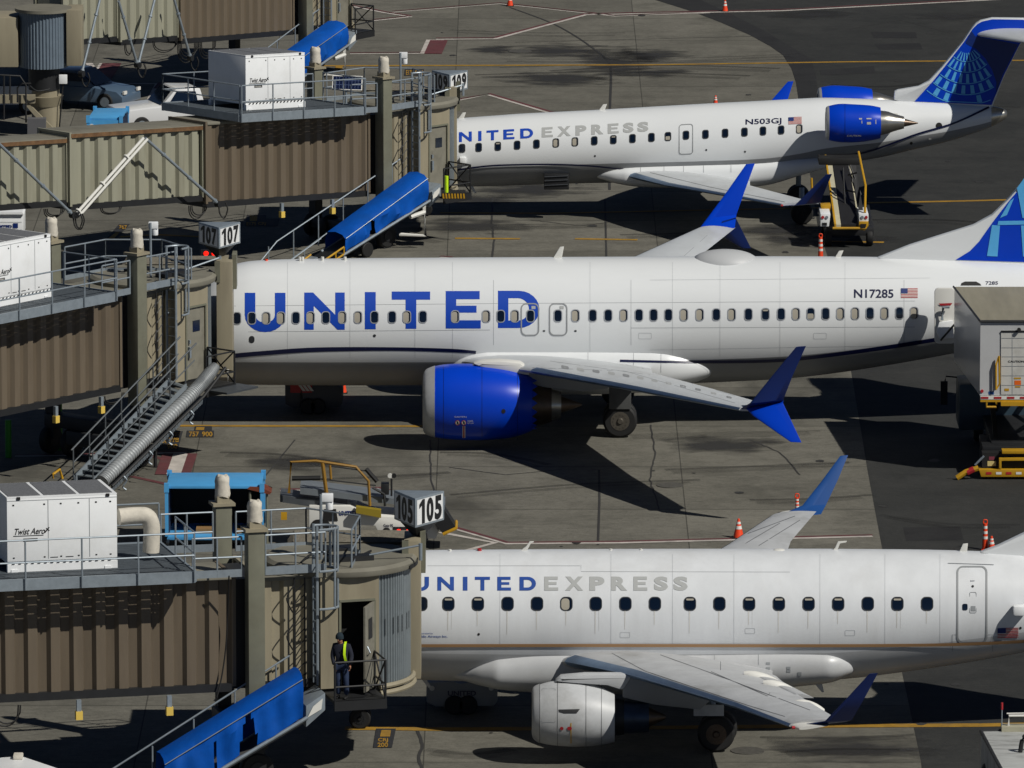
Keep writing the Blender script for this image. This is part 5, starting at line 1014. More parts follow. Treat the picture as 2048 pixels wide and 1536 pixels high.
deck(fr9, b9, -7.7, -1.6); hvac(fr9, 'white air conditioning unit with dark left side, beside the solar panel'); bumper(fr9, b9, (-4.9, -2.4)); loops(fr9, b9, [(-15.9, .8, 2.85, .35, 3), (-9.1, .7, 2.6, .5, 3), (-13.2, .9, 2.75, .25, 2)])
def hit(fr, px, py, n):
    o = Vector((0, -CD, CH)); r = Vector(ray(px, py)); t = ((fr.O - o).dot(fr.n) + n) / r.dot(fr.n); return o + r * t
fr11, b11 = jetbridge('taupe and sage jet bridge at the top edge of the photo', 603, 77, 57, 3.9, -.6, [S(-8.5, -.5, 0, -1.85, 2.62, 5.52, TAUPE, 'outer_section', .6), S(-12.5, -8.55, -.12, -1.72, 2.75, 5.42, SAGE, 'middle_section', .64, True), S(-16.2, -12.55, -.24, -1.6, 2.9, 5.25, SAGE, 'inner_section', .6, True)], 1.5, .35, 0, 83)
deck(fr11, b11, -7.7, -1.7); loops(fr11, b11, [(-12.3, .5, 2.7, .5, 2), (-9.8, 1.6, 2.7, .5, 2), (-8.3, 1.2, 2.5, .8, 4), (-6.9, 1.0, 2.5, .7, 3)])
# rotunda
c = P(88, 140, 61.5); base = thing('rotunda', 'round grey-blue slatted drum on a thick beige column at the top left', 'rotunda', (c.x, 61.5, 0))
zt, zb = P(88, 30, 60.2).z, P(88, 142, 60.2).z
mb = MB(); n = 180; mb.loft([[Vector((c.x + math.cos(2 * math.pi * k / n) * (.93 + (.022 if k % 4 < 2 else -.01)), 61.5 + math.sin(2 * math.pi * k / n) * (.93 + (.022 if k % 4 < 2 else -.01)), z)) for k in range(n)] for z in (zb, zt)]); mb.build('slatted_drum', mat('blue grey slats', '#6d7a86', .45, metal=.2, var=.08, scale=3), base, smooth=False)
MB().cyl((c.x, 61.5, zt), (0, 0, 1), 1.12, .12, 48).build('drum_roof', ROOFM, base)
MB().cyl((c.x, 61.5, zb - .9), (0, 0, 1), .62, .9, 32).build('column_head', DARK, base); MB().cyl((c.x + .05, 61.5, 0), (0, 0, 1), .55, zb - .5, 32).build('column', BEIGE, base); MB().cyl((c.x, 61.5, zb - 1.55), (0, 0, 1), .6, .4, 32, .75).build('column_collar', BEIGE, base)
a = P(135, 30, 61); MB().box((a.x - .05, 60.9, zb + .1), (a.x + .55, 62.6, zt + .1)).build('corridor', BEIGE, base, bev=.03); MB().box((c.x - 3.5, 60.9, zb + .05), (c.x - .98, 63, zt - .2)).build('corridor', BEIGE, base, bev=.03)
b = P(0, 200, 60.5); mb = MB().box((b.x - 1, 60.4, b.z - .12), (c.x - .3, 60.7, b.z + .2)); mb.prism([P(42, 200, 60.45), P(60, 210, 60.45), P(118, 268, 60.45), P(104, 272, 60.45)], (0, .2, 0)); mb.build('support_truss', BEIGE, base)
mb = MB()
for pts in ([(0, 150), (40, 152), (52, 170), (52, 245)], [(8, 150), (8, 240)], [(35, 205), (35, 175), (45, 167), (62, 167)], [(20, 150), (20, 200)]): mb.tube([P(x, y, 60.2) for x, y in pts], .035)
mb.tube(spl([P(60, 172, 60.2), P(75, 182, 60.1), P(100, 178, 60.2)], 8), .03); mb.build('pipe_run', DARK, base)
MB().box(tuple(P(55, 278, 60) ), tuple(P(91, 238, 60) + Vector((0, .5, 0)))).build('control_cabinet', mat('cabinet grey', '#5d5d60', .6, var=.05), base)
t = thing('junction_box', 'small light grey box on a thin post beside the slatted drum', 'box', tuple(G(126, 235)))
MB().box(tuple(P(118, 168, 61)), tuple(P(134, 150, 61) + Vector((0, .2, 0)))).build('box_body', HWHITE, t, bev=.02); MB().tube([P(126, 168, 61.1), P(118, 265, 61.1)], .03).build('post', DARK, t)
# light tube struts in front of the sage sections
def struts(fr, n, segs, label, double=()):
    a = hit(fr, *segs[0][:2], n); r = thing('cable_strut', label, 'strut', tuple(a), 'hinged light metal struts hanging on the bridges')
    for i, (x0, y0, x1, y1) in enumerate(segs):
        a, b = hit(fr, x0, y0, n), hit(fr, x1, y1, n); d = (b - a)
        m_ = GALV if i not in double else WPL; mb = MB().tube([a, b], .055, 10)
        if i in double: mb.tube([a + Vector((.14, 0, -.04)), b + Vector((.14, 0, -.04))], .05, 10)
        for k in (.25, .6, .95): p = a + d * k; mb.tube([p - d.normalized() * .03, p + d.normalized() * .03], .085 if i not in double else .12, 10)
        mb.build('strut_arm', m_, r)
        MB().cyl(b - fr.n * .1, fr.n, .12, .2, 12).build('pivot', DARK, r)
        MB().tube(spl([b, b + Vector((.05, 0, -.35)), b + Vector((.2, 0, -.5)), b + Vector((.32, 0, -.2)), b + Vector((.25, 0, .05))], 6), .028, 6).build('cable_loop', BLACK, r)
struts(fr9, .55, [(287, 276, 150, 430), (290, 276, 437, 408), (-6, 284, 146, 430)], 'zigzag of silver struts crossing the sage section of the rusty-edged bridge', (0,))
struts(fr11, .6, [(202, -10, 163, 148), (237, 2, 275, 130), (309, 0, 276, 130), (348, -2, 381, 116)], 'zigzag of silver struts on the topmost bridge')
# ------------------------------------------------------------------ covered baggage chutes
def chute(fr, label, top, bot, n=1.5, ht=1.1, hb=.85, w=1.05, gaps=(), legs=True):
    B, A = hit(fr, *bot, n), hit(fr, *top, n); d = A - B; L = d.length; t = d.normalized(); up = Vector((0, 0, 1)); back = -fr.n
    root = thing('baggage_chute', label, 'baggage chute', (B.x, B.y, 0), 'covered baggage chutes on the bridges')
    X = lambda s_, n_, h: B + d * s_ + back * n_ + up * h
    N = 48; mb = MB(); rings = []
    for k in range(N + 1):
        s_ = k / N; h = hb + (ht - hb) * s_; wv = lambda q: .06 * math.sin(3.3 * s_ * L + q * 2.1) + .05 * math.sin(6.1 * s_ * L + q * 4) * math.sin(5 * s_ + q) + .03 * math.sin(47 * s_ + q * 7)
        rings.append([X(s_, -.02 + wv(0) * .6, .06), X(s_, -.03 + wv(1), h * .35), X(s_, -.02 + wv(2), h * .7), X(s_, .02, h - .14), X(s_, .16, h - .02), X(s_, w * .5, h + .05), X(s_, w - .12, h), X(s_, w, h * .6), X(s_, w, .05)])
    mb.loft(rings, caps=False, closed=False); keep = []
    for i, f in enumerate(mb.f):
        k, r_ = divmod(i, 8); s_ = (k + .5) / N
        if any(abs(s_ - g0) < gw * (1 - r_ / 3) and r_ < 3 for g0, gw in gaps): continue
        keep.append(f)
    mb.f = keep; mb.m = [0] * len(keep); cv = mb.build('tarpaulin', TARP, root, ang=50)
    mb = MB().tube([X(-.04, -.04, .0), X(1.03, -.04, 0)], .05, 8).tube([X(-.04, w + .04, 0), X(1.03, w + .04, 0)], .05, 8).tube([X(0, -.035, hb - .13), X(1, -.035, ht - .13)], .014, 5); mb.build('side_rail', GALV, root)
    mb = MB().hexa([X(-.02, .02, -.12), X(1.08, .02, -.12), X(1.08, w - .02, -.12), X(-.02, w - .02, -.12), X(-.02, .02, .0), X(1.08, .02, .0), X(1.08, w - .02, .0), X(-.02, w - .02, .0)]); mb.build('slide_bed', mat('slide bed grey', '#6e6e6c', .5, metal=.3, var=.1), root)
    mb = MB(); H_ = .95; o = w + .35
    mb.tube([X(-.75, o, .05), X(-.72, o, .8), X(-.5, o, H_ + .25), X(1.0, o, H_ + .45)], .026); mb.tube([X(-.72, o, .1), X(1.0, o, .65)], .022)
    for s_ in (-.6, -.3, 0, .3, .6, .9): mb.tube([X(s_, o, .1), X(s_, o, H_ + .25 + max(0, s_) * .2)], .024)
    mb.tube([X(-.55, w * .8, .0), X(-.5, w * .8, .5), X(-.1, w * .8, .62)], .024); mb.tube([X(-.3, w * .8, 0), X(-.3, w * .8, .55)], .02); mb.build('handrail', GALV, root)
    a = X(1.0, .0, .0); mb = MB().hexa([X(1.02, -.03, -.25), X(1.16, -.03, -.1), X(1.16, w, -.1), X(1.02, w, -.25), X(1.02, -.03, .32), X(1.16, -.03, .36), X(1.16, w, .36), X(1.02, w, .32)]); mb.build('end_plate', GALV, root, bev=.02)
    mb = MB(); mb.prism([X(1.03, -.04, .0), X(1.13, -.04, .0), X(1.14, -.04, .26), X(1.07, -.04, .2)], -back * .02); mb.build('mounting_bracket', WPL, root)
    if legs:
        g = X(.28, .1, 0); MB().tube([X(.28, .1, -.1), Vector((g.x, g.y, .28))], .05).build('leg', DARK, root); MB().wheel(Vector((g.x, g.y, .28)), fr.n, .28, .16).build('wheel', BLACK, root); g = X(.28, w - .1, 0); MB().wheel(Vector((g.x, g.y, .28)), fr.n, .28, .16).build('wheel', BLACK, root); MB().tube([X(.28, w - .1, -.1), Vector((g.x, g.y, .28))], .05).build('leg', DARK, root)
        g = X(.97, .05, 0); MB().tube([X(.97, .05, -.1), g + Vector((.05, 0, -1.2)), g + Vector((-.9, 0, -1.15))], .07).tube([X(.8, .05, -.2), X(.98, .05, -.1) + Vector((0, 0, -.25))], .08).build('support_arm', WPL, root)
    return root, X, cv
chute(fr5, 'blue tarpaulin baggage chute with torn gap, at the bottom edge beside the person', (606, 1439), (330, 1606), 1.55, 1.2, 1.15, gaps=((.60, .06), (.36, .012)), legs=False)
r9, X9, _ = chute(fr9, 'blue tarpaulin baggage chute behind the middle airliner, yellow guards at its foot', (855, 403), (691, 506), 1.5, .98, .66, gaps=((.33, .03),))
mb = MB()
for h in (.02, .28): mb.tube([X9(-.03, -.05, h), X9(-.34, -.05, h - .05)], .035)
for s_ in (-.03, -.13, -.23, -.34): mb.tube([X9(s_, -.05, 0), X9(s_, -.05, .28)], .03)
mb.build('yellow_guard', YEL, r9); mb = MB().tube([X9(-.45, .5, 0), X9(-.43, .5, .4), X9(-.3, .5, .45)], .035); mb.build('yellow_guard', YEL, r9)
MB().hexa([X9(s_, n_, h) for s_, n_, h in ((-.42, .15, .1), (-.3, .15, .12), (-.3, .6, .12), (-.42, .6, .1), (-.4, .15, .4), (-.3, .15, .4), (-.3, .6, .4), (-.4, .6, .4))]).build('control_box', GALV, r9)
MB().hexa([X9(s_, n_, h) for s_, n_, h in ((-.62, -.05, -.3), (-.02, -.05, -.2), (-.02, 1.1, -.2), (-.62, 1.1, -.3), (-.62, -.05, -.05), (-.02, -.05, 0), (-.02, 1.1, 0), (-.62, 1.1, -.05))]).build('lower_frame', DARK, r9)
chute(fr11, 'blue tarpaulin baggage chute at the topmost bridge, high at the photo edge', (694, 91), (575, 175), 1.5, .95, .95)
mb = MB(); st_ = b9
x0, x1 = P(884, 392, 33.4), P(931, 392, 33.4); MB().box((x0.x, 33.4, x0.z - .1), (x1.x, 34.2, x0.z + .1)).build('black_beam', BLACK, st_)
for k in range(8): a = x0.x + .03 + k * (x1.x - x0.x) / 8; mb.add([(a, 33.39, x0.z - .09), (a + .06, 33.39, x0.z - .09), (a - .02 + .06, 33.39, x0.z + .09), (a - .02, 33.39, x0.z + .09)], [(0, 1, 2, 3)])
mb.build('yellow_stripes', YEL, st_, smooth=False)
MB().tube([P(893, 352, 33.6), P(893, 385, 33.6)], .07).build('green_tube', HIVIS, st_)
# ------------------------------------------------------------------ open stair with ribbed hose at gate 107
def stair():
    fr = fr7; root = thing('service_stair', 'long open metal stair with ribbed grey hose along its side, at gate 107', 'stairs', tuple(hit(fr, 170, 955, 1.0) * Vector((1, 1, 0)) if 0 else (hit(fr, 170, 955, 1.0).x, hit(fr, 170, 955, 1.0).y, 0)))
    fa, fb = hit(fr, 338, 760, .75), hit(fr, 147, 957, .75); na, nb = hit(fr, 371, 772, 1.5), hit(fr, 186, 962, 1.5)
    for a, b in ((fa, fb), (na, nb)):
        d = (a - b).normalized(); MB().hexa([p + Vector((0, 0, z)) + o for z in (-.12, .08) for p, o in ((b, Vector()), (a, Vector()), (a, fr.n * .05), (b, fr.n * .05))]).build('stringer', GALV, root)
    mb = MB(); N = 19
    for k in range(N):
        t = (k + .5) / N; p = fb + (fa - fb) * t; q = nb + (na - nb) * t; e = Vector(((fa - fb).x, (fa - fb).y, 0)).normalized() * .24
        st = MB().hexa([p, q, q + e, p + e, p + Vector((0, 0, .03)), q + Vector((0, 0, .03)), q + e + Vector((0, 0, .03)), p + e + Vector((0, 0, .03))]); st.build('step', mat('step tread', '#6d757a', .6, metal=.3), root)
    up = Vector((0, 0, 1))
    for a, b in ((fa, fb), (na, nb)):
        mb = MB(); d = a - b; mb.tube([b + up * .95 - d * .02, a + up * 1.0 + d * .12], .028); mb.tube([b + up * .5, a + up * .52 + d * .1], .022)
        for k in range(7): p = b + d * (k / 6); mb.tube([p, p + up * .97], .024)
        mb.build('handrail', mat('dull rail steel', '#5b6064', .5, metal=.4), root)
    # half pipe slide with ribbed hose
    ha, hm, hb = hit(fr, 432, 731, 2.2), hit(fr, 388, 783, 2.15), hit(fr, 205, 962, 2.1); ribs_ = []
    path = spl([hb, hb + (hm - hb) * .33, hb + (hm - hb) * .66, hm, hm + (ha - hm) * .5 + Vector((0, 0, -.03)), ha], 46); mb = MB(); rings = []
    for i, p in enumerate(path):
        r_ = .235 if i % 3 < 2 else .215; dn = (path[min(i + 1, len(path) - 1)][0] - path[max(i - 1, 0)][0]); p = Vector(p); d = (Vector(path[min(i + 1, len(path) - 1)]) - Vector(path[max(i - 1, 0)])).normalized(); a = d.cross(up).normalized(); b = a.cross(d)
        f = 1 - .35 * max(0, (i / len(path) - .86) / .14); rings.append([p + (a * math.cos(q) + b * math.sin(q) * .9) * r_ * f for q in [2 * math.pi * k / 16 for k in range(16)]])
    mb.loft(rings); mb.build('ribbed_hose', mat('ribbed grey hose', '#979b9d', .5, var=.12, scale=3, metal=.15), root, ang=25)
    o = fr.n * .38 + Vector((0, 0, -.12)); mb = MB().tube([hb + o, hm + o, ha + o * .7 + Vector((.1, 0, .05))], .05); mb.tube([hb - fr.n * .30, hm - fr.n * .30], .035); ra = mb.build('hose_rail', DARK, root)
    mb = MB(); L = 60
    for k in range(L): p = hb + (hm - hb) * ((k + .5) / L) + o; mb.tube([p + Vector((0, 0, -.04)), p + Vector((-.03, 0, -.22))], .016, 5)
    tag(mb.build('rail_teeth', GALV, root), kind='stuff')
    for t in (.12, .4, .62, .85): p = hb + (hm - hb) * t + o; MB().tube(spl([p, p + Vector((.12, 0, -.15)), p + Vector((0, 0, -.35)), p + Vector((.1, 0, -.45))], 5), .03, 6).build('hose_clamp', GALV, root)
    p = hit(fr, 108, 955, 1.2); MB().tube([hit(fr, 106, 957, .7), hit(fr, 107, 948, .7), hit(fr, 119, 939, .7), hit(fr, 125, 957, .7)], .045).build('yellow_guard', YEL, root)
    # landing plate and small side frame
    mb = MB(); fr.box(mb, 1.9, 3.4, .4, 2.3, 2.28, 2.34, True); mb.build('landing', mat('landing plate', '#4c5156', .5, metal=.4, var=.1), root)
    MB().tube([P(456, 739, -5), P(456, 768, -5), P(428, 766, -5)], .04).build('stop_arm', WPL, root)
    for a in (.4, .85): p = fb + (fa - fb) * a; MB().tube([p, Vector((p.x, p.y, 0))], .06).build('leg', DARK, root)
stair()
# ------------------------------------------------------------------ gate signs, signals
def sg(num, vx, yt, yb, Y, cx, rot, label, base):
    zt_ = P(vx, yt, Y - .75).z; zb = P(vx, yb, Y - .75).z; gatesign(num, cx, Y, label, zb, zt_, rot, 1.33, base)
sg('105', 829, 997, 1056, -48.7, 835, -4.5, 'three-sided white sign reading 105 above the nearest plane', 5.9)
sg('107', 441, 455, 498, -3.6, 440, 1, 'three-sided white sign reading 107 above the middle airliner nose', 5.85)
sg('109', 900, 149, 187, 38.3, 900, 0, 'three-sided white sign reading 109 above the far jet nose', 5.3)
lights(807, 1064, -42, 'pair of lit red lamps just left of the 105 sign', .5); lights(420, 507, 2.5, 'pair of lit red lamps below the 107 sign', .4)
c = P(886, 194, 41); t = thing('signal_light', 'pair of dark unlit red lamps left of the 109 sign pole', 'signal light', tuple(c)); 
MB().box((c.x - .28, 41, c.z - .1), (c.x + .28, 41.12, c.z + .12)).build('lamp_housing', DARK, t)
for s in (-.13, .13): MB().cyl((c.x + s, 41, c.z), (0, -1, 0), .08, .05, 14).build('red_lamp', mat('unlit red lens', '#4a0f12', .4), t)
# solar panel on the gate 109 roof
a, b, c_, d = [P(x, y, 34) for x, y in ((664, 179), (724, 180.5), (725, 154), (665, 152))]; o = Vector((0, .25, 0)); t = thing('solar_panel', 'dark solar panel in a white frame on the gate 109 bridge roof', 'solar panel', (a.x, 34, a.z - .5))
MB().hexa([a, b, b + Vector((0, .05, -.03)), a + Vector((0, .05, -.03)), d + o, c_ + o, c_ + o + Vector((0, .05, -.03)), d + o + Vector((0, .05, -.03))]).build('panel_frame', WPL, t)
SOL = mat('solar cells', '#101a38', .2, coat=.6)
L_ = lambda s_, q, off: a + (b - a) * s_ + (d + o - a) * q + Vector((0, -off, 0))
MB().add([L_(.03, .06, .008), L_(.97, .06, .008), L_(.97, .94, .008), L_(.03, .94, .008)], [(0, 1, 2, 3)]).build('solar_cells', SOL, t, smooth=False)
mb = MB()
for k in range(1, 9): s_ = .03 + .94 * k / 9; mb.add([L_(s_ - .004, .06, .014), L_(s_ + .004, .06, .014), L_(s_ + .004, .94, .014), L_(s_ - .004, .94, .014)], [(0, 1, 2, 3)])
for q in (.35, .65): mb.add([L_(.03, q - .01, .02), L_(.97, q - .01, .02), L_(.97, q + .01, .02), L_(.03, q + .01, .02)], [(0, 1, 2, 3)])
tag(mb.build('cell_lines', mat('cell line', '#5d6f96', .4), t, smooth=False), kind='stuff'); MB().tube([a + Vector((.5, .1, 0)), a + Vector((.5, .1, -.9))], .05).build('mount', GALV, t)
# white duct from the near unit
mb = MB(); pth = spl([hit(fr5, 238, 1034, -.9), hit(fr5, 270, 1031, -.9), hit(fr5, 294, 1033, -.9), hit(fr5, 303, 1052, -.9), hit(fr5, 303, 1080, -.9), hit(fr5, 302, 1104, -.9)], 8); mb.tube(pth, .22, 18); t = mb.build('air_duct', BAG)
tag(t, 'white cloth wrapped air duct bending down beside the nearest air conditioning unit', 'duct')
# ------------------------------------------------------------------ person on the platform
def person():
    f = G(684, 1397, 2.38); root = thing('person', 'person in navy jacket, dark beanie and yellow safety strap standing on the cab platform', 'person', tuple(f))
    F = Vector(f)
    def skin(name, verts, edges, rad, m, sub=2, par=root):
        me = bpy.data.meshes.new(name); me.from_pydata([Vector(v) for v in verts], edges, []); o = bpy.data.objects.new(name, me); C.objects.link(o); o.parent = par
        md = o.modifiers.new('s', 'SKIN'); sv = me.skin_vertices
        if not sv: 
            me_l = me.attributes.new('skin', 'FLOAT', 'POINT') if 0 else None
        for i, r in enumerate(rad):
            x = me.skin_vertices[0].data[i]; x.radius = r if isinstance(r, tuple) else (r, r); x.use_root = (i == 0)
        md2 = o.modifiers.new('ss', 'SUBSURF'); md2.levels = sub; md2.render_levels = sub
        me.materials.append(m)
        dg = bpy.context.evaluated_depsgraph_get(); dg.update(); ev = bpy.data.meshes.new_from_object(o.evaluated_get(dg)); o.modifiers.clear(); o.data = ev; ev.polygons.foreach_set('use_smooth', [True] * len(ev.polygons))
        if not ev.materials: ev.materials.append(m)
        return o
    # faces left-down (toward -x, -y), head bowed
    J = dict(pel=(0, 0, .92), sp=(0, -.01, 1.12), ch=(-.01, -.02, 1.33), nk=(-.03, -.03, 1.47), hd=(-.06, -.08, 1.60),
             ls=(-.19, .03, 1.40), le=(-.24, .02, 1.13), lw=(-.20, -.08, .90), rs=(.18, -.05, 1.40), re=(.25, -.06, 1.13), rw=(.22, -.18, .92),
             lh=(-.09, .03, .88), lk=(-.10, -.02, .50), la=(-.09, .06, .09), rh=(.09, -.02, .88), rk=(.11, -.10, .50), ra=(.12, -.03, .09))
    k = list(J); ix = {n: i for i, n in enumerate(k)}
    E_ = [('pel', 'sp'), ('sp', 'ch'), ('ch', 'nk'), ('nk', 'hd'), ('ch', 'ls'), ('ls', 'le'), ('le', 'lw'), ('ch', 'rs'), ('rs', 're'), ('re', 'rw'), ('pel', 'lh'), ('lh', 'lk'), ('lk', 'la'), ('pel', 'rh'), ('rh', 'rk'), ('rk', 'ra')]
    rad = dict(pel=.11, sp=.11, ch=.12, nk=.055, hd=.085, ls=.05, le=.042, lw=.03, rs=.05, re=.042, rw=.03, lh=.075, lk=.052, la=.038, rh=.075, rk=.052, ra=.038)
    body = skin('body', [J[n] for n in k], [(ix[a], ix[b]) for a, b in E_], [rad[n] for n in k], SKIN)
    def sub(name, ns, es, rd, m): skin(name, [J[n] if isinstance(n, str) else n for n in ns], es, rd, m)
    sub('jacket', ['sp', 'pel', 'ch', 'nk', 'ls', 'le', 'lw', 'rs', 're', 'rw'], [(0, 1), (0, 2), (2, 3), (2, 4), (4, 5), (5, 6), (2, 7), (7, 8), (8, 9)], [(.17, .14), (.165, .14), (.175, .145), .075, .085, .07, .05, .085, .07, .05], JACKET)
    sub('trousers', [(0, 0, .90), 'lh', 'lk', 'la', 'rh', 'rk', 'ra'], [(0, 1), (1, 2), (2, 3), (0, 4), (4, 5), (5, 6)], [.13, .105, .078, .07, .105, .078, .07], JEANS)
    for n_, s_ in (('la', -1), ('ra', 1)):
        p = Vector(J[n_]); skin('boot', [p + Vector((0, .02, -.01)), p + Vector((0, .03, -.05)), p + Vector((-.04, -.10, -.055)), p + Vector((-.05, -.17, -.06))], [(0, 1), (1, 2), (2, 3)], [.05, .05, .042, .032], BLACK)
    h = Vector(J['hd']); cap = MB(); rings = []
    for i in range(9):
        a = math.pi / 2 * i / 8; rings.append([h + Vector((.005, .03, .035)) + Vector((math.cos(q) * .108 * math.cos(a), math.sin(q) * .12 * math.cos(a), .13 * math.sin(a))) for q in [2 * math.pi * j / 20 for j in range(20)]])
    rings = [[p + Vector((0, 0, -.035)) for p in rings[0]]] + rings; cap.v = []; cap.loft([[F + p for p in r] for r in rings]); cap.build('beanie', mat('dark teal knit', '#12242e', .9, var=.2, scale=12), root)
    mb = MB().tube([F + Vector(J['nk']) + v for v in (Vector((-.10, -.03, -.02)), Vector((0, .07, .0)), Vector((.10, -.02, -.03)))], .045, 8); mb.build('hood', JACKET, root)
    # face: nose, eyes, mouth
    d = Vector((-.35, -.9, -.25)).normalized(); sx = Vector((.93, -.36, 0)); c0 = F + h + d * .085
    MB().cyl(c0 + Vector((0, 0, .0)), d, .016, .03, 8, .008).build('nose', SKIN, body)
    for s_ in (-1, 1): MB().cyl(c0 + sx * s_ * .032 + Vector((0, 0, .018)) - d * .012, d, .010, .01, 8).build('eye', BLACK, body)
    MB().cyl(c0 + Vector((0, 0, -.04)) - d * .01 - sx * .02, sx, .006, .04, 6).build('mouth', mat('lips', '#6b3a33', .6), body)
    # hands with fingers
    for w_, s_ in (('lw', -1), ('rw', 1)):
        p = Vector(J[w_]); e = Vector(J['le' if s_ < 0 else 're']); dd = (p - e).normalized(); sd_ = Vector((.3, -.95, 0)).normalized(); vs = [p, p + dd * .05, p + dd * .09]; es = [(0, 1), (1, 2)]; rd = [.026, (.034, .018), (.036, .016)]
        for j in range(4):
            o_ = sd_ * (.026 - .0175 * j); L = (.065, .075, .07, .055)[j]; b0 = len(vs); vs += [p + dd * .10 + o_, p + dd * (.10 + L * .5) + o_ + Vector((-s_ * .008, 0, 0)), p + dd * (.10 + L * .85) + o_ + Vector((-s_ * .028, 0, 0))]; es += [(2, b0), (b0, b0 + 1), (b0 + 1, b0 + 2)]; rd += [.009, .0085, .0075]
        b0 = len(vs); vs += [p + dd * .045 + sd_ * .045, p + dd * .085 + sd_ * .062]; es += [(1, b0), (b0, b0 + 1)]; rd += [.011, .009]
        skin('hand', vs, es, rd, SKIN, 1)
    # hi-vis strap over the shoulder
    mb = MB(); S_ = [Vector((.10, .02, 1.50)), Vector((.085, -.13, 1.46)), Vector((.075, -.19, 1.36)), Vector((.07, -.20, 1.2)), Vector((.10, -.19, 1.05)), Vector((.14, -.15, .98))]
    rings = []
    for i, p in enumerate(S_): rings.append([F + p + Vector((-.032, 0, 0)), F + p + Vector((.032, 0, 0)), F + p + Vector((.032, .02, 0)), F + p + Vector((-.032, .02, 0))])
    mb.loft(rings); mb.build('safety_strap', HIVIS, root); 
person()
MB  # vehicles and loose gear -------------------------------------------------
c_ = hit(fr5, 440, 1150, .62); mb = MB().tube(spl([hit(fr5, 458, 1152, .6), hit(fr5, 455, 1230, .15), hit(fr5, 452, 1290, .1), hit(fr5, 444, 1350, .12), hit(fr5, 434, 1392, .2), hit(fr5, 428, 1402, .2)], 8), .022, 6); mb.build('hanging_cable', BLACK, b5)
AMB = mat('amber reflector', '#e0661c', .4)
def cone(loc, label, h=.75, r=.19, tall=False):
    t = thing('traffic_cone', label, 'traffic cone', loc, 'orange traffic cones'); l = Vector(loc)
    MB().hexa([l + Vector((x * r * 1.25, y * r * 1.25, z)) for z in (0, .03) for x, y in ((-1, -1), (1, -1), (1, 1), (-1, 1))]).build('base', BLACK if not tall else ORANGE, t, bev=.01)
    MB().cyl(l + Vector((0, 0, .03)), (0, 0, 1), r, h, 24, .03 if not tall else r * .62).build('cone_body', ORANGE, t)
    for a, b in (((.45, .62), (.72, .84)) if not tall else ((.40, .5), (.6, .7), (.8, .9))):
        q = lambda z: r + ((.03 if not tall else r * .62) - r) * z + .004
        MB().cyl(l + Vector((0, 0, .03 + h * a)), (0, 0, 1), q(a), h * (b - a), 24, q(b)).build('reflective_band', WPL, t)
    if tall: MB().tube(spl([l + Vector((-.05, 0, h)), l + Vector((-.05, 0, h + .12)), l + Vector((.05, 0, h + .12)), l + Vector((.05, 0, h))], 5), .02).build('loop_handle', ORANGE, t)
    return t
cone(tuple(G(1020, 12)), 'small orange cone at the top photo edge, left of centre', .5, .14); cone(tuple(G(1450, 23)), 'orange cone beside the dark curved asphalt edge at the top', .5, .13)
cone(tuple(G(1431, 209)), 'red and white cone just above the far jet roof', .34, .1); cone(tuple(G(1477, 1076)), 'orange cone beside the left edge of the near starboard wing', .56, .16)
cone(tuple(G(1594, 1030)), 'slim tall orange post beside the blue far winglet of the nearest plane', .52, .07, True); cone(tuple(G(1970, 1100)), 'tall orange and white banded post at the right edge', .78, .09, True); cone(tuple(G(1983, 1102)), 'short orange cone beside the tall banded post', .42, .12)
cone(tuple(G(1641, 522)), 'tall orange delineator post in front of the belt loader', .85, .1, True); cone(tuple(G(686, 786, 0)), 'small orange cone under the middle airliner nose', .6, .12)
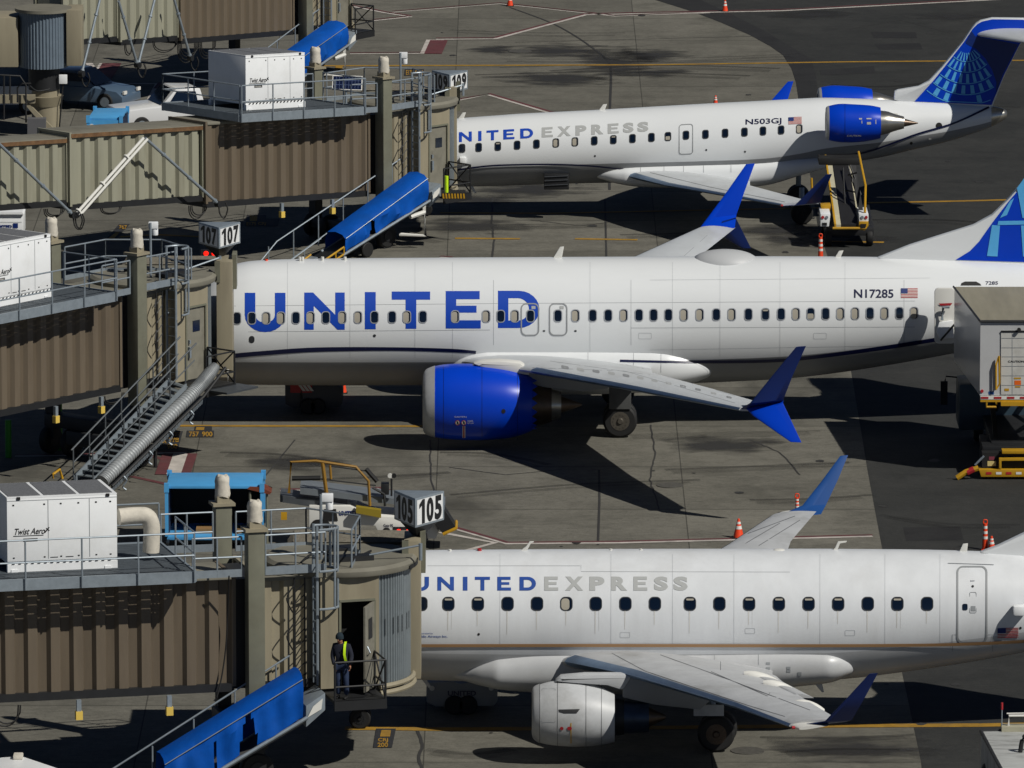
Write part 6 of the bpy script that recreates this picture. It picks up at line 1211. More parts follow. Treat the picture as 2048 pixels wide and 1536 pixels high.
def cart(label, fx0, fx1, ytop_b, ytop_f, ybot, z_top, opening, text=False, yaw=0, bx=None):
    """open baggage container: roof front edge ytop_f, back ytop_b, at height z_top"""
    A, B = G(fx0, ytop_f, z_top), G(fx1, ytop_f, z_top); bx = bx or (fx0 + 6, fx1 + 3); Cc_, D = G(bx[1], ytop_b, z_top), G(bx[0], ytop_b, z_top)
    root = thing('baggage_container', label, 'baggage cart', (A.x, A.y, 0), 'sky blue baggage containers'); zb = .42; dn = lambda p, z: Vector((p.x, p.y, z))
    mb = MB().hexa([dn(p, z) for z in (z_top - .1, z_top) for p in (A, B, Cc_, D)]); rf = mb.build('roof', SKYB, root, bev=.02)
    for p in (A, B, Cc_, D): MB().box((p.x - .07, p.y - .07, z_top - .2), (p.x + .07, p.y + .07, z_top + .07)).build('corner_casting', SKYB, rf)
    for p in (A, B, Cc_, D): MB().box((p.x - .05, p.y - .05, zb), (p.x + .05, p.y + .05, z_top - .1)).build('post', SKYB, root)
    MB().hexa([dn(p, z) for z in (zb - .12, zb) for p in (A, B, Cc_, D)]).build('floor', SKYB, root, bev=.02)
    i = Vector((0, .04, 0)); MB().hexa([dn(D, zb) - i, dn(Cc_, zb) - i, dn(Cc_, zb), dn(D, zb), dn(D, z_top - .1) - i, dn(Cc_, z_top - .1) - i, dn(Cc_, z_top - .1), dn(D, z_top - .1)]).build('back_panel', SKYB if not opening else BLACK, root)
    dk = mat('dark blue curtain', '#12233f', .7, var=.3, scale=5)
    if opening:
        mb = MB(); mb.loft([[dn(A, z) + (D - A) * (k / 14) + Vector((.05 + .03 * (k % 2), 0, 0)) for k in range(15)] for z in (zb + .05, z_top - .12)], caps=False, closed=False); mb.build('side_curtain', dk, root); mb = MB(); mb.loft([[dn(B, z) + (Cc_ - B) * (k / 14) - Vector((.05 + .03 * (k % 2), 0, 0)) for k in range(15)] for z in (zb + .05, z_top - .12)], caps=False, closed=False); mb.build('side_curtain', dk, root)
        m = A + (B - A) * .3; m2_ = A + (B - A) * .72; WOOD = mat('cardboard brown', '#8a6a42', .8, var=.1)
        for q in (m, m2_): b_ = MB().box((q.x, q.y + .4, zb), (q.x + .75, q.y + 1.0, zb + .14)).build('cardboard_box', WOOD); tag(b_, 'flat brown cardboard box in the blue container, ' + ('left one' if q is m else 'right one'), 'box', 'cardboard boxes in the blue container')
    else:
        mb = MB().hexa([dn(A, zb) - i, dn(B, zb) - i, dn(B, zb), dn(A, zb), dn(A, z_top - .1) - i, dn(B, z_top - .1) - i, dn(B, z_top - .1), dn(A, z_top - .1)]); fp = mb.build('front_panel', SKYB, root)
        mb = MB(); mb.loft([[dn(B, z) + (Cc_ - B) * (k / 14) + Vector((.03 * (k % 2), 0, 0)) for k in range(15)] for z in (zb + .05, z_top - .12)], caps=False, closed=False); mb.build('side_curtain', dk, root)
        fy = A.y - .05; W = B.x - A.x
        m_ = text2('UNITED', .04); mb = MB(); mb.add([(A.x + W * (.18 + .5 * a), fy - .006, z_top - .62 - .15 * b) for a, b in m_[0]], m_[1]); mb.build('lettering', NAVY, fp, smooth=False)
        mb = MB(); mb.add([(A.x + W * .73, fy - .006, z_top - .80), (A.x + W * .88, fy - .006, z_top - .80), (A.x + W * .88, fy - .006, z_top - .52), (A.x + W * .73, fy - .006, z_top - .52)], [(0, 1, 2, 3)]); mb.build('globe_plate', BLUE2, fp, smooth=False)
        MB().cyl((A.x + W * .79, fy - .02, z_top - .67), (0, -1, 0), .12, .006, 16).build('globe', WPL, fp)
        MB().box((A.x + W * .80, fy - .03, z_top - .36), (A.x + W * .93, fy, z_top - .26)).build('amber_reflector', AMB, fp); MB().cyl((A.x + W * .11, fy, z_top - .33), (0, -1, 0), .09, .01, 14).build('round_badge', WPL, fp)
        mb = MB().box((A.x, fy - .01, z_top - .48), (B.x, fy, z_top - .46)); mb.build('panel_rib', BLUE3, fp)
    MB().hexa([dn(p, z) for z in (.3, .30 + .0001 + .0) for p in (A, B, Cc_, D)]) if 0 else None
    for p in (A + (D - A) * .15 + (B - A) * .15, A + (D - A) * .15 + (B - A) * .85, D + (Cc_ - D) * .15 - (D - A) * .15, D + (Cc_ - D) * .85 - (D - A) * .15): MB().wheel((p.x, p.y, .2), (0, 1, 0), .2, .12).build('wheel', BLACK, root)
    MB().box((A.x, A.y - .5, .26), (A.x + .08, A.y, .32)).box((A.x + .1, A.y + .1, .2), (B.x - .1, Cc_.y - .1, .3)).build('trolley_frame', DARK, root)
    return root
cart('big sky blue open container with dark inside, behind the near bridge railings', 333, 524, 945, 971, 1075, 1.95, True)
cart('small sky blue container with lettering, parked behind the rusty-edged bridge', 176, 242, 216, 235, 262, 1.9, False, bx=(190, 255))
t = thing('orange_brown_canopy', 'small rusty brown slanted canopy right of the big blue container', 'canopy', tuple(G(520, 1085))); mb = MB(); q = G(520, 985, 1.75)
mb.prism([q + Vector(v) for v in ((-.38, 0, .1), (.28, 0, -.06), (.34, 0, .0), (.0, 0, .16), (-.3, 0, .17))], (0, .8, 0)); mb.build('canopy_sheet', mat('rusty canopy', '#6e3520', .7, var=.3), t); MB().tube([q + Vector((.2, .1, 0)), q + Vector((.2, .1, -1.7))], .04).tube([q + Vector((-.3, .1, 0)), q + Vector((-.3, .1, -1.7))], .04).build('canopy_post', COLG, t)
# belt loader behind the near bridge
def loader_side():
    yl0 = mat('dull yellow', '#8d7a1c', .6)
    Y = -21.0; o = G(760, 1090); root = thing('belt_loader', 'white belt loader with yellow handrail frame and dark conveyor, behind the 105 sign', 'belt loader', (o.x, Y, 0)); p = lambda x, y, d=0: P(x, y, Y + d)
    mb = MB(); mb.prism([p(x, y) for x, y in ((618, 1012), (700, 1012), (735, 1030), (865, 1040), (878, 1062), (872, 1078), (762, 1074), (750, 1052), (716, 1050), (700, 1070), (618, 1068))], (0, 1.5, 0)); ch = mb.build('chassis', WPL, root, bev=.03)
    fnn = on_y(Y - .005)
    decal('lettering', place2(text2('UNITED', .05), 678, 1022, 712, 1031), fnn, BLUE2, ch, 0, 0, .01); decal('fleet_number', place2(text2('Gate 90', .02), 767, 1048, 786, 1054), fnn, NAVY, ch, 0, 0, .01)
    decal('wheel_arch', poly2(rr_pts(641, 1055, 40, 32, 14)), fnn, BLACK, ch, 0, 0, .01); decal('hatch', poly2(rr_pts(773, 1061, 14, 11, 5)), fnn, DARK, ch, 0, 0, .01); decal('dark_bay', poly2([(648, 1018), (672, 1018), (676, 1042), (646, 1042)]), fnn, BLACK, ch, 0, 0, .014); decal('yellow_tank', rect2(562, 1024, 574, 1040), on_y(Y - .3), YEL, ch, 0, 0, .01)
    mb = MB(); mb.prism([p(x, y, .2) for x, y in ((560, 990), (690, 1008), (800, 1046), (800, 1056), (690, 1024), (560, 1004))], (0, 1.1, 0)); mb.build('conveyor_frame', mat('conveyor grey', '#54585c', .5, metal=.3, var=.1), root)
    mb = MB(); mb.prism([p(x, y, .1) for x, y in ((600, 975), (890, 1010), (890, 1020), (600, 988))], (0, 1.3, 0)); mb.build('upper_deck', mat('deck grey', '#73797e', .5, metal=.2, var=.1), root)
    mb = MB(); mb.prism([p(x, y, -.3) for x, y in ((712, 1014), (762, 1021), (762, 1036), (712, 1026))], (0, .3, 0)); mb.build('yellow_panel', yl0, root)
    a = [p(x, y, -.25) for x, y in ((862, 1040), (890, 1022), (912, 1056), (886, 1068))]; mb = MB().prism(a, (0, 1.0, -.05)); mb.build('lowered_belt_end', DARK, root); MB().tube([a[3] + Vector((0, -.05, 0)), a[2] + Vector((0, -.05, 0)), a[2] + Vector((0, 1, 0))], .05).build('yellow_bumper', YEL, root)
    yl = mat('ochre rail paint', '#8f6a20', .5)
    R1 = [(578, 986), (582, 924), (632, 922), (712, 934), (737, 962), (740, 1012)]; MB().tube([p(*q) for q in R1], .045).tube([p(645, 926), p(654, 994)], .06).tube([p(660, 930), p(662, 958)], .04).build('yellow_handrail', yl, root)
    MB().tube([p(584, 957), p(641, 956)], .075).tube([p(732, 938), p(754, 963)], .07).build('foam_sleeve', BLACK, root)
    MB().tube([p(642, 958), p(742, 970), p(752, 971)], .022).tube([p(660, 932), p(733, 942)], .022).tube([p(745, 975), p(768, 988), p(770, 1012)], .04).build('guide_rod', DARK, root)
    MB().tube([p(783, 992), p(783, 958)], .03).build('lamp_post', DARK, root); 
    for x in (780, 788): MB().cyl(p(x, 951), (0, -1, 0), .07, .06, 14).build('work_lamp', WPL if x == 780 else BLACK, root)
    MB().box(tuple(p(762, 990)), tuple(p(778, 968) + Vector((0, .4, 0)))).build('control_panel', DARK, root, bev=.02)
    for x in (640, 832): MB().wheel(p(x, 1062, .05) + Vector((0, 0, 0)) * 0 + Vector((0, 0, .34 - p(x, 1062, .05).z)), (0, 1, 0), .34, .25).build('wheel', BLACK, root)
loader_side()
# belt loader at the far jet
def loader_far():
    root = thing('belt_loader', 'black belt loader with cream side rails and yellow bumpers, under the far jet rear engine', 'belt loader', tuple(G(1690, 462)))
    za, zb = .75, 2.0; bl, br = G(1683, 457, za), G(1716, 457, za); Yt = bl.y + 5.2; tl, tr = P(1663, 318, Yt), P(1694, 318, Yt); tr.z = tl.z; v = Vector
    def plank(name, a, b, c, d, th, m, lift=0): return MB().hexa([p + v((0, 0, lift + z)) for z in (0, th) for p in (a, b, c, d)]).build(name, m, root)
    plank('conveyor_belt', bl, br, tr, tl, .10, mat('belt rubber', '#1b1b1d', .6, var=.25, scale=3), .05)
    CR = mat('cream side rail', '#b9b39a', .5, var=.1)
    w = .07
    plank('side_rail', bl - v((w + .12, 0, 0)), bl - v((.02, 0, 0)), tl - v((.02, 0, 0)), tl - v((w + .12, 0, 0)), .14, CR); plank('side_rail', br + v((.02, 0, 0)), br + v((w, 0, 0)), tr + v((w, 0, 0)), tr + v((.02, 0, 0)), .14, CR)
    plank('yellow_edge', bl - v((w + .18, 0, 0)), bl - v((w + .12, 0, 0)), tl - v((w + .12, 0, 0)), tl - v((w + .18, 0, 0)), .16, YEL)
    MB().tube([bl + v((-.32, -.08, .02)), br + v((.3, -.08, .02))], .05).build('yellow_bumper', YEL, root)
    MB().hexa([p + v((0, 0, z)) for z in (-.35, -.05) for p in (bl + v((-.6, .5, 0)), br + v((.6, .5, 0)), br + v((.6, 4.6, .2)), bl + v((-.6, 4.6, .2)))]).build('chassis', DARK, root, bev=.04)
    Yf = bl.y - .05; pf = lambda x, y, d=0: P(x, y, Yf + d)
    for x0, x1, y0, y1, nm in ((1641, 1661, 428, 453, 'l'), (1718, 1737, 428, 443, 'r')):
        f = MB().prism([pf(x0, y0), pf(x1, y0), pf(x1 if nm == 'r' else x1 - 3, y1), pf(x0, y1)], (0, 1.6, 0)).build('fender', HWHITE, root, bev=.02)
        for x, m_ in ((x0 + 4.5, REDP), (x0 + 12.5, GALV)): MB().cyl(pf(x if nm == 'l' else x0 + x1 - x, 434.5, -.0), (0, -1, 0), .055, .03, 16).build('tail_light', m_, f)
        if nm == 'l': MB().prism([pf(1644.5, 445.5, -.02), pf(1654, 445.5, -.02), pf(1654, 451, -.02), pf(1644.5, 451, -.02)], (0, .015, 0)).build('slot', BLACK, f)
    MB().prism([pf(1718, 443, -.05), pf(1737, 443, -.05), pf(1737, 452, -.05), pf(1730, 461, -.05), pf(1718, 460, -.05)], (0, .1, 0)).build('yellow_step', YEL, root, bev=.02); MB().prism([pf(1721, 448, -.08), pf(1733, 448, -.08), pf(1731, 456, -.08), pf(1721, 457, -.08)], (0, .02, 0)).build('step_hole', BLACK, root)
    MB().prism([pf(1641, 410, 1.2), pf(1662, 409, 1.2), pf(1660, 423, 1.2), pf(1643, 422, 1.2)], (0, .5, 0)).build('yellow_seat', YEL, root, bev=.04)
    MB().tube([pf(1717, 304, 3.6), pf(1731, 372, 1.2), pf(1730, 425, .2)], .045).build('yellow_handrail', YEL, root); MB().tube([pf(1623, 356, 3.6), pf(1624, 388, 3.6)], .045).build('yellow_post', YEL, root)
    mb = MB()
    for a, b in (((1696, 332), (1712, 385)), ((1700, 330), (1722, 390)), ((1696, 350), (1715, 345)), ((1688, 380), (1720, 386)), ((1700, 414), (1722, 424)), ((1686, 335), (1690, 412))): mb.tube([pf(*a, 2.0), pf(*b, 1.6)], .03)
    mb.build('folding_frame', DARK, root); MB().prism([pf(1702, 330, 2.2), pf(1712, 331, 2.2), pf(1727, 425, .8), pf(1718, 425, .8)], (0, .06, 0)).build('side_guard', DARK, root)
    for x in (bl.x - .45, br.x + .45):
        for y in (.7, 3.9): MB().wheel((x, bl.y + y, .32), (1, 0, 0), .32, .24).build('wheel', BLACK, root)
    q = tl; MB().box((tl.x - .5, q.y - .8, q.z - .1), (tr.x + .5, q.y + .3, q.z + .15)).build('dark_head', BLACK, root, bev=.05)
loader_far()
# catering truck
def truck():
    Yf, Yr = -3.35, -9.6; fl = P(1909, 572, Yf); rl = P(1961, 645, Yr); zt = (fl.z + rl.z) / 2; zb_ = P(1961, 800, Yr).z
    root = thing('catering_truck', 'high-lift truck with raised white box, weathered roof and yellow bumpers, at the right edge', 'truck', (rl.x, Yr, 0)); w = 2.6; v = Vector
    A, B, C2, D = v((rl.x, Yr, 0)), v((rl.x + w, Yr, 0)), v((fl.x + w, Yf, 0)), v((fl.x, Yf, 0)); zz = lambda p, z: v((p.x, p.y, z))
    bx = MB().hexa([zz(p, z) for z in (zb_ + .15, zt - .03) for p in (A, B, C2, D)]).build('cargo_box', mat('truck box paint', '#b9babb', .28, var=.05, scale=.8, dirt='#8d8b86', dirt_amt=.4, coat=.2), root, smooth=False)
    MB().hexa([zz(p, z) for z in (zt - .03, zt + .02) for p in (A + v((-.03, -.03, 0)), B + v((.03, -.03, 0)), C2, D + v((-.03, 0, 0))) ]).build('roof', mat('weathered roof', '#8a8574', .75, var=.12, scale=.9, stretch=(3, .3, 1), dirt='#6b675a', dirt_amt=.5), bx, smooth=False)
    MB().tube([zz(A, zt + .02) + v((-.03, -.03, 0)), zz(D, zt + .02) + v((-.03, 0, 0))], .035).tube([zz(A, zt) + v((-.03, -.04, 0)), zz(B, zt) + v((0, -.04, 0))], .04).build('roof_trim', DARK, bx)
    fn = on_y(Yr - .002); dk = lambda n_, m_, mt_, o=.006, par=bx: decal(n_, m_, fn, mt_, par, 0, 0, o)
    dr = MB().prism([P(2002, y, Yr - .03) if i in (0, 3) else P(2110, y, Yr - .03) for i, y in enumerate((662, 662, 789, 789))], (0, .03, 0)).build('roll_up_door', mat('door white', '#c4c3be', .45, var=.06, scale=3, dirt='#8f8a7d', dirt_amt=.5), bx, smooth=False)
    f2 = on_y(Yr - .032); d2 = lambda n_, m_, mt_, o=.006: decal(n_, m_, f2, mt_, dr, 0, 0, o)
    for y in (676, 695, 713, 732, 751, 770): d2('door_seam', rect2(2003, y, 2109, y + .8), LINEG)
    d2('door_top', rect2(2002, 661, 2110, 665), DARK, .012); d2('door_track', rect2(2024, 666, 2025, 788), LINEG, .004)
    MB().cyl(P(2038, 659, Yr - .05), (0, -1, 0), .06, .1, 12).build('door_knob', BLACK, dr)
    d2('warning_sign', rect2(2028, 755, 2042, 758), YEL); d2('warning_sign', rect2(2029, 761, 2042, 770), AMB); d2('warning_sign', rect2(2030, 772, 2041, 775), YEL); d2('small_label', rect2(2009, 777, 2018, 782), YEL)
    m_ = text2('CAUTION', .02); d2('door_text', place2(m_, 2016, 721, 2048, 725), SIGNB)
    dk('blue_label', rect2(1977, 783, 1988, 789), BLUE3); MB().cyl(P(1964, 782, Yr), (0, -1, 0), .05, .03, 14).build('red_reflector', REDP, bx)
    MB().tube([P(1992, 730, Yr - .12), P(1998, 712, Yr - .12), P(1999, 768, Yr - .12), P(1992, 780, Yr - .12), P(1992, 730, Yr - .12)], .03).build('grab_handle', YEL, bx)
    MB().prism([P(1961, 792, Yr - .05), P(2130, 792, Yr - .05), P(2130, 799, Yr - .05), P(1961, 799, Yr - .05)], (0, .2, 0)).build('reflective_sill', WPL, root, smooth=False)
    for i in range(6): x = 1962 + i * 26; decal('red_reflector_strip', rect2(x, 793.5, x + 15, 797.5), on_y(Yr - .05), REDP, root, 0, 0, .01)
    MB().prism([P(1961, 799.5, Yr - .04), P(2130, 799.5, Yr - .04), P(2130, 804, Yr - .04), P(1961, 804, Yr - .04)], (0, .3, 0)).prism([P(2002, 804, Yr - .1), P(2130, 804, Yr - .1), P(2130, 812, Yr - .1), P(2002, 812, Yr - .1)], (0, .5, 0)).tube([P(1973, 804, Yr), P(1973, 814, Yr), P(1993, 814, Yr), P(1993, 804, Yr)], .04).build('yellow_underframe', YEL, root)
    # scissor lift, chassis
    mb = MB(); cx0, cx1 = rl.x + .5, rl.x + 2.2
    for x in (cx0, cx1):
        mb.hexa([v((x + a, y, z)) for z, y0_, y1_ in ((1.0, -8.6, -8.3),) for a, y in ((0, y0_), (.15, y0_), (.15, y1_), (0, y1_))] + [v((x + a, y, z)) for z, y0_, y1_ in ((2.5, -4.2, -3.9),) for a, y in ((0, y0_), (.15, y0_), (.15, y1_), (0, y1_))])
        mb.hexa([v((x + .2 + a, y, z)) for z, y0_, y1_ in ((1.0, -4.2, -3.9),) for a, y in ((0, y0_), (.15, y0_), (.15, y1_), (0, y1_))] + [v((x + .2 + a, y, z)) for z, y0_, y1_ in ((2.5, -8.6, -8.3),) for a, y in ((0, y0_), (.15, y0_), (.15, y1_), (0, y1_))])
    mb.build('scissor_lift', mat('greasy steel', '#3a3833', .5, metal=.5, var=.3), root)
    MB().box((rl.x + .4, -9.2, .7), (rl.x + 2.3, -3.0, 1.0)).box((rl.x + .1, -9.6, .75), (rl.x + 2.5, -7.6, .95)).build('chassis', DARK, root, bev=.03)
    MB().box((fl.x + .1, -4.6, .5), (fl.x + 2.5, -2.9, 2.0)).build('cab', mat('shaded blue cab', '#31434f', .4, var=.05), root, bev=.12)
    MB().tube([v((fl.x + .1, -3.4, 2.0)), v((fl.x - .25, -3.5, 2.05)), v((fl.x - .28, -3.5, 1.9))], .025).box((fl.x - .42, -3.6, 1.15), (fl.x - .2, -3.5, 1.9)).build('wing_mirror', BLACK, root)
    for x in (rl.x + .3, rl.x + 2.3):
        for y in (-3.6, -7.6): w_ = MB().wheel((x, y, .48), (1, 0, 0), .48, .3).build('wheel', BLACK, root)
    q = lambda x, y: P(x, y, -10.2)
    MB().prism([q(1958, 939), q(2140, 939), q(2140, 954), q(1962, 954)], (0, .5, 0)).prism([q(1998, 916), q(2140, 915), q(2140, 921), q(2003, 922), q(2003, 938), q(1998, 938)], (0, .1, 0)).prism([q(2004, 901), q(2140, 901), q(2140, 908), q(2004, 908)], (0, .4, 0)).build('rear_bumper', YEL, root, bev=.02)
    for i in range(5): decal('reflective_strip', rect2(1972 + i * 20, 944, 1983 + i * 20, 949), on_y(-10.2), REDP if i % 2 == 0 else WPL, root, 0, 0, .01)
    MB().tube([q(1914, 956), q(1932, 944), q(1957, 936)], .09, 8).build('outrigger', YEL, root); MB().tube([q(1934, 945), q(1948, 938)], .1, 8).build('outrigger_stripe', REDP, root); MB().tube([q(1950, 930), q(1968, 912)], .035).build('strut', GALV, root)
    decal('licence_plate', rect2(1975, 922, 1992, 932), on_y(-10.0), mat('plate cream', '#c9b97c', .5), root, 0, 0, .01); decal('tail_lamp', rect2(1978, 913, 1989, 920), on_y(-10.0), mat('dull red lamp', '#7c3a46', .4), root, 0, 0, .01); MB().box((q(1965, 935).x, -10.0, q(1965, 938).z), (q(2050, 935).x, -9.5, q(1965, 908).z)).build('rear_plate', BLACK, root)
truck()
# tugs under the noses
def tug(label, x0, x1, yt, yb, Y, col, name='baggage_tug', mark=True, lamp=()):
    a, b = P(x0, yb, Y), P(x1, yt, Y); root = thing(name, label, 'tug', (a.x, Y, 0), 'low tugs under the planes'); h = b.z; m = mat(col, col, .5, var=.06)
    prof = [(a.x, .32), (a.x + .25, .2), (b.x - .1, .22), (b.x, .35), (b.x, h * .8), (b.x - .5, h), (a.x + .9, h * .92), (a.x + .7, h * 1.0), (a.x, h * .95)]
    bd = MB().prism([Vector((x, Y, z)) for x, z in prof], (0, 1.6, 0)).build('body', m, root, bev=.05)
    for x in (a.x + .75, b.x - .8):
        for y in (-.02, 1.55): MB().wheel((x, Y + y, .26), (0, 1, 0), .26, .2).build('wheel', BLACK, root)
    if mark:
        mm_ = text2('UNITED', .04); mb = MB(); W = b.x - a.x; mb.add([(a.x + W * (.3 + .4 * p), Y - .07, h * .72 - .14 * q) for p, q in mm_[0]], mm_[1]); mb.build('lettering', NAVY, bd, smooth=False)
    MB().box((a.x + 1.0, Y + .5, h * .8), (a.x + 1.5, Y + 1.1, h + .25)).build('seat', DARK, root, bev=.05); MB().tube([(a.x + .9, Y + .8, h * .8), (a.x + .75, Y + .8, h + .3)], .03).build('steering_column', BLACK, root)
    for x in lamp: MB().cyl((a.x + x, Y - .05, h * .8), (0, -1, 0), .07, .04, 12).build('lamp_glass', WPL, root)
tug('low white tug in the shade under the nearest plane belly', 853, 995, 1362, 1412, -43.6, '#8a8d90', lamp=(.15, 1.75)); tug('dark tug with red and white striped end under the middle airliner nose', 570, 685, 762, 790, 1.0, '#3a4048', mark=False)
a = P(590, 787, .9); mb = MB()
for k in range(3): mb.add([(a.x + k * .13 - .1, .9, a.z + .55), (a.x + k * .13, .9, a.z + .55), (a.x + k * .13 + .35, .9, a.z + .08), (a.x + k * .13 + .25, .9, a.z + .08)], [(0, 1, 2, 3)])
t = thing('striped_board', 'red and white diagonally striped board under the middle airliner nose', 'warning board', (a.x, 1, 0)); MB().box((a.x - .15, .92, a.z + .02), (a.x + .55, .96, a.z + .6)).build('board', REDP, t); mb.build('white_stripes', WPL, t, smooth=False); MB().tube([(a.x + .2, .95, a.z + .1), (a.x + .2, .95, 0)], .04).build('post', DARK, t)
# road vehicles, upper left
def car(label, cat, p, ang, L, Wd, Hh, col, kind='pickup', name='pickup_truck', group=None):
    root = thing(name, label, cat, tuple(p), group); c, s_ = math.cos(R(ang)), math.sin(R(ang)); v = lambda x, y, z: Vector((p[0] + c * x - s_ * y, p[1] + s_ * x + c * y, p[2] + z)); m = mat('car paint ' + col, col, .3, coat=.4); h = Wd / 2
    if kind == 'pickup': prof = [(-L / 2, .45), (-L / 2, 1.0), (-.15 * L, 1.05), (-.13 * L, 1.08), (.17 * L, 1.1), (.24 * L, 1.08), (.47 * L, .98), (L / 2, .75), (L / 2, .4)]; cabp = [(-.17 * L, 1.03), (-.14 * L, Hh * .97), (.04 * L, Hh), (.17 * L, 1.06)]
    elif kind == 'van': prof = [(-L / 2, .4), (-L / 2, 1.2), (.3 * L, 1.2), (.46 * L, 1.0), (L / 2, .8), (L / 2, .4)]; cabp = [(-L / 2 + .02, 1.15), (-L / 2 + .08, Hh), (.2 * L, Hh), (.34 * L, 1.18)]
    else: prof = [(-L / 2, .35), (-L / 2, .85), (-.3 * L, .95), (.2 * L, .95), (.44 * L, .82), (L / 2, .6), (L / 2, .3)]; cabp = [(-.36 * L, .9), (-.22 * L, Hh), (.02 * L, Hh), (.22 * L, .93)]
    rings = []
    for y, k in ((-h, .93), (-h + .1, 1), (h - .1, 1), (h, .93)): rings.append([v(x * (1 if k == 1 else .985), y, .4 + (z - .4) * k) for x, z in prof])
    b = MB().loft(rings).build('body', m, root, bev=.02)
    cb = MB().loft([[v(x, y * k, z) for x, z in cabp for k in ((1 if z < 1.2 else .86),)] for y in (-h + .04, h - .04)]).build('cabin', m, b, bev=.03)
    x0, z0_ = cabp[2]; x1, z1_ = cabp[3]; kk = .86
    gl = MB().add([v(x1 - .02, -h * .86, z1_ + .04) + v(0, 0, .02) - v(0, 0, 0), v(x1 - .02, h * .86, z1_ + .04) + v(0, 0, .02) - v(0, 0, 0), v(x0 + .1, h * .78, z0_ - .05) + v(.05, 0, .03) - v(0, 0, 0), v(x0 + .1, -h * .78, z0_ - .05) + v(.05, 0, .03) - v(0, 0, 0)], [(0, 1, 2, 3)]); gl.build('windscreen', GLASS, cb, smooth=False)
    xa, za = cabp[1]
    for sgn in (-1, 1): MB().add([v(cabp[0][0] + .3, sgn * (h * 1.0 - .01), 1.13), v(x1 - .3, sgn * (h - .01), 1.13), v(x0 - .0, sgn * (h * .88), z0_ - .1), v(xa + .2, sgn * (h * .88), za - .1)], [(0, 1, 2, 3)]).build('side_window', GLASS, cb, smooth=False)
    for x in (-.31 * L, .32 * L):
        for y in (-h + .08, h - .08): w_ = MB().wheel(v(x, y, .36), Vector((-s_, c, 0)), .36, .24).build('wheel', BLACK, root); MB().cyl(v(x, y - .13, .36) if y < 0 else v(x, y + .1, .36), Vector((-s_, c, 0)), .2, .03, 16).build('rim', GALV, w_)
    for y in (-h + .25, h - .25): MB().box((0, 0, 0), (0, 0, 0)) if 0 else MB().hexa([v(L / 2 - .06 + a_, y + b_, .68 + z_) for z_ in (0, .13) for a_, b_ in ((0, -.14), (.08, -.14), (.08, .14), (0, .14))]).build('headlight', WPL, b)
    if kind == 'pickup': MB().hexa([v(x, y, z) for z in (1.0, 1.062) for x, y in ((-L / 2 + .12, -h + .15), (-.19 * L, -h + .15), (-.19 * L, h - .15), (-L / 2 + .12, h - .15))]).build('bed_cover', DARK, b)
    return root
car('white pickup truck with long hood behind the service deck', 'pickup truck', G(352, 258), 200, 5.4, 1.95, 1.75, '#d6d7d8')
car('car toned blue grey for its shade, with open dark wheel arch, beside the beige column', 'car', G(165, 212), -22, 4.4, 1.8, 1.55, '#4d6074', 'suv', 'parked_car')  # white car; the shadow over it is mixed into its paint colour
car('white van partly hidden by pipes at the upper left edge', 'van', G(-22, 222), 180, 5.2, 2.0, 2.2, '#c9ccce', 'van', 'white_van')
# white cart with lettering, left edge under the sage section
a = P(-30, 480, 33.5); t = thing('luggage_cart', 'white slatted cart with blue lettering at the left edge', 'luggage cart', (a.x, 33.5, 0)); bx0, bx1 = P(-60, 470, 33.5), P(45, 428, 33.5)
MB().box((bx0.x, 33.5, .5), (bx1.x, 35.3, bx1.z)).build('cart_body', HWHITE, t, bev=.03); MB().prism([(bx0.x - .05, 33.4, bx1.z), (bx1.x + .06, 33.4, bx1.z), (bx1.x + .0, 33.4, bx1.z + .08), (bx0.x, 33.4, bx1.z + .08)], (0, 2, .1)).build('cart_roof', HWHITE, t)
fn = on_y(33.49); decal('lettering', place2(text2('UNITED', .05), -12, 450, 24, 456.5), fn, BLUE2, t, 0, 0, .01); decal('globe_plate', rect2(26, 446.5, 36, 456), fn, BLUE2, t, 0, 0, .01); decal('red_mark', poly2([(14, 474), (21, 460), (24, 460), (17, 474)]), fn, REDP, t, 0, 0, .01); decal('red_mark', poly2([(-4, 462), (0, 462), (6, 474), (2, 474)]), fn, REDP, t, 0, 0, .01)
for y in (444, 459, 468): decal('slat_line', rect2(-50, y, 44, y + .7), fn, LINEG, t, 0, 0, .006)
for x in (bx0.x + .4, bx1.x - .4): MB().wheel((x, 33.7, .25), (0, 1, 0), .25, .15).build('wheel', BLACK, t)
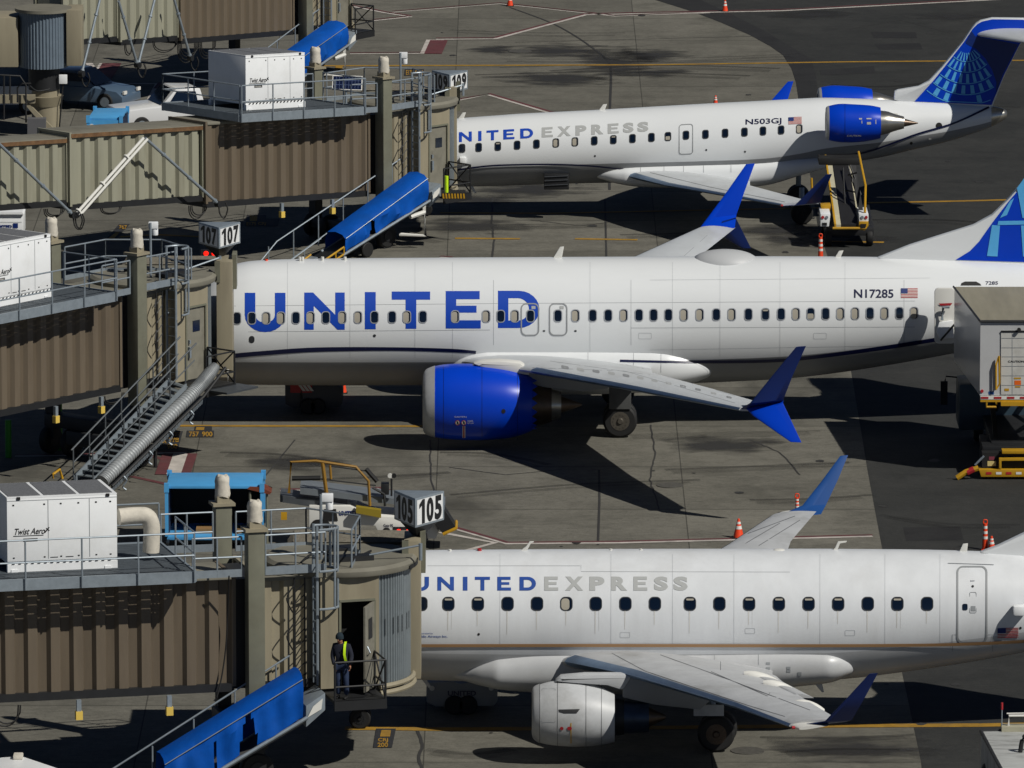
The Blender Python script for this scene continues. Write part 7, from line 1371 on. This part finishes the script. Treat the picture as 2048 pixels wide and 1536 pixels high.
# bottom corners
z = 1.45; A, B = G(1962, 1462, z), G(2160, 1458, z); a2, b2 = G(2012, 1556, z), G(2230, 1552, z); t = thing('tow_tractor', 'weathered white tow tractor deck with guard rail, cut off at the lower right corner', 'tow tractor', (A.x, A.y, 0)); dn = lambda p, z_: Vector((p.x, p.y, z_))
MB().hexa([dn(p, q) for q in (.35, z) for p in (a2, b2, B, A)]).build('deck_body', mat('scuffed white deck', '#b4b6b4', .6, var=.1, scale=2, stretch=(1, 3, 1), dirt='#5f5e5a', dirt_amt=.8), t, bev=.06)
MB().tube([dn(p, z) for p in (a2, A, B)], .05).build('edge_trim', DARK, t); rl_ = P(2002, 1455, A.y + .05)
MB().hexa([Vector((x, y, q)) for q in (z - .1, z + .12) for x, y in ((P(2003, 1457, A.y).x, A.y - .1), (B.x, A.y - .1), (B.x, A.y + .35), (P(2003, 1457, A.y).x, A.y + .35))]).build('rear_shelf', mat('pale shelf paint', '#a9a58f', .6, var=.1), t)
x0 = P(2018, 1450, A.y).x; MB().tube([(x0, A.y + .1, z + .1), (x0, A.y + .1, z + .38), (B.x, A.y + .1, z + .4)], .035).tube([(x0 - .05, A.y + .2, z + .42), (B.x, A.y + .25, z + .44)], .02).build('guard_rail', WPL, t); x0 = P(2004, 1450, A.y).x; MB().tube([(x0, A.y + .1, z + .1), (x0, A.y + .1, z + .72)], .016).build('antenna', GALV, t); MB().cyl((x0, A.y + .1, z + .55), (0, 0, 1), .03, .18, 8).build('antenna_tip', REDP, t)
MB().wheel((A.x + .5, A.y - 4, .4), (1, 0, 0), .4, .3).build('wheel', BLACK, t); MB().wheel((A.x + .15, A.y - .9, .4), (1, 0, 0), .4, .3).build('wheel', BLACK, t); q = P(2040, 1530, A.y - 2.5); MB().tube(spl([(q.x, q.y, z), (q.x + .15, q.y, z + .45), (q.x + .9, q.y, z + .5)], 6), .06).build('roll_bar', DARK, t)
z = 2.3; t = thing('box_van', 'white rounded vehicle roof with a small vent, cut off at the lower left corner', 'van', tuple(G(40, 1600))); pts = [G(x, y, z) for x, y in ((-60, 1524), (0, 1513), (45, 1510), (122, 1536), (150, 1560), (60, 1640), (-80, 1640))]
MB().prism([dn(p, .5) for p in pts], (0, 0, z - .5)).build('body', HWHITE, t, bev=.12); q = G(38, 1511, z); MB().box((q.x - .12, q.y - .5, z), (q.x + .12, q.y - .15, z + .12)).build('roof_vent', BAG, t, bev=.03)
mb = MB().cyl(G(118, 900) , (0, 0, 1), .11, 1.5, 14); tag(mb.build('green_bollard', mat('green post', '#2f8a1c', .5)), 'thin bright green post in the dark shade under the middle bridge', 'bollard', 'green posts under the bridges')
mb = MB().cyl(G(17, 915), (0, 0, 1), .1, 1.2, 14); tag(mb.build('green_bollard', mat('green post', '#2f8a1c', .5)), 'dim green post at the left edge under the middle bridge', 'bollard', 'green posts under the bridges')
